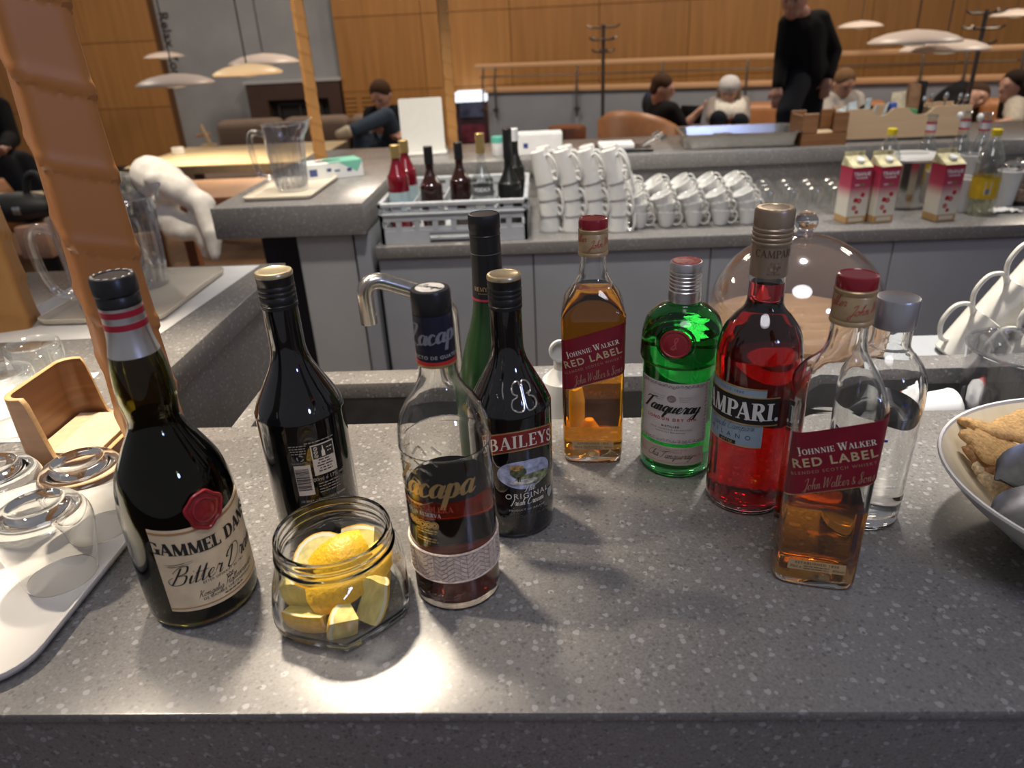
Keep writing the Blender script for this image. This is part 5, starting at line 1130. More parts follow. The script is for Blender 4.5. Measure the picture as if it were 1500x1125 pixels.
for k in range(16):
    a_ = 2.4 * k + 0.4; q_ = 0.030 + 0.088 * math.sqrt((k + 0.5) / 16); bx_ = 0.035 + q_ * math.cos(a_); by_ = q_ * 0.95 * math.sin(a_)
    if bx_ < -0.012: continue
    t = biscuit('biscuit at the far end of the heap beyond the picture edge', 1460, 700, 0.97, (D(9 * (k % 3) - 9), D(8 * (k % 4) - 12), D(47 * k)), 0.031, 0.022, (BIS, BIS, BISL)[k % 3], 3 + k % 3, 0.009, 20 + k)
    t.location = (BX + bx_, BY + by_, CT + 0.026 + 0.30 * max(0, q_ - 0.06) + 0.0105 * (k % 4))
tg = thing('serving_tongs', 'brushed steel serving tongs lying on the biscuits', 'tongs', (BX, BY, CT))
TST = mat('worn_steel', (0.40, 0.375, 0.35), 0.24, 0.12, 60, metal=1.0)
def blade(px, py, z, rot, name):
    c_ = at_z(px, py, z); g = []
    for i in range(13):
        t = i / 12; w_ = 0.0265 * min(1, math.sqrt(max(0.02, 1 - (1 - min(t * 2.6, 1)) ** 2))) * (1 if t < 0.55 else 1 - 0.62 * ((t - 0.55) / 0.45))
        g.append([(0.105 * t, w_ * (2 * s_ / 8 - 1), -0.007 * (1 - (2 * s_ / 8 - 1) ** 2) + 0.01 * t * t) for s_ in range(9)])
    m = MB(); m.rings(g, closed=False); m.rings([[(x, y, z_ - 0.0012) for x, y, z_ in r] for r in g], closed=False)
    m.tube(cr([(0.103, 0, 0.008), (0.16, 0.002, 0.02), (0.24, 0.006, 0.035)], 4), 0.006, 8)
    m.move(Matrix.Translation(c_ - Vector((BX, BY, CT))) @ Matrix.Rotation(rot[2], 4, 'Z') @ Matrix.Rotation(rot[1], 4, 'Y') @ Matrix.Rotation(rot[0], 4, 'X')); return m.build(name, TST, tg, ang=60)
blade(1462, 697, 1.000, (D(28), D(-8), D(8)), 'blade'); blade(1452, 752, 0.990, (D(18), D(-8), D(-4)), 'blade')

# ------------------------------------------------------------------ back bar: crate, crockery, cartons, bottles
GREYPL = mat('grey_crate_plastic', (0.44, 0.46, 0.475), 0.45, 0.04, 20)
cx0, cx1, cy0, cy1 = -0.565, -0.055, 2.475, 2.975
crate = thing('bottle_crate', 'grey plastic dishwasher crate full of spare bottles', 'crate', ((cx0 + cx1) / 2, (cy0 + cy1) / 2, WZ + 0.0004))
def rackwall(L_, arch):
    """one side along x, outer face at y=0"""
    m = MB(); t = 0.012; n = 8; st = L_ / n
    if arch:
        a0, a1 = L_ * 0.33, L_ * 0.67
        m.box((0, 0, 0), (a0, t, 0.045)); m.box((a1, 0, 0), (L_, t, 0.045)); m.box((a0, 0.004, 0.024), (a1, t, 0.045)); m.box((a0, 0, 0.036), (a1, t, 0.046))
    else: m.box((0, 0, 0), (L_, t, 0.045))
    for k in range(n + 1):
        x = k * st; m.box((max(0, x - 0.009), 0, 0.045), (min(L_, x + 0.009), t, 0.080))
    m.box((0, 0.008, 0.045), (L_, t, 0.056)); m.box((0, 0, 0.078), (L_, t, 0.098)); m.box((-0.006, -0.006, 0.098), (L_ + 0.006, t, 0.106), 0.002, 1)
    for k in range(n + 1):
        x = k * st; m.box((max(0, x - 0.016), 0.002, 0.106), (min(L_, x + 0.016), t, 0.128))
    m.box((0, 0.006, 0.106), (L_, t, 0.112)); m.box((-0.004, -0.004, 0.126), (L_ + 0.004, t, 0.142), 0.003, 1)
    return m
W_, Dp = cx1 - cx0, cy1 - cy0
for (mv, L_, ar) in ((Matrix.Translation((-W_ / 2, -Dp / 2, 0)), W_, 1), (Matrix.Translation((W_ / 2, Dp / 2, 0)) @ Matrix.Rotation(PI, 4, 'Z'), W_, 1), (Matrix.Translation((W_ / 2, -Dp / 2, 0)) @ Matrix.Rotation(PI / 2, 4, 'Z'), Dp, 1), (Matrix.Translation((-W_ / 2, Dp / 2, 0)) @ Matrix.Rotation(-PI / 2, 4, 'Z'), Dp, 1)):
    rackwall(L_, ar).move(mv).build('side_wall', GREYPL, crate, smooth=False)
m = MB(); m.box((-W_ / 2 + .01, -Dp / 2 + .01, 0.008), (W_ / 2 - .01, Dp / 2 - .01, 0.014)); m.build('floor_grid', GREYPL, crate, smooth=False)
for k in range(1, 5):
    q = -W_ / 2 + W_ * k / 5; m = MB(); m.box((q - 0.002, -Dp / 2 + .012, 0.085), (q + 0.002, Dp / 2 - .012, 0.118)); m.build('divider', GREYPL, crate, smooth=False)
    q = -Dp / 2 + Dp * k / 5; m = MB(); m.box((-W_ / 2 + .012, q - 0.002, 0.08), (W_ / 2 - .012, q + 0.002, 0.084)); m.build('divider', GREYPL, crate, smooth=False)
def spare(name, label, px, py, y, h, r, body, cap, capz, lab=None, neck=0.014, sh=0.60, clear=None, capr=None, z0=None):
    top = at_y(px, py, y); z0 = WZ + 0.0150 if z0 is None else z0
    t = thing(name, label, 'bottle', (top.x, y, z0), 0, None); h = top.z - z0
    P = cr([(r * 0.9, 0), (r, 0.004), (r, h * sh), (r * 0.86, h * (sh + 0.06)), (neck * 1.35, h * (sh + 0.16)), (neck, h * (sh + 0.22)), (neck, h * capz)], 4)
    m = MB(); m.lathe(P, 32); m.build('glass_body', body, t)
    cr_ = capr or neck * 1.12
    m = MB(); m.lathe([(neck * 0.9, h * capz - 0.002), (cr_, h * capz - 0.001), (cr_, h - 0.002), (cr_ * 0.9, h), (0.001, h)], 28); m.build('cap', cap, t)
    if clear:
        m = MB(); m.lathe([(max(q - 0.003, .001), z + .003) for q, z in P if z < h * clear[1]], 32); m.build('liquid', clear[0], t)
    if lab:
        m = MB(); m.lathe([(r + 0.0006, h * lab[1]), (r + 0.0007, h * lab[2])], 32, cap0=False, cap1=False); lo = m.build('label', lab[0], t)
        if len(lab) > 3:
            v2, f2 = sans(lab[3], lab[4], 1.0, 0.02); m = MB(); zc = h * (lab[1] + lab[2]) / 2
            m.add([((r + 0.0012) * math.sin(x / r), -(r + 0.0012) * math.cos(x / r), zc + y_) for x, y_ in v2], f2); m.build('lettering', lab[5], lo, smooth=False)
    return t
DRED = mat('dark_red_liquor', (0.16, 0.004, 0.012), 0.08, 0, coat=0.6); DBRN = mat('dark_brown_glass', (0.022, 0.006, 0.005), 0.08, 0, coat=0.6); GOLDC = mat('matt_gold_cap', (0.50, 0.36, 0.14), 0.35, 0.03, metal=0.7)
BLK2 = mat('black_matt_glass', (0.008, 0.009, 0.008), 0.3, 0)
PALEL = mat('pale_print_label', (0.40, 0.52, 0.54), 0.5, 0.05)
spare('spare_aperitif_bottle', 'dark red spare aperitif bottle foremost at the crate corner', 577, 212, 2.60, .3, 0.038, DRED, GOLDC, 0.86, (PALEL, 0.25, 0.48), 0.0155)
spare('spare_aperitif_bottle', 'dark red spare aperitif bottle behind another at the crate corner', 590, 205, 2.72, .3, 0.038, DRED, GOLDC, 0.86, (PALEL, 0.25, 0.48), 0.0155)
spare('spare_brandy_bottle', 'dark brown black-capped bottle in the crate before the white sign', 626, 214, 2.62, .3, 0.040, DBRN, BLACKPL, 0.80, None, 0.0145, 0.5)
spare('spare_brandy_bottle', 'dark brown black-capped bottle in the crate beside the slim column', 670, 208, 2.70, .3, 0.040, DBRN, BLACKPL, 0.80, None, 0.0145, 0.5)
CB = thin('spare_clear_glass', (0.86, 0.88, 0.88), 0.1, 0.8, 0.04)
spare('spare_vodka_bottle', 'clear gold-capped bottle with name label in the crate', 702, 195, 2.62, .3, 0.038, CB, GOLDC, 0.80, (mat('grey_print_band', (0.10, 0.11, 0.11), 0.5, 0), 0.36, 0.46, 'VODKA', 0.018, WHITEINK), 0.0145, 0.48)
spare('spare_sparkling_bottle', 'black tapered bottle at the right end of the crate', 742, 188, 2.66, .3, 0.042, BLK2, BLACKPL, 0.70, None, 0.0150, 0.40)
spare('spare_white_capped_bottle', 'white-capped bottle hidden behind the black tapered bottle', 752, 188, 2.86, .3, 0.036, BLK2, WPL, 0.86, None, 0.0150, 0.5)

MUG = mug_meshes(0.0275, 0.0390, 0.112, 0.024, MUGM, 'm')
def mugstack(px, py, row, where, lean, n=4):
    """mugs nested mouth down, each rim over the base of the one below, the pile leaning"""
    p = at_z(px, py, WZ + 0.0005); pos = Vector((p.x, p.y + 0.092 * row, WZ + 0.0005)); tilt = 0.0
    for k in range(n):
        q = Matrix.Rotation(-tilt, 4, 'Y') @ Matrix.Translation((0, 0, 0.1135)) @ Matrix.Rotation(PI, 4, 'X') @ Matrix.Rotation(D(32 + 8 * (k % 2)), 4, 'Z')
        t = place(MUG, 'stacking_mug', 'white upturned mug %s in the %s' % (('lowest', 'second lowest', 'second highest', 'topmost')[k], where), 'mug', (0, 0, 0), (0, 0, 0), 'white mugs stacked beside the crate')
        t.matrix_world = Matrix.Translation(pos) @ q
        pos = pos + (Matrix.Rotation(-tilt, 4, 'Y') @ Vector((0, 0, 0.0565))); tilt += lean * (0.6 + 0.6 * k)
for i, (px, nm) in enumerate(((806, 'front stack nearest the crate'), (839, 'second front stack from the crate'), (871, 'third front stack from the crate'), (905, 'fourth front stack from the crate'))):
    mugstack(px, 337, 0, nm, D(4.0))
for i, (px, nm) in enumerate(((810, 'back stack nearest the crate'), (842, 'second back stack from the crate'), (874, 'third back stack from the crate'), (908, 'fourth back stack from the crate'))):
    mugstack(px, 337, 1, nm, D(3.4))
SCUP = mug_meshes(0.0235, 0.0375, 0.056, 0.022, MUGM, 's')
def cupstack(px, py, row, where, n):
    p = at_z(px, py, WZ + 0.0005); p.y += 0.085 * row; pos = Vector((p.x, p.y, WZ + 0.0005)); tilt = 0.0
    for k in range(n):
        q = Matrix.Rotation(-tilt, 4, 'Y') @ Matrix.Rotation(D(-35), 4, 'Z')
        place(SCUP, 'tea_cup', 'small white cup %s in the %s' % (('lowest', 'second', 'third', 'topmost')[k], where), 'cup', pos, q.to_euler(), 'small white cups piled on the back bar')
        pos = pos + (Matrix.Rotation(-tilt, 4, 'Y') @ Vector((0, 0, 0.030))); tilt += D(11)
NTH = ('first', 'second', 'third', 'fourth', 'fifth')
for i in range(5):
    cupstack(936 + 39.5 * i, 333 - 1.4 * i, 0, '%s front pile from the mugs' % NTH[i], 3); cupstack(940 + 39.5 * i, 333 - 1.4 * i, 1, '%s middle pile from the mugs' % NTH[i], 4); cupstack(944 + 39 * i, 333 - 1.4 * i, 2, '%s back pile from the mugs' % NTH[i], 4)
# upturned glasses
m = MB(); m.lathe([(0.030, 0.0), (0.033, 0.04), (0.0345, 0.075), (0.030, 0.088), (0.018, 0.094), (0.001, 0.094)], 28, cap0=False); G1 = m.mesh('glass_bowl', thin('bar_glass', (0.93, 0.94, 0.94), 0.12, 0.9, 0.05))
m = MB(); m.lathe([(0.001, 0.0935), (0.018, 0.094), (0.020, 0.097), (0.018, 0.1), (0.001, 0.099)], 24); G2 = m.mesh('glass_foot', MATS['bar_glass'])
for r_ in range(3):
    for i in range(4):
        p = at_z(1122 + 34 * i + 5 * r_, 314 - 1.0 * i, WZ + 0.0005); p.y += 0.078 * r_; p.z = WZ + 0.0005
        place((G1, G2), 'bar_glass', 'upturned bar glass, %s from the cups in the %s row' % (NTH[i], ('front', 'middle', 'back')[r_]), 'glass', p, (0, 0, 0), 'upturned glasses between cups and cartons')
# juice cartons
def carton_mat():
    m, nt, b = nodes_of('carton_print'); L = nt.links.new; N = nt.nodes.new; tc = N('ShaderNodeTexCoord'); sp = N('ShaderNodeSeparateXYZ'); L(tc.outputs['Object'], sp.inputs[0])
    rp = N('ShaderNodeValToRGB'); mr = N('ShaderNodeMapRange'); mr.inputs['From Max'].default_value = 0.2; L(sp.outputs['Z'], mr.inputs['Value']); L(mr.outputs[0], rp.inputs['Fac'])
    e = rp.color_ramp.elements; e[0].position = 0.0; e[0].color = (0.45, 0.27, 0.11, 1); e[1].position = 1.0; e[1].color = (0.34, 0.012, 0.04, 1)
    for ps, c_ in ((0.115, (0.45, 0.27, 0.11)), (0.125, (0.62, 0.60, 0.50)), (0.42, (0.62, 0.56, 0.48)), (0.62, (0.42, 0.05, 0.10))): q = e.new(ps); q.color = (*c_, 1)
    L(rp.outputs['Color'], b.inputs['Base Color']); setp(b, rough=0.35); return m
CARM = carton_mat()
def carton(label, px, py):
    p = at_z(px, py, WZ + 0.0005); t = thing('juice_carton', label, 'carton', (p.x, p.y + 0.036, WZ + 0.0005), D(10), 'red juice cartons on the back bar'); s = 0.0365
    m = MB(); m.box((-s, -s, 0), (s, s, 0.188), 0.0015, 1); m.build('carton_body', CARM, t)
    m = MB(); m.add([(-s, -s, .188), (s, -s, .188), (s, s, .188), (-s, s, .188), (-s, .022, .218), (s, .022, .218), (-s, .025, .218), (s, .025, .218), (-s, .022, .232), (s, .022, .232), (-s, .025, .232), (s, .025, .232)], [(0, 1, 5, 4), (3, 6, 7, 2), (4, 5, 9, 8), (6, 10, 11, 7), (8, 9, 11, 10), (0, 4, 6, 3), (1, 2, 7, 5), (4, 8, 10, 6), (5, 7, 11, 9)])
    m.build('gable_top', mat('carton_gable', (0.55, 0.50, 0.30), 0.4, 0.25, 30), t, smooth=False)
    m = MB(); m.lathe([(0.001, 0), (0.013, 0), (0.0135, 0.008), (0.012, 0.010), (0.001, 0.010)], 28); m.move(Matrix.Translation((0.002, -0.008, 0.2035)) @ Matrix.Rotation(D(27), 4, 'X')); m.build('screw_cap', WPL, t)
    f = lambda V, F, mt, nm: MB().add([(x, -s - 0.0004, z) for x, z in V], F).build(nm, mt, t, smooth=False)
    v2, f2 = sans('TRANÆ', 0.017, 1.0, 0.02); f([(x, z + 0.160) for x, z in v2], f2, WHITEINK, 'lettering'); v2, f2 = sans('BÆR', 0.017, 1.0, 0.02)
    v2, f2 = sans('TRANEBÆR', 0.0085, 1.0, 0.02); f([(x, z + 0.150) for x, z in v2], f2, WHITEINK, 'lettering')
    for k, (x, z, r) in enumerate(((0.013, 0.096, 0.0075), (0.0035, 0.076, 0.0085), (-0.010, 0.079, 0.0080), (-0.012, 0.053, 0.0080), (0.000, 0.038, 0.0065))):
        ring = [(x + r * math.cos(2 * PI * j / 18), z + r * math.sin(2 * PI * j / 18)) for j in range(18)]; f(ring, [tuple(range(18))], mat('berry_red', (0.42, 0.012, 0.02), 0.35, 0), 'berry_print')
        if k in (1, 3): ring = [(x + r * .45 * math.cos(2 * PI * j / 12), z + r * .45 * math.sin(2 * PI * j / 12)) for j in range(12)]; MB().add([(a, -s - 0.0006, c_) for a, c_ in ring], [tuple(range(12))]).build('berry_print', mat('berry_pale', (0.62, 0.30, 0.25), 0.4, 0), t, smooth=False)
    MB().add([(-.026, -s - .0004, .006), (.026, -s - .0004, .006), (.026, -s - .0004, .019), (-.026, -s - .0004, .019)], [(0, 1, 2, 3)]).build('foot_label', mat('pale_tan_print', (0.60, 0.52, 0.40), 0.5, 0), t, smooth=False)
    for x, c_ in ((-0.012, (0.6, 0.4, 0.45)), (0.006, (0.12, 0.20, 0.06))): MB().add([(x - .008, -s - .0004, .127), (x + .008, -s - .0004, .127), (x + .008, -s - .0004, .133), (x - .008, -s - .0004, .133)], [(0, 1, 2, 3)]).build('seal_print', mat('print_seal_%d' % (x > 0), c_, 0.5, 0), t, smooth=False)
carton('red juice carton beside the upturned glasses', 1249, 327); carton('red juice carton standing second, next to another', 1290, 326); carton('red juice carton standing alone before the steel bucket', 1381, 324)
# soda bottles
PET = thin('soda_pet', (0.90, 0.92, 0.90), 0.09, 0.85, 0.03); SODA = thin('pale_soda', (0.90, 0.90, 0.78), 0.03, 0.4, 0.03); YC = mat('yellow_cap', (0.78, 0.60, 0.02), 0.35, 0); YL = mat('yellow_soda_label', (0.70, 0.46, 0.02), 0.4, 0.1, 20)
def soda(label, px, py, y, k=1.0, fill=0.42):
    top = at_y(px, py, y); z0 = WZ + 0.0005; h = top.z - z0; t = thing('soda_bottle', label, 'bottle', (top.x, y, z0)); r = 0.043 * k
    P = cr([(r * .8, 0), (r, 0.012), (r * 0.97, h * .2), (r * .99, h * .45), (r * .96, h * .52), (r, h * .60), (r * .93, h * .68), (r * .6, h * .82), (0.014, h * .91), (0.0135, h * .955)], 4)
    m = MB(); m.lathe(P, 40); m.build('bottle_body', PET, t)
    m = MB(); m.lathe([(q - 0.0015, z + 0.003) for q, z in P if z < h * fill] , 40); m.build('soda', SODA, t)
    m = MB(); m.lathe([(0.0125, h * .925), (0.0165, h * .93), (0.0165, h - .002), (0.0150, h), (0.001, h)], 36, flute=knurl(24, 0.0006)); m.build('cap', YC, t)
    m = MB(); m.lathe([(r * 1.005, h * .21), (r * 1.012, h * .46)], 40, cap0=False, cap1=False); lb = m.build('label', YL, t)
    m = MB(); m.add([((r * 1.02) * math.sin(a), -(r * 1.02) * math.cos(a), z) for a, z in ((-.5, h * .26), (-.05, h * .26), (-.05, h * .42), (-.5, h * .42))], [(0, 1, 2, 3)]); m.build('label_panel', mat('label_cream', (0.66, 0.62, 0.48), 0.5, 0), lb, smooth=False)
    m = MB(); m.add([((r * 1.03) * math.sin(a), -(r * 1.03) * math.cos(a), z) for a, z in ((-.42, h * .27), (-.14, h * .27), (-.14, h * .33), (-.42, h * .33))], [(0, 1, 2, 3)]); m.build('label_code', mat('code_grey', (0.2, 0.2, 0.2), 0.5, 0), lb, smooth=False)
    return t
soda('yellow-capped soda bottle behind the paired cartons', 1308, 188, 2.66); soda('yellow-capped soda bottle with its yellow label in full view', 1462, 189, 2.60)
# swing-top bottles with red neck bands
def swing(label, px, py, y, stop=True):
    top = at_y(px, py, y); z0 = WZ + 0.0005; h = top.z - z0; t = thing('lemonade_bottle', label, 'bottle', (top.x, y, z0), 0, 'clear bottles with red neck bands'); r = 0.040
    P = cr([(r * .9, 0), (r, .006), (r, h * .5), (r * .9, h * .58), (r * .5, h * .72), (0.0165, h * .82), (0.0155, h * .99)], 4); m = MB(); m.lathe(P, 36, cap1=False); m.build('glass_body', CB, t)
    m = MB(); m.lathe([(0.0178, h * .80), (0.0178, h * .90)], 32, cap0=False, cap1=False); nb_ = m.build('neck_label', mat('white_red_band', (0.68, 0.66, 0.66), 0.5, 0.02), t)
    for a, c_ in ((.795, .815), (.885, .905)): m = MB(); m.lathe([(0.0181, h * a), (0.0181, h * c_)], 32, cap0=False, cap1=False); m.build('red_band', mat('bright_red_band', (0.55, 0.02, 0.03), 0.45, 0), nb_)
    m = MB(); m.tube([(0.0175 * math.cos(2 * PI * j / 24), 0.0175 * math.sin(2 * PI * j / 24), h * .975) for j in range(24)], 0.003, 8, closed=True); m.build('lip', CB, t)
    if stop: m = MB(); m.ball((-0.026, -0.004, h * .94), (0.009, 0.015, 0.015), 16, 10); m.build('stopper', WPL, t); m = MB(); m.tube([(-0.020, 0, h * .95), (-0.012, -.012, h * .92), (0.012, -.012, h * .92)], 0.0012, 6); m.build('wire', STEEL, t)
    return t
swing('red-banded clear bottle behind the steel bucket', 1368, 166, 2.86, False); swing('red-banded clear bottle with open white stopper before the leaning woman', 1418, 161, 2.84); swing('red-banded clear bottle with open white stopper beside the yellow-capped soda', 1448, 163, 2.80)
# steel bucket with lid
p = at_z(1338, 309, WZ); bk = thing('ice_bucket', 'oval polished steel ice bucket between the cartons', 'bucket', (p.x, p.y + 0.09, WZ + 0.0005)); POL = mat('polished_steel', (0.70, 0.68, 0.65), 0.14, 0.03, 5, metal=1.0)
def oval(a, b_, z, n=56): return [(a * math.cos(2 * PI * j / n), b_ * math.sin(2 * PI * j / n), z) for j in range(n)]
m = MB(); m.rings([oval(.088, .065, 0), oval(.092, .068, .004), oval(.096, .072, .165), oval(.100, .076, .170)], cap0=True); m.build('bucket_body', POL, bk)
m = MB(); m.rings([oval(.120, .088, .170), oval(.122, .090, .176), oval(.112, .082, .186), oval(.085, .062, .190), oval(.060, .040, .188), oval(.058, .038, .176)], cap0=False, cap1=True); m.build('lid', mat('white_lid', (0.66, 0.65, 0.62), 0.3, 0.02), bk)
# paper cups and nut jar
def pcup(label, px, py, y, r0=0.030, r1=0.040, h=0.10):
    p = at_z(px, py, WZ); t = thing('paper_cup', label, 'cup', (p.x, y, WZ + 0.0005)); m = MB(); m.lathe(cupshell(r0, r1, h), 36); m.build('cup_body', PAPER, t); m = MB(); m.tube([(r1 * math.cos(2 * PI * j / 32), r1 * math.sin(2 * PI * j / 32), h) for j in range(32)], 0.0022, 6, closed=True); m.build('rolled_rim', PAPER, t)
pcup('white paper cup right behind the lone carton', 1410, 310, 2.66, 0.034, 0.044, 0.115); pcup('white paper cup on the far side of the lone carton', 1418, 300, 2.80, 0.030, 0.038, 0.17); pcup('white paper cup beside the yellow-labelled soda bottle', 1470, 300, 2.73, 0.030, 0.040, 0.12)
for lb, px, y in (('glass nut jar with steel lid nearest the soda bottle', 1488, 2.74), ('glass nut jar with steel lid at the picture edge', 1515, 2.90)):
    p = at_z(px, 296, WZ); t = thing('nut_jar', lb, 'jar', (p.x, y, WZ + 0.0005))
    m = MB(); m.lathe([(.04, 0), (.05, .003), (.052, .012), (.001, .012)], 36); m.build('base', BLK2, t); m = MB(); m.lathe([(.047, .0125), (.050, .02), (.050, .09), (.040, .102)], 36, cap0=False, cap1=False); m.build('glass_wall', CB, t)
    m = MB(); m.lathe([(.001, .013), (.044, .013), (.046, .055), (.03, .062), (.001, .064)], 30); m.build('nuts', mat('mixed_nuts', (0.24, 0.12, 0.06), 0.7, 0.35, 90, bump=1.0), t); m = MB(); m.lathe([(.041, .1), (.046, .102), (.046, .112), (.030, .122), (.012, .124), (.012, .134), (.001, .136)], 36); m.build('lid', POL, t)
p = at_z(1458, 311, WZ); t = thing('crumpled_napkin', 'crumpled white napkin before the nut jars', 'napkin', (p.x + 0.03, p.y, WZ + 0.0005))
m = MB(); g = [[(0.10 * (i / 8 - .5), 0.05 * (j / 5 - .5), 0.002 + 0.012 * abs(math.sin(i * 1.3 + j)) * math.exp(-((i - 4) / 4) ** 2)) for j in range(6)] for i in range(9)]; m.rings(g, closed=False); m.rings([[(x, y, z - .0012) for x, y, z in r] for r in g], closed=False); m.build('napkin_sheet', PAPER, t)

# ------------------------------------------------------------------ on the raised ledge and the island wing
pa = thing('steel_pan', 'shallow steel catering pan resting on the ledge edge', 'pan', (0.855, 3.37, CT + 0.0005), D(-4))
hx, hy, hz = 0.255, 0.16, 0.062
def pr_(d, z, r): return [(x, y, z) for x, y in rrect(-hx + d, hx - d, -hy + d, hy - d, r, 5)]
PANM = mat('catering_steel', (0.60, 0.59, 0.56), 0.22, 0.04, 8, metal=1.0)
m = MB(); m.rings([pr_(.03, 0, .03), pr_(.024, .006, .036), pr_(.016, hz - .002, .04), pr_(0, hz - .001, .045), pr_(0, hz + .002, .045), pr_(.018, hz + .001, .038), pr_(.027, .008, .034), pr_(.034, .003, .03)], cap0=True, cap1=True); m.build('pan_body', PANM, pa, ang=40)
for k in range(4): m = MB(); m.tube(cr([(-0.13 + .02 * k, -0.05 + .02 * (k % 2), hz * .3), (-0.10 + .02 * k, -.03, hz * .8), (-0.07 + .02 * k, -.05, hz * .4)], 4), 0.004, 8); t = thing('pan_utensil', 'shiny steel spoon handle %s in the catering pan' % ('nearest the corner', 'second from the corner', 'third from the corner', 'fourth from the corner')[k], 'spoon', (0, 0, 0)); t.matrix_world = Matrix.Translation((0.855, 3.37, CT + .004)); m.build('handle', POL, t)
nb2 = thing('napkin_caddy', 'dark walnut napkin caddy with notched sides on the ledge', 'caddy', (1.18, 3.30, CT + 0.0005), D(3))
for y0 in (-0.075, 0.063):
    m = MB(); m.box((-.095, y0, 0), (.095, y0 + .012, .05)); m.box((-.095, y0, .05), (-.03, y0 + .012, .13), .003, 1); m.box((.035, y0, .05), (.095, y0 + .012, .13), .003, 1); m.build('notched_panel', WAL, nb2, smooth=False)
for x0 in (-.095, .083): m = MB(); m.box((x0, -.063, 0), (x0 + .012, .063, .12)); m.build('side_panel', WAL, nb2)
m = MB(); m.box((-.083, -.063, 0), (.083, .063, .008)); m.build('base_board', WAL, nb2)
t = thing('napkin_pile', 'pale napkins inside the dark walnut caddy', 'napkins', (1.18, 3.30, CT + 0.0088), D(3))
for k in range(10): m = MB(); m.box((-.07, -.055, .004 * k), (.07, .055, .004 * k + .0036)); m.build('napkin', KR, t, smooth=False)
# pale wood organiser with a wavy top edge
og = thing('condiment_organiser', 'pale birch organiser box with scalloped edge on the ledge', 'organiser', (1.54, 3.36, CT + 0.0005), D(-1)); BIR = wood('birch_ply', (0.52, 0.36, 0.21), (0.60, 0.43, 0.27), 0.5, 5, (0.5, 8, 8))
W2 = 0.255
def wavy(x): 
    d1 = math.exp(-((x + 0.11) / 0.035) ** 4); d2 = math.exp(-((x - 0.05) / 0.045) ** 4); return 0.132 - 0.030 * d1 - 0.030 * d2
for y0 in (-.085, .075):
    xs = [-W2 + 2 * W2 * k / 50 for k in range(51)]; pol = [(x, 0.012) for x in xs[::50]] + [(x, wavy(x)) for x in reversed(xs)]
    m = MB(); n = len(pol); m.add([(x, y0, z) for x, z in pol] + [(x, y0 + .01, z) for x, z in pol], [tuple(range(n)), tuple(range(2 * n - 1, n - 1, -1))] + [(i, (i + 1) % n, n + (i + 1) % n, n + i) for i in range(n)]); m.build('scalloped_panel', BIR, og, smooth=False)
for x0 in (-W2, -.03, .12, W2 - .01): m = MB(); m.box((x0, -.075, .012), (x0 + .01, .075, .12)); m.build('divider', BIR, og, smooth=False)
m = MB(); m.box((-W2, -.085, 0.0), (W2, .085, .012)); m.build('base_board', mat('dark_base', (0.05, 0.04, 0.035), 0.6, 0), og)
ox = lambda dx, dy: (1.54 + dx, 3.36 + dy, CT + 0.0135)
def packet(name, label, dx, dy, col, sz, rot, cat='packet'):
    t = thing(name, label, cat, ox(dx, dy)); t.rotation_euler = rot; m = MB(); m.box((-sz[0] / 2, -sz[1] / 2, 0), (sz[0] / 2, sz[1] / 2, sz[2]), .001, 1); m.build('paper', mat('packet_%02d%02d%02d' % tuple(int(c * 99) for c in col), col, 0.55, 0.15, 30), t); return t
for k in range(5): packet('sugar_packet', 'pale blue sugar packet, %s in the organiser from the walnut caddy' % NTH[k], -.20 + .026 * k, -.02 + .02 * (k % 2), (0.55, 0.64, 0.66), (.045, .004, .13 + .012 * (k % 3)), (D(8 * (k - 2)), D(10 * (k - 2)), D(20 * k)))
packet('tea_packet', 'green tea packet in the organiser middle', .015, -.03, (0.10, 0.35, 0.14), (.04, .03, .11), (0, D(10), 0)); packet('tea_packet', 'blue tea packet in the organiser middle', -.012, .02, (0.05, 0.09, 0.38), (.03, .03, .13), (0, D(-8), 0)); packet('menu_stack', 'brown menus leaning in the organiser middle', .055, .03, (0.22, 0.12, 0.06), (.05, .03, .20), (D(-10), D(6), 0), 'menu'); packet('menu_stack', 'cream leaflets leaning in the organiser middle', .02, .04, (0.60, 0.52, 0.36), (.06, .012, .17), (D(-8), D(-4), 0), 'leaflet'); packet('black_card', 'tall black card frame behind the organiser', .10, .05, (0.01, 0.01, 0.012), (.012, .06, .21), (0, 0, 0), 'card')
for k in range(6):
    t = thing('teaspoon', 'steel teaspoon standing in the organiser end, %s one' % ('first', 'second', 'third', 'fourth', 'fifth', 'sixth')[k], 'spoon', ox(.15 + .014 * k, -.01 + .03 * (k % 2))); t.rotation_euler = (D(6 * (k % 3) - 6), D(8 * (k - 2.5)), 0)
    m = MB(); m.tube([(0, 0, 0), (0, 0, .11), (0, 0, .13)], .0025, 6); m.ball((0, 0, .148), (.010, .004, .016), 12, 8); m.build('spoon_body', POL, t)
# clipboard tray with cutlery, glove box, sign
t = thing('cutlery_tray', 'dark low tray with white napkins and cutlery on the ledge', 'tray', (0.36, 3.34, CT + .0005)); m = MB(); m.box((-.12, -.09, 0), (.12, .09, .012), .003); m.build('tray_body', BLK2, t)
t = thing('folded_napkins', 'white folded napkins on the dark low tray', 'napkins', (0.33, 3.33, CT + .013)); m = MB(); m.box((-.08, -.06, 0), (.07, .06, .022), .004); m.build('paper', PAPER, t)
for k in range(3): t = thing('ledge_fork', 'steel fork slanting up from the dark low tray, %s one' % NTH[k], 'fork', (0.425 + .014 * k, 3.31, CT + .016)); t.rotation_euler = (0, D(52 + 8 * k), D(-10 + 10 * k)); m = MB(); m.tube([(0, 0, 0), (0, 0, .07)], .003, 6); m.box((-.008, -.0015, .07), (.008, .0015, .1), .001, 1); m.build('fork_body', POL, t)
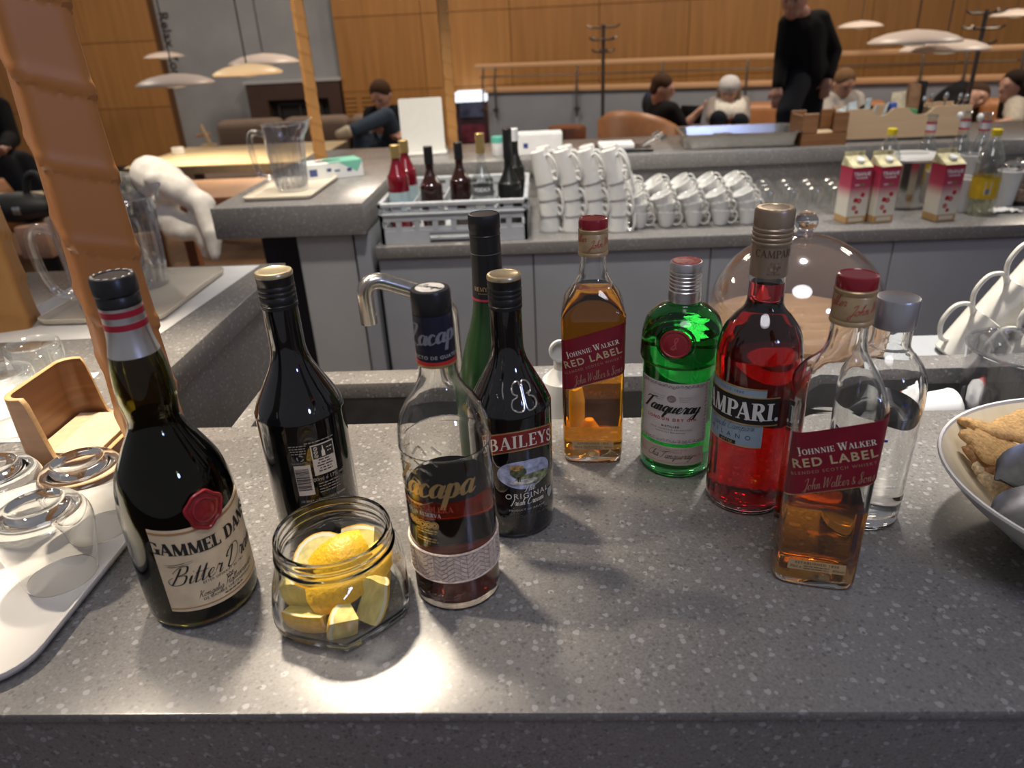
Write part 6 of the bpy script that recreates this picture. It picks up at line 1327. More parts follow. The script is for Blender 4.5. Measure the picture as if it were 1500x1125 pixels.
t = thing('supply_box', 'white cardboard box with green side behind the mugs', 'box', (-0.035, 3.36, CT + .0005)); m = MB(); m.box((-.10, -.06, 0), (.125, .06, .085), .002, 1); m.build('box_body', PAPER, t, smooth=False); m = MB(); m.box((.1255, -.06, .001), (.127, .06, .084)); m.build('green_side', mat('box_green', (0.06, 0.30, 0.18), 0.5, 0), t); m = MB(); m.box((-.045, -.0612, .03), (-.025, -.0602, .05)); m.build('logo_print', mat('box_navy', (0.02, 0.05, 0.2), 0.5, 0), t); m = MB(); m.box((-.1, -.055, .0855), (.12, .055, .0875)); m.build('flap', PAPER, t)
t = thing('wipes_tub', 'small white tub with mint green lid behind the crate', 'tub', (at_z(731, 225, CT).x, 3.33, CT + .0005)); m = MB(); m.lathe([(.026, 0), (.028, .003), (.028, .055), (.001, .055)], 32); m.build('tub_body', WPL, t); m = MB(); m.lathe([(.029, .0555), (.029, .078), (.026, .081), (.001, .081)], 32); m.build('lid', mat('mint_lid', (0.10, 0.42, 0.33), 0.4, 0), t)
p = at_z(622, 226, CT); t = thing('display_sign', 'blank white tabletop sign on a foot behind the crate', 'sign', (p.x, p.y, CT + .0005), D(6))
m = MB(); pol = rrect(-.098, .098, 0.012, .242, .008, 4); n = len(pol); m.add([(x, -.003 + .06 * z, z) for x, z in pol] + [(x, .003 + .06 * z, z) for x, z in pol], [tuple(range(n)), tuple(range(2 * n - 1, n - 1, -1))] + [(i, (i + 1) % n, n + (i + 1) % n, n + i) for i in range(n)]); m.build('panel', mat('sign_white', (0.70, 0.69, 0.64), 0.45, 0.01), t, smooth=False)
m = MB(); m.box((-.105, -.045, 0), (.105, .055, .0115), .004); m.build('foot', MATS['sign_white'], t)
# glove box on the island
gb = thing('glove_box', 'white and mint glove box on the counter wing', 'box', (at_z(503, 252, CT).x - .02, 2.95, CT + .0005), D(28)); m = MB(); m.box((-.115, -.062, 0), (.115, .062, .062), .0015, 1); m.build('box_body', mat('glove_box_white', (0.66, 0.68, 0.66), 0.45, 0.02), gb, smooth=False)
m = MB(); m.box((-.02, -.0625, .0624), (.1155, .0625, .0632)); m.build('mint_print', mat('mint_print', (0.16, 0.46, 0.34), 0.45, 0), gb)
m = MB(); m.add([(.02, -.0626, .062), (.115, -.0626, .062), (.09, -.0626, .02)], [(0, 1, 2)]); m.build('mint_corner', MATS['mint_print'], gb, smooth=False)
m = MB(); ov_ = [( -.01 + .052 * math.cos(2 * PI * k / 24), .018 * math.sin(2 * PI * k / 24)) for k in range(24)]; m.prism(ov_, .0633, .0638); m.build('opening', BLK2, gb)
for x, z, w_, h_ in ((-.098, .018, .03, .026), (-.03, .03, .018, .012), (.0, .028, .022, .006), (.05, .024, .018, .012)): m = MB(); m.box((x, -.0628, z), (x + w_, -.0621, z + h_)); m.build('print_mark', mat('print_navy', (0.05, 0.07, 0.20), 0.5, 0), gb)
tray('wing_tray', 'cream tray under the jug on the counter wing', -1.045, -0.80, 2.50, 2.90, CT + .0004, CREAM, .014, .025)
jug('part-filled water jug on the counter wing', (-0.915, 2.67, CT + .0052), D(4), 1.06, .38)

# ------------------------------------------------------------------ lounge behind the bar
BROWNF = mat('taupe_upholstery', (0.155, 0.105, 0.075), 0.8, 0.06, 60); TANL = mat('cognac_leather', (0.36, 0.15, 0.055), 0.45, 0.05, 20); DKBR = mat('dark_brown_panel', (0.055, 0.028, 0.02), 0.5, 0.05, 10)
METAL = mat('dark_metal_pole', (0.10, 0.085, 0.075), 0.4, 0, metal=0.7); RAILW = wood('oak_handrail', (0.46, 0.26, 0.13), (0.56, 0.34, 0.19), 0.35, 4, (0.4, 8, 8))
PALEW = wood('pale_ash_table', (0.58, 0.43, 0.24), (0.70, 0.55, 0.34), 0.4, 3, (0.5, 8, 8)); PINKW = wood('rosy_oak_table', (0.40, 0.23, 0.14), (0.50, 0.31, 0.20), 0.3, 3, (0.5, 8, 8))
def simple(name, label, cat, mm, mt, loc=(0, 0, 0), group=None, part_='body', **k):
    t = thing(name, label, cat, loc, 0, group); mm.move(Matrix.Translation(-Vector(loc))); mm.build(part_, mt, t, **k); return t
# fireplace on the recess wall
a = at_y(364, 122, WY - .1); c_ = at_y(500, 118, WY - .1); fx0, fx1, fz = a.x, c_.x, (a.z + c_.z) / 2
fp = thing('fireplace', 'dark brown fireplace surround in the grey recess', 'fireplace', ((fx0 + fx1) / 2, WY - .1, 0)); hw = (fx1 - fx0) / 2
m = MB(); m.box((-hw, -.12, 0), (-hw * .58, .098, fz)); m.build('jamb', DKBR, fp); m = MB(); m.box((hw * .72, -.12, 0), (hw, .098, fz)); m.build('jamb', DKBR, fp); m = MB(); m.box((-hw * .58, -.12, fz - .19), (hw * .72, .098, fz)); m.build('lintel', DKBR, fp)
m = MB(); m.box((-hw * .58, .02, 0), (hw * .72, .09, fz - .19)); m.build('firebox', mat('firebox_black', (0.008, 0.007, 0.007), 0.6, 0), fp); m = MB(); m.box((-hw - .02, -.14, fz + .001), (hw + .02, .098, fz + .035)); m.build('mantel', mat('mantel_grey', (0.45, 0.45, 0.46), 0.5, 0), fp)
for x in (-hw * .42, hw * .04, hw * .5): m = MB(); m.box((x - .008, -.02, .2), (x + .008, -.005, fz - .24)); m.build('door_bar', METAL, fp)
m = MB(); m.box((-hw * .42, -.02, fz - .255), (hw * .5, -.005, fz - .24)); m.build('door_bar', METAL, fp)
# vent grille low in the wood wall: a slat each
a = at_y(505, 142, WY - .2); c_ = at_y(549, 172, WY - .2); gr = thing('vent_grille', 'slatted wooden vent grille behind the seated man', 'grille', ((a.x + c_.x) / 2, WY - .19, 0)); gw = (c_.x - a.x) / 2
m = MB(); m.box((-gw, 0, c_.z - .02), (gw, .008, a.z + .02)); m.build('backing', mat('grille_dark', (0.09, 0.045, 0.015), 0.6, 0), gr)
for k in range(6):
    z = c_.z + (a.z - c_.z) * k / 5
    for s_ in (-1, 1): m = MB(); m.box((-gw if s_ < 0 else .03, -.012, z - .016), (-.03 if s_ < 0 else gw, 0, z + .016)); m.build('slat', OAK, gr)
m = MB(); m.box((-.03, -.014, c_.z - .02), (.03, 0, a.z + .02)); m.build('mullion', OAK, gr)
# lit cooler by the ramp: dark box, glowing header for a lit opening
a = at_y(667, 136, 9.0); c_ = at_y(713, 136, 9.0); simple('doorway_box', 'tall dark box for the cooler with white lit top by the ramp', 'doorway', MB().box((a.x, 8.9, -.25), (c_.x, 9.35, a.z - .10)), mat('doorway_dark', (0.05, 0.03, 0.04), 0.25, 0.5, 3), ((a.x + c_.x) / 2, 9.1, -.26))
ck_ = [o for o in bpy.data.objects if o.name == 'doorway_box'][0]; m = MB(); m.box((a.x - (a.x + c_.x) / 2, -.22, a.z - .095 + .26), ((c_.x - a.x) / 2, .24, a.z + .26)); m.build('lit_header', mat('lit_header', (0.8, 0.85, 0.9), 0.4, 0, emit=(0.8, 0.9, 1.0), es=1.2), ck_)
for k in range(3): m = MB(); m.box((-(c_.x - a.x) / 2 + .05, -.215, .25 + .28 * k), ((c_.x - a.x) / 2 - .03, -.205, .45 + .28 * k)); m.build('doorway_panel', mat('doorway_row_%d' % k, ((0.10, 0.06, 0.08), (0.16, 0.03, 0.05), (0.06, 0.07, 0.13))[k], 0.4, 0.3, 8), ck_)
# ramp parapet and handrail
yA, yB = 8.45, 7.0
A = at_y(716, 130, yA); B = at_y(1500, 106, yB); dv = (B - A); dv.z = 0; L_ = dv.length; ang = math.atan2(dv.y, dv.x); pz = (A.z + B.z) / 2
par = MB(); par.box((0, -.05, -.26), (L_ + 1.5, .05, pz - .05)); par = par.build('wall_ramp', mat('blue_grey_paint', (0.23, 0.245, 0.275), 0.6, 0.03, 4)); par.location = (A.x, A.y, 0); par.rotation_euler = (0, 0, ang); struct(par)
m = MB(); m.box((-.03, -.075, pz - .0495), (L_ + 1.5, .075, pz), .006); m.build('cap', RAILW, par)
hr = thing('handrail', 'oak handrail with thin metal posts along the ramp', 'railing', (A.x, A.y, pz), ang); rz_ = at_y(705, 97, yA).z - pz
m = MB(); m.box((-.14, -.035, rz_ - .03), (L_ + 1.5, .035, rz_ + .02), .012); m.build('rail', RAILW, hr)
m = MB(); m.tube([(-.10, 0, rz_ * .5), (L_ + 1.5, 0, rz_ * .5)], .007, 8); m.build('mid_rod', METAL, hr)
inv = Matrix.Rotation(-ang, 4, 'Z')
for px in (710, 728, 849, 973, 1095, 1222, 1345, 1408, 1490):
    q = at_y(px, 110, yA + (yB - yA) * (px - 716) / 784); d = (inv @ (q - A)).x; m = MB(); m.tube([(d, -.085, -.30), (d, -.085, rz_ * .2), (d, -.03, rz_ - .02)], .011, 8); po = m.build('post', METAL, hr)
    m = MB(); m.tube([(d, -.05, -.22), (d, -.11, -.22)], .022, 10); m.build('fixing', METAL, po)
# coat stands
def coat_stand(label, px, y, ptop, tiers, z0=-.26):
    tp = at_y(px, ptop, y); t = thing('coat_stand', label, 'coat stand', (tp.x, y, z0)); H = tp.z - z0
    m = MB(); m.lathe([(.001, 0), (.13, 0), (.13, .015), (.03, .03), (.001, .03)], 32); m.build('foot', METAL, t); m = MB(); m.tube([(0, 0, .02), (0, 0, H)], .016, 10); m.build('pole', METAL, t)
    for k in range(3):
        z = H - .02 - tiers * k; r = (.14, .15, .10)[k]
        for j in range(4):
            a_ = k * .6 + j * PI / 2; m = MB(); m.tube(cr([(0, 0, z), (r * .7 * math.cos(a_), r * .7 * math.sin(a_), z), (r * math.cos(a_), r * math.sin(a_), z + .02)], 3), .009, 6); m.build('hook', METAL, t)
    return t
coat_stand('slim metal coat stand before the ramp wall', 884, 6.9, 36, .095); coat_stand('slim metal coat stand by the pendant lamps', 1446, 5.9, 14, .10)
# pendant lamps
def pendant(label, px, py, wpx, y, on=0.0):
    c_ = at_y(px, py, y); d = (c_ - Vector((0, 0, CAMZ))).length; r = wpx / 2 / FPX * d * 0.985
    t = thing('pendant_lamp', label, 'lamp', (c_.x, y, c_.z - r * .12), 0, 'flat domed pendant lamps'); SH = mat('pink_white_shade', (0.82, 0.68, 0.58), 0.4, 0.02, 4)
    P = [(r, 0), (r * .985, r * .03), (r * .86, r * .10), (r * .62, r * .185), (r * .3, r * .24), (r * .06, r * .26), (.004, r * .27)]
    m = MB(); m.lathe(P + [(max(q - .004, .003), z - .006) for q, z in reversed(P)], 48, cap0=False, cap1=False); m.build('shade', mat('lit_shade', (0.82, 0.62, 0.40), 0.4, 0, emit=(1.0, 0.62, 0.25), es=0.30) if 'glowing' in label else SH, t, ang=60)
    m = MB(); m.lathe([(.001, -r * .10), (r * .22, -r * .08), (r * .27, 0), (r * .24, r * .10), (.001, r * .12)], 32); m.build('diffuser', mat('lamp_diffuser', (0.22, 0.16, 0.11), 0.4, 0, emit=(1, 0.82, 0.55), es=0.25), t)
    m = MB(); m.tube([(0, 0, r * .26), (0, 0, 3.2 - c_.z)], .0045, 6); m.build('cord', METAL, t)
    if on: lamp('pendant_bulb', 'SPOT', (c_.x, y, c_.z - r * .30), (c_.x, y, 0), on, (1, .83, .58), r * .2, 130, .6)
    return t
pendant('small pendant lamp furthest back beside the wall lettering', 240, 80, 48, 8.6); pendant('pendant lamp hanging lowest beside the wall lettering', 256, 116, 94, 5.0, 30); pendant('rear pendant lamp of the pair by the fireplace', 386, 86, 90, 5.9); pendant('glowing front pendant lamp of the pair by the fireplace', 362, 101, 88, 4.6, 45)
pendant('small pendant lamp beside the walking man', 1261, 35, 52, 7.4); pendant('large pale pendant lamp over the seated woman', 1341, 53, 104, 4.9, 10); pendant('warm pendant lamp overlapping the large pale one', 1385, 65, 97, 5.2, 25); pendant('small pendant lamp at the upper picture edge', 1489, 18, 52, 7.2)
# sofas and seats
def cushion_row(label, px0, px1, pyt, y, zseat, n, mt, depth=.75, name='sofa', z0=0.0, rz=0.0):
    a = at_y(px0, pyt, y); c_ = at_y(px1, pyt, y); t = thing(name, label, 'sofa', (a.x, y, z0), rz); L_ = c_.x - a.x; top = a.z - z0; st = L_ / n
    for k in range(n):
        m = MB(); m.box((st * k + .006, -.02, zseat + .02), (st * (k + 1) - .006, .2, top), .07, 4); m.build('back_cushion', mt, t); m = MB(); m.box((st * k + .006, -depth, zseat - .18), (st * (k + 1) - .006, -.03, zseat), .05, 3); m.build('seat_cushion', mt, t)
    m = MB(); m.box((0, -depth + .03, 0.0), (L_, .18, zseat - .185), .01); m.move(Matrix.Translation((0, 0, 0))); m.build('plinth', mat('sofa_plinth', (0.05, 0.04, 0.035), 0.7, 0), t)
    return t
cushion_row('taupe modular sofa with rounded back cushions below the fireplace', 312, 610, 178, 6.95, .42, 3, BROWNF)
cushion_row('long cognac leather bench sofa along the ramp wall', 1060, 1510, 152, 7.42, .18, 4, TANL, .7, 'bench_sofa', -.26, ang)
# armchair and ottoman
p = at_y(950, 205, 6.1); ac = thing('armchair', 'curved cognac leather armchair of the man with the tablet', 'armchair', (at_y(948, 190, 6.35).x, 6.35, -.26), D(25))
m = MB(); g = []
for i in range(25):
    a_ = math.radians(100 + 210 * i / 24); hgt = 1.08 - .26 * abs(i / 12 - 1) ** 2
    ri, ro = .30, .40; g.append([(ri * math.cos(a_), ri * math.sin(a_), .1), (ro * math.cos(a_), ro * math.sin(a_), .1), (ro * 1.03 * math.cos(a_), ro * 1.03 * math.sin(a_), hgt - .04), ((ri + ro) / 2 * math.cos(a_), (ri + ro) / 2 * math.sin(a_), hgt), (ri * math.cos(a_), ri * math.sin(a_), hgt - .04)])
m.rings(g, cap0=True, cap1=True); m.build('wrap_back', TANL, ac, ang=60); m = MB(); m.lathe([(.28, .1), (.31, .14), (.31, .40), (.27, .44), (.001, .45)], 32); m.build('seat', TANL, ac)
for k in range(4): m = MB(); a_ = PI / 4 + k * PI / 2; m.tube([(.22 * math.cos(a_), .22 * math.sin(a_), .1), (.25 * math.cos(a_), .25 * math.sin(a_), 0)], .015, 8); m.build('leg', METAL, ac)
p = at_y(830, 184, 6.3); simple('ottoman', 'round brown leather ottoman behind the mugs', 'ottoman', MB().lathe([(.001, -.26 - p.z), (.15, -.26 - p.z), (.158, -.25 - p.z), (.160, -.03), (.15, -.005), (.001, 0)], 40).move(Matrix.Translation((p.x, 6.3, p.z))), mat('chestnut_leather', (0.15, 0.05, 0.022), 0.4, 0.05), (p.x, 6.3, -.26), part_='cushion')
p = at_y(947, 152, 6.75); t = thing('navy_cushion', 'navy cushion behind the man with the tablet', 'cushion', (p.x, 6.95, .18)); m = MB(); m.ball((.06, 0, p.z - .18 - .02), (.075, .06, .11), 20, 12); m.build('cushion_body', mat('navy_fabric', (0.012, 0.018, 0.04), 0.8, 0), t)
# two long tables on the left and the bench end
def table(label, x0, x1, y0, y1, z, mt, edge, th=.06, name='long_table'):
    t = thing(name, label, 'table', ((x0 + x1) / 2, (y0 + y1) / 2, 0)); hx, hy = (x1 - x0) / 2, (y1 - y0) / 2
    m = MB(); m.box((-hx, -hy, z - .008), (hx, hy, z), .001, 1); m.build('table_top', mt, t); m = MB(); m.box((-hx + .001, -hy + .001, z - th), (hx - .001, hy - .001, z - .0085)); m.build('edge_frame', edge, t)
    for sx in (-1, 1):
        for sy in (-1, 1): m = MB(); m.box((sx * (hx - .08) - .03, sy * (hy - .08) - .03, 0), (sx * (hx - .08) + .03, sy * (hy - .08) + .03, z - th)); m.build('leg', edge, t)
    return t
TBZ = .72
EDG = mat('dark_table_edge', (0.12, 0.085, 0.055), 0.5, 0.05)
table('pale ash table lit by the pendant lamps', at_z(195, 242, TBZ).x, -1.50, at_z(270, 243, TBZ).y, min(at_z(270, 216, TBZ).y, 5.95), TBZ, PALEW, EDG, .055)
table('rosy oak table behind the chair with the white coat', at_z(255, 288, TBZ).x - .25, -1.22, at_z(330, 288, TBZ).y, at_z(330, 262, TBZ).y, TBZ, PINKW, mat('red_brown_edge', (0.16, 0.06, 0.03), 0.5, 0.05), .06)
p = at_z(306, 214, TBZ); t = thing('wooden_easel_stick', 'pale wooden card stand on the ash table', 'stand', (p.x, p.y, TBZ + .0005)); m = MB(); m.tube([(.02, 0, 0), (-.03, .0, .16)], .014, 8); m.build('stick', PALEW, t); m = MB(); m.tube([(-.10, .03, .075), (.02, .03, .085)], .012, 8); m.build('crossbar', PINKW, t); m = MB(); m.box((-.06, -.02, 0), (.05, .05, .012)); m.build('foot', PALEW, t)
p = at_z(262, 226, TBZ); simple('table_block', 'small white card block on the ash table', 'block', MB().box((p.x - .04, p.y - .02, TBZ + .0005), (p.x + .04, p.y + .02, TBZ + .05), .004), PAPER, (p.x, p.y, TBZ + .0005), part_='card')
# left edge: bench, bag, pale table
x0 = at_z(62, 330, TBZ).x; bt_ = at_z(30, 345, .62); simple('bench_box', 'rosy leather bench box by the picture edge', 'bench', MB().box((-2.6, bt_.y, .50), (at_z(64, 345, .62).x, bt_.y + .21, .66), .01), mat('rosy_leather', (0.42, 0.25, 0.17), 0.5, 0.05), (-2.2, bt_.y + .2, 0), part_='seat_box')
bo = [o for o in bpy.data.objects if o.name == 'bench_box'][0]; m = MB(); m.box((-.38, -.15, 0), (-.26, -.02, .4995)); m.build('base', BLK2, bo)
p = at_z(40, 322, .662); bg = thing('black_bag', 'black backpack lying on the rosy bench box', 'bag', (p.x, p.y - .03, .662)); m = MB(); m.ball((0, 0, .07), (.20, .10, .075), 24, 12); m.build('bag_body', mat('black_nylon', (0.010, 0.011, 0.013), 0.6, 0.1), bg); m = MB(); m.tube(cr([(.06, 0, .12), (.09, 0, .21), (.15, 0, .22), (.18, 0, .10)], 5), .018, 8); m.build('strap', MATS['black_nylon'], bg); m = MB(); m.box((.03, -.098, .05), (.07, -.085, .09), .004); m.build('buckle', STEEL, bg)
table('pale ash table at the picture edge behind the backpack', -4.2, at_z(64, 290, TBZ).x + .05, at_z(30, 300, TBZ).y, at_z(30, 281, TBZ).y, TBZ, PALEW, EDG, .05, 'side_table')
p = at_z(40, 268, .60); simple('bench_end', 'pale upholstered bench end below the crossed jeans', 'bench', MB().box((at_z(22, 275, .6).x, p.y, 0.0), (at_z(66, 275, .6).x, p.y + .5, .60), .03, 3), mat('beige_upholstery', (0.45, 0.33, 0.22), 0.7, 0.04), (p.x, p.y + .2, 0), part_='seat_block')
p = at_z(8, 262, .62); simple('tan_armrest_chair', 'rounded cognac armchair cut by the picture edge', 'armchair', MB().box((p.x - .6, p.y - .3, .25), (p.x + .10, p.y + .35, .64), .12, 4), TANL, (p.x - .2, p.y, 0), part_='seat_shell')

# chair with white puffer coat
cc = at_z(268, 300, .74); ch = thing('wooden_chair', 'beech chair with curved back under the white coat', 'chair', (cc.x, 3.05, 0), D(160)); BEE = wood('beech', (0.48, 0.29, 0.15), (0.58, 0.37, 0.21), 0.4, 6, (6, 6, 1))
m = MB(); m.box((-.21, -.21, .43), (.21, .21, .46), .012); m.build('seat', BEE, ch)
m = MB(); g = []
for i in range(13): a_ = math.radians(20 + 140 * i / 12); g.append([(.25 * math.cos(a_), .12 + .14 * math.sin(a_), .66), (.27 * math.cos(a_), .12 + .16 * math.sin(a_), .66), (.27 * math.cos(a_), .12 + .16 * math.sin(a_), .76), (.25 * math.cos(a_), .12 + .14 * math.sin(a_), .76)])
m.rings(g, cap0=True, cap1=True); m.build('backrest', BEE, ch)
for sx in (-1, 1):
    m = MB(); m.tube([(sx * .18, .17, .45), (sx * .24, .20, .68)], .014, 8); m.build('back_post', BEE, ch)
    for sy in (-1, 1): m = MB(); m.tube([(sx * .17, sy * .17, .44), (sx * .23, sy * .24, 0)], [.018, .013], 8); m.build('leg', BEE, ch)

def remesh(mb, name, mt, parent, vox=0.012, smooth=4, seed=None):
    o = link(name, mb.mesh(name, mt)); md = o.modifiers.new('r', 'REMESH'); md.mode = 'VOXEL'; md.voxel_size = vox; md.use_smooth_shade = True
    s_ = o.modifiers.new('s', 'SMOOTH'); s_.iterations = smooth; s_.factor = 0.5
    dg = bpy.context.evaluated_depsgraph_get(); me = bpy.data.meshes.new_from_object(o.evaluated_get(dg)); old = o.data; o.modifiers.clear(); o.data = me; bpy.data.meshes.remove(old); me.name = name
    if mt and not me.materials: me.materials.append(mt)
    me.polygons.foreach_set('use_smooth', [True] * len(me.polygons))
    if parent: o.parent = parent; o.matrix_parent_inverse = Matrix.Translation(parent.location).inverted()
    return o
def cap(mb, a, ra, b_, rb, n=12):
    """round-ended tapering limb"""
    a = Vector(a); b_ = Vector(b_); d = b_ - a; l = d.length or 1e-5; t = d / l; u = t.cross(Vector((0, 0, 1)) if abs(t.z) < .9 else Vector((1, 0, 0))); u.normalize(); v = t.cross(u); rr = []
    for k in range(1, 5): q = k / 4 * PI / 2; rr.append((a - t * ra * math.cos(q), ra * math.sin(q)))
    for k in range(0, 4): q = k / 4 * PI / 2; rr.append((b_ + t * rb * math.sin(q), rb * math.cos(q)))
    mb.rings([[c_ + r * (math.cos(2 * PI * j / n) * u + math.sin(2 * PI * j / n) * v) for j in range(n)] for c_, r in rr], cap0=True, cap1=True)
# white puffer and grey scarf on the chair
COATW = mat('white_quilt', (0.80, 0.77, 0.72), 0.7, 0.05, 25); ct = thing('puffer_coat', 'white puffer coat hung over the beech chair', 'coat', (cc.x, 2.95, .5))
P3 = lambda px, py, y: at_y(px, py, y)
m = MB()
for a_, ra, b_, rb in (((222, 258, 3.02), .085, (240, 268, 2.98), .09), ((238, 264, 2.98), .075, (268, 280, 2.92), .06), ((262, 280, 2.92), .05, (300, 300, 2.9), .045), ((296, 296, 2.9), .045, (312, 345, 2.86), .04), ((312, 340, 2.86), .04, (315, 375, 2.84), .022), ((285, 290, 2.94), .04, (300, 355, 2.92), .035), ((300, 350, 2.92), .035, (302, 372, 2.92), .02), ((240, 318, 2.98), .055, (268, 330, 2.94), .055), ((255, 335, 2.95), .05, (272, 340, 2.9), .04), ((240, 275, 3.0), .06, (246, 320, 3.0), .05)): cap(m, P3(*a_), ra, P3(*b_), rb)
for k in range(10): q = P3(228 + 8 * k, 262 + 4.5 * k, 2.93); m.ball(q + Vector((0, -.02, .012 * (k % 2))), .036, 10, 8)
remesh(m, 'coat_body', COATW, ct, .011, 3)
sc = thing('grey_scarf', 'grey patterned jacket beside the white puffer coat', 'jacket', (P3(185, 275, 3.0).x, 3.02, .6)); m = MB()
for a_, ra, b_, rb in (((176, 268, 3.05), .05, (196, 275, 3.02), .06), ((180, 280, 3.05), .07, (205, 295, 3.0), .07), ((190, 262, 3.05), .03, (196, 268, 3.05), .035), ((185, 290, 3.05), .06, (195, 330, 3.02), .07)): cap(m, P3(*a_), ra, P3(*b_), rb)
remesh(m, 'jacket_body', mat('grey_tweed', (0.12, 0.115, 0.11), 0.8, 0.4, 50), sc, .011, 3)

# ------------------------------------------------------------------ people
SKIN = mat('skin', (0.50, 0.27, 0.19), 0.5, 0.05, 20, sss=0.05); SKIN_D = mat('skin_shaded', (0.36, 0.18, 0.125), 0.5, 0.05, 20)  # second skin is a darker copy with shade put into the colour
def fabric(n, c): return mat(n, c, 0.9, 0.06, 60, spec=0.2)
def person(label, J, top, trousers, hair, cat='person', sleeves='long', skin=None, hairlong=None, facing=(0, -1, 0), up=(0, 0, 1), vest=None, hat=None, shoes=None, hands=True, headr=1.0):
    """J: joints as (pixel x, pixel y, depth); the body is one surface, clothes and hair lie over it"""
    skin = skin or SKIN; P = {k: at_y(*v) for k, v in J.items()}
    t = thing('person', label, 'person', (P['pelvis'].x, P['pelvis'].y, P['pelvis'].z)); f = Vector(facing).normalized(); u = Vector(up).normalized(); s = f.cross(u).normalized(); u = s.cross(f).normalized()
    body = MB(); shirt = MB(); leg = MB(); g = .013
    def limb(mb, a, ra, b_, rb, ex=0.0): cap(mb, P[a], ra + ex, P[b_], rb + ex)
    hd = P['head']; k = headr
    # head: skull, jaw, nose, brow, ears
    hm = MB(); hm.ball((0, 0, 0), (.074 * k, .092 * k, .098 * k), 24, 16); hm.ball((0, -.030 * k, -.060 * k), (.050 * k, .056 * k, .058 * k), 18, 12); hm.ball((0, -.094 * k, -.018 * k), (.012 * k, .018 * k, .022 * k), 10, 8); hm.ball((0, -.074 * k, .022 * k), (.050 * k, .018 * k, .012 * k), 14, 8); hm.ball((0, -.080 * k, -.058 * k), (.024 * k, .012 * k, .010 * k), 12, 8); hm.ball((.074 * k, .008 * k, -.010 * k), (.010 * k, .020 * k, .030 * k), 10, 8); hm.ball((-.074 * k, .008 * k, -.010 * k), (.010 * k, .020 * k, .030 * k), 10, 8)
    HM = Matrix.Translation(hd) @ Matrix(((s.x, -f.x, u.x), (s.y, -f.y, u.y), (s.z, -f.z, u.z))).to_4x4(); hm.move(HM); body.add(hm.v, hm.f)
    cap(body, hd - u * .06 * k + f * -.02, .052, P['neck'], .058)
    mid = (P['shl'] + P['shr']) / 2
    for mb, ex in ((body, 0), (shirt, g)):
        cap(mb, P['shl'], .062 + ex, P['shr'], .062 + ex)
        for w_ in (.3, .7): q = P['shl'].lerp(P['shr'], w_); cap(mb, q - Vector((0, 0, .05)), .095 + ex, P['pelvis'].lerp(P['hipl'].lerp(P['hipr'], w_), .7) + Vector((0, 0, .06)), .10 + ex)
        cap(mb, P['chest'], .12 + ex, P['pelvis'], .12 + ex)
        limb(mb, 'shl', .060, 'ell', .045, ex); limb(mb, 'shr', .060, 'elr', .045, ex) 
    limb(body, 'ell', .043, 'wrl', .028); limb(body, 'elr', .043, 'wrr', .028)
    if sleeves == 'long': limb(shirt, 'ell', .045, 'wrl', .033, g * .8); limb(shirt, 'elr', .045, 'wrr', .033, g * .8)
    for a in 'lr':
        w_, e = P['wr' + a], P['el' + a]; d = (w_ - e).normalized(); h_ = w_ + d * .045; sd = d.cross(f); sd = sd.normalized() if sd.length > .1 else s; pn = d.cross(sd).normalized()
        cap(body, w_, .027, h_ + d * .03 + sd * .012, .026); cap(body, w_, .026, h_ + d * .03 - sd * .014, .024)
        for q, ln in ((-.026, .058), (-.009, .070), (.009, .074), (.026, .066)): b0 = h_ + d * .035 + sd * q; b1 = b0 + d * ln * .55 + pn * .006; cap(body, b0, .0095, b1, .009, 8); cap(body, b1, .009, b1 + d * ln * .4 + pn * .022, .0075, 8)
        cap(body, w_ + sd * .024 + d * .015, .011, w_ + sd * .052 + d * .055, .0095, 8); cap(body, w_ + sd * .052 + d * .055, .0095, w_ + sd * .056 + d * .085 + pn * .01, .008, 8)
    for a in 'lr':
        for mb, ex in ((body, 0), (leg, g)): limb(mb, 'hip' + a, .085, 'kn' + a, .058, ex); limb(mb, 'kn' + a, .056, 'an' + a, .040, ex * .8)
        if 'to' + a in P: cap(body, P['an' + a], .042, P['to' + a], .032)
    cap(leg, P['hipl'], .10, P['hipr'], .10); cap(leg, P['pelvis'], .125, P['pelvis'] + Vector((0, 0, -.02)), .12)
    bo = remesh(body, 'body', skin, t, .0085, 2); remesh(shirt, 'shirt', top, t, .012, 4); remesh(leg, 'trousers', trousers, t, .012, 4)
    for a in 'lr':
        if shoes and 'to' + a in P:
            m = MB(); cap(m, P['an' + a].lerp(P['to' + a], .35), .050, P['to' + a], .036); d_ = (P['to' + a] - P['an' + a]).normalized(); remesh(m, 'shoe', shoes, t, .012, 2)
    # eyes and brows
    for sx in (-1, 1):
        m = MB(); m.ball((sx * .030 * k, -.082 * k, .004 * k), (.011 * k, .008 * k, .006 * k), 10, 6); m.move(HM); o = m.build('eye', mat('eye_dark', (0.05, 0.03, 0.025), 0.3, 0), t); o.matrix_parent_inverse = Matrix.Translation(t.location).inverted()
    m = MB(); m.ball((0, .012 * k, .034 * k), (.083 * k, .088 * k, .080 * k), 24, 14); m.ball((0, .046 * k, -.015 * k), (.072 * k, .054 * k, .056 * k), 18, 12)
    if hairlong:
        dn = HM.inverted().to_3x3() @ Vector((0, 0, -1)); bk_ = Vector((0, .05, 0))
        for sx in (-1, 1):
            b0 = Vector((sx * .070 * k, .02, .0)); b1 = b0 + dn * .16 + Vector((sx * .008, .012, 0)); cap(m, b0, .032, b1, .037); cap(m, b1, .037, b0 + dn * hairlong, .022)
        cap(m, Vector((0, .06 * k, 0)), .055, Vector((0, .07 * k, 0)) + dn * hairlong * .9, .055)
    m.move(HM); remesh(m, 'hair', hair, t, .010, 2)
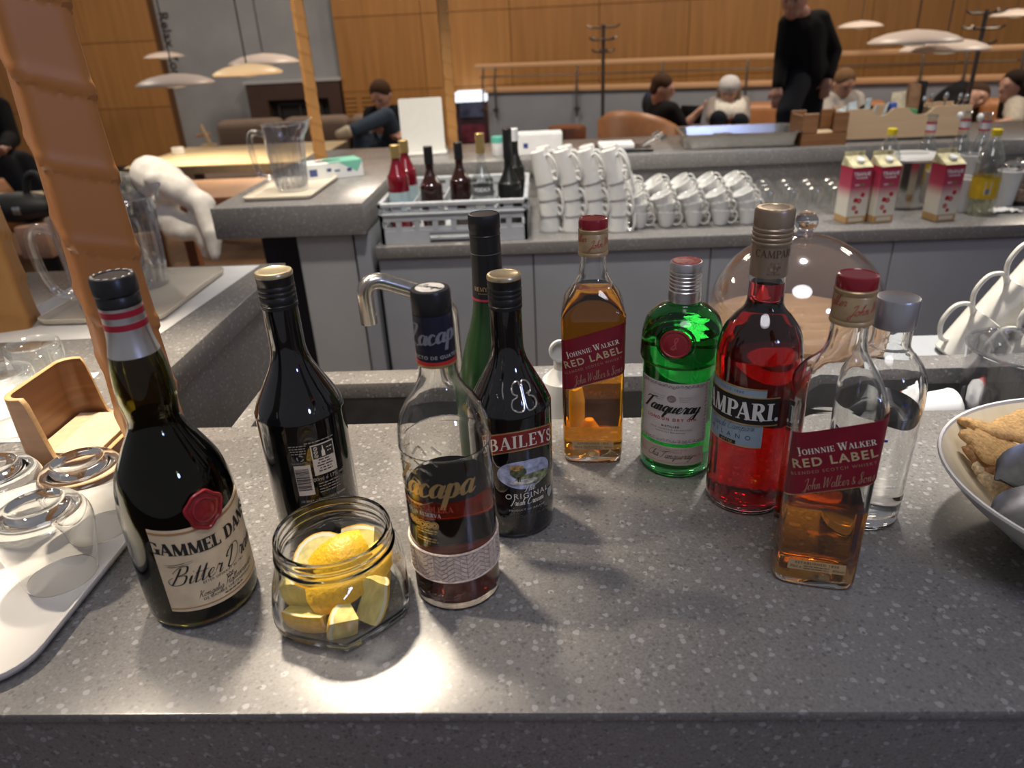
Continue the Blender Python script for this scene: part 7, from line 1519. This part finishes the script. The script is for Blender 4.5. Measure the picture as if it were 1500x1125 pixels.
    if hat: m = MB(); m.ball((0, .005, .045 * k), (.092 * k, .102 * k, .075 * k), 20, 12); m.move(HM); remesh(m, 'cap', hat, t, .010, 2)
    if vest:
        m = MB()
        for w_ in (.12, .88): q = P['shl'].lerp(P['shr'], w_); cap(m, q + Vector((0, 0, -.01)), .085, P['hipl'].lerp(P['hipr'], w_) + Vector((0, -.01, .12)), .095)
        cap(m, mid + Vector((0, .09, -.02)), .08, P['pelvis'] + Vector((0, .08, .1)), .1); remesh(m, 'vest', vest, t, .012, 3)
    return t
BLACKF = fabric('black_jersey', (0.005, 0.005, 0.006)); JEAN = fabric('blue_denim', (0.045, 0.065, 0.095)); DJEAN = fabric('dark_denim', (0.010, 0.012, 0.018)); HBR = fabric('brown_hair', (0.055, 0.028, 0.015)); HDK = fabric('dark_brown_hair', (0.022, 0.012, 0.008)); HBL = fabric('blond_hair', (0.16, 0.09, 0.045)); GREYK = fabric('grey_knit', (0.42, 0.385, 0.355)); WV = fabric('white_fleece', (0.62, 0.59, 0.53)); SNEAK = fabric('white_sneaker', (0.62, 0.54, 0.40))
person('seated man in black shirt and jeans with one leg crossed', dict(head=(558, 139, 6.50), neck=(563, 160, 6.57), chest=(566, 178, 6.60), pelvis=(570, 212, 6.53), shl=(544, 168, 6.55), shr=(588, 166, 6.57), ell=(540, 190, 6.45), elr=(596, 192, 6.47), wrl=(549, 190, 6.25), wrr=(584, 199, 6.25), hipl=(556, 213, 6.47), hipr=(580, 211, 6.47), knl=(530, 204, 6.05), knr=(566, 170, 6.17), anl=(527, 248, 6.00), anr=(517, 191, 5.93), tol=(526, 252, 5.85), tor=(497, 197, 5.89)), BLACKF, JEAN, HBR, sleeves='short', facing=(-.25, -1, -.55), shoes=SNEAK, headr=1.08)
person('man in black t-shirt seen from behind reading a tablet', dict(head=(970, 129, 6.30), neck=(966, 148, 6.34), chest=(968, 172, 6.36), pelvis=(966, 206, 6.36), shl=(954, 157, 6.52), shr=(983, 163, 6.15), ell=(990, 176, 6.60), elr=(1000, 186, 6.12), wrl=(1010, 170, 6.45), wrr=(1016, 171, 6.12), hipl=(962, 208, 6.45), hipr=(972, 210, 6.22), knl=(1015, 200, 6.42), knr=(1020, 205, 6.1), anl=(1020, 236, 6.42), anr=(1026, 240, 6.1), tol=(1034, 240, 6.42), tor=(1040, 244, 6.1)), BLACKF, DJEAN, HBR, sleeves='short', facing=(1, -.15, -.25), skin=SKIN)
tq = at_y(1012, 168, 6.25); t = thing('tablet', 'black tablet held by the man in the armchair', 'tablet', tq); t.rotation_euler = (D(75), 0, D(-40)); m = MB(); m.box((-.10, -.07, -.004), (.10, .07, .004), .003); m.build('case', BLK2, t)
person('person in white cap and white fleece vest on the bench sofa', dict(head=(1068, 132, 6.75), neck=(1067, 148, 6.80), chest=(1066, 163, 6.82), pelvis=(1066, 188, 6.75), shl=(1047, 154, 6.80), shr=(1087, 153, 6.80), ell=(1043, 172, 6.68), elr=(1090, 174, 6.70), wrl=(1064, 178, 6.45), wrr=(1078, 176, 6.45), hipl=(1056, 188, 6.70), hipr=(1076, 188, 6.70), knl=(1052, 174, 6.32), knr=(1084, 178, 6.32), anl=(1050, 210, 6.25), anr=(1086, 212, 6.25)), fabric('grey_fairisle', (0.26, 0.22, 0.20)), DJEAN, fabric('grey_blond_hair', (0.22, 0.16, 0.11)), facing=(-.35, -1, -.45), vest=WV, hat=fabric('pale_cap', (0.48, 0.46, 0.46)), hairlong=.13)
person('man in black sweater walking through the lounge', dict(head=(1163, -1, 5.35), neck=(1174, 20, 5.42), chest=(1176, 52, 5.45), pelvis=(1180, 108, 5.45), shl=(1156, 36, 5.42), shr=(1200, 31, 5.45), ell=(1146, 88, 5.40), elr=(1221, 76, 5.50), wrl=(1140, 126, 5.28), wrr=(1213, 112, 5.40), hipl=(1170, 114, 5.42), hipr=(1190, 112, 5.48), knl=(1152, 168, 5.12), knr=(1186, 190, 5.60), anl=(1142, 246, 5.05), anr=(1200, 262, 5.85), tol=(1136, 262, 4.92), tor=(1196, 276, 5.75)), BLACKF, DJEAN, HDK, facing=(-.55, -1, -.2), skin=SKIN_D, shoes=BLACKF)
person('blond woman in grey sweater sitting with a raised black knee', dict(head=(1236, 122, 6.30), neck=(1234, 140, 6.34), chest=(1234, 158, 6.36), pelvis=(1240, 192, 6.32), shl=(1214, 149, 6.32), shr=(1253, 147, 6.36), ell=(1208, 172, 6.22), elr=(1258, 170, 6.25), wrl=(1222, 186, 6.02), wrr=(1252, 184, 6.02), hipl=(1230, 194, 6.28), hipr=(1250, 192, 6.28), knl=(1236, 186, 5.92), knr=(1268, 166, 5.98), anl=(1240, 225, 5.85), anr=(1280, 208, 5.8)), GREYK, BLACKF, HBL, facing=(.25, -1, -.45))
person('woman in black top bending sideways with long hanging hair', dict(head=(1428, 142, 6.10), neck=(1413, 142, 6.16), chest=(1396, 150, 6.20), pelvis=(1364, 178, 6.25), shl=(1398, 156, 6.08), shr=(1406, 132, 6.28), ell=(1380, 168, 5.98), elr=(1388, 150, 6.34), wrl=(1380, 176, 5.82), wrr=(1378, 170, 6.1), hipl=(1358, 182, 6.18), hipr=(1368, 180, 6.34), knl=(1385, 196, 5.85), knr=(1395, 196, 6.0), anl=(1384, 232, 5.85), anr=(1396, 232, 6.0)), BLACKF, DJEAN, HBR, facing=(.15, -1, -.25), up=(.75, 0, .55), hairlong=.34)
person('long haired woman in cream t-shirt reaching over at the picture edge', dict(head=(1484, 126, 5.75), neck=(1490, 144, 5.80), chest=(1498, 162, 5.84), pelvis=(1510, 196, 5.86), shl=(1488, 153, 5.70), shr=(1508, 151, 6.00), ell=(1485, 178, 5.60), elr=(1500, 178, 6.00), wrl=(1456, 184, 5.55), wrr=(1470, 180, 5.85), hipl=(1506, 200, 5.78), hipr=(1516, 200, 5.95), knl=(1470, 204, 5.70), knr=(1476, 206, 5.95), anl=(1470, 240, 5.7), anr=(1478, 242, 5.95)), fabric('cream_cotton', (0.60, 0.54, 0.44)), fabric('pale_grey_trousers', (0.35, 0.34, 0.33)), HDK, sleeves='short', facing=(-1, -.2, -.05), hairlong=.30)
person('person in dark jeans and black top sitting at the picture edge', dict(head=(-40, 120, 4.9), neck=(-34, 146, 4.95), chest=(-28, 170, 5.0), pelvis=(-12, 232, 4.95), shl=(-56, 160, 4.9), shr=(-2, 158, 5.0), ell=(-50, 205, 4.8), elr=(16, 204, 4.85), wrl=(-20, 226, 4.55), wrr=(4, 218, 4.55), hipl=(-18, 240, 4.9), hipr=(2, 236, 4.95), knl=(12, 244, 4.50), knr=(34, 238, 4.58), anl=(44, 290, 4.45), anr=(66, 284, 4.5), tol=(50, 300, 4.3), tor=(72, 294, 4.35)), BLACKF, fabric('charcoal_jeans', (0.020, 0.020, 0.023)), HDK, facing=(.5, -1, -.2), shoes=BLACKF)
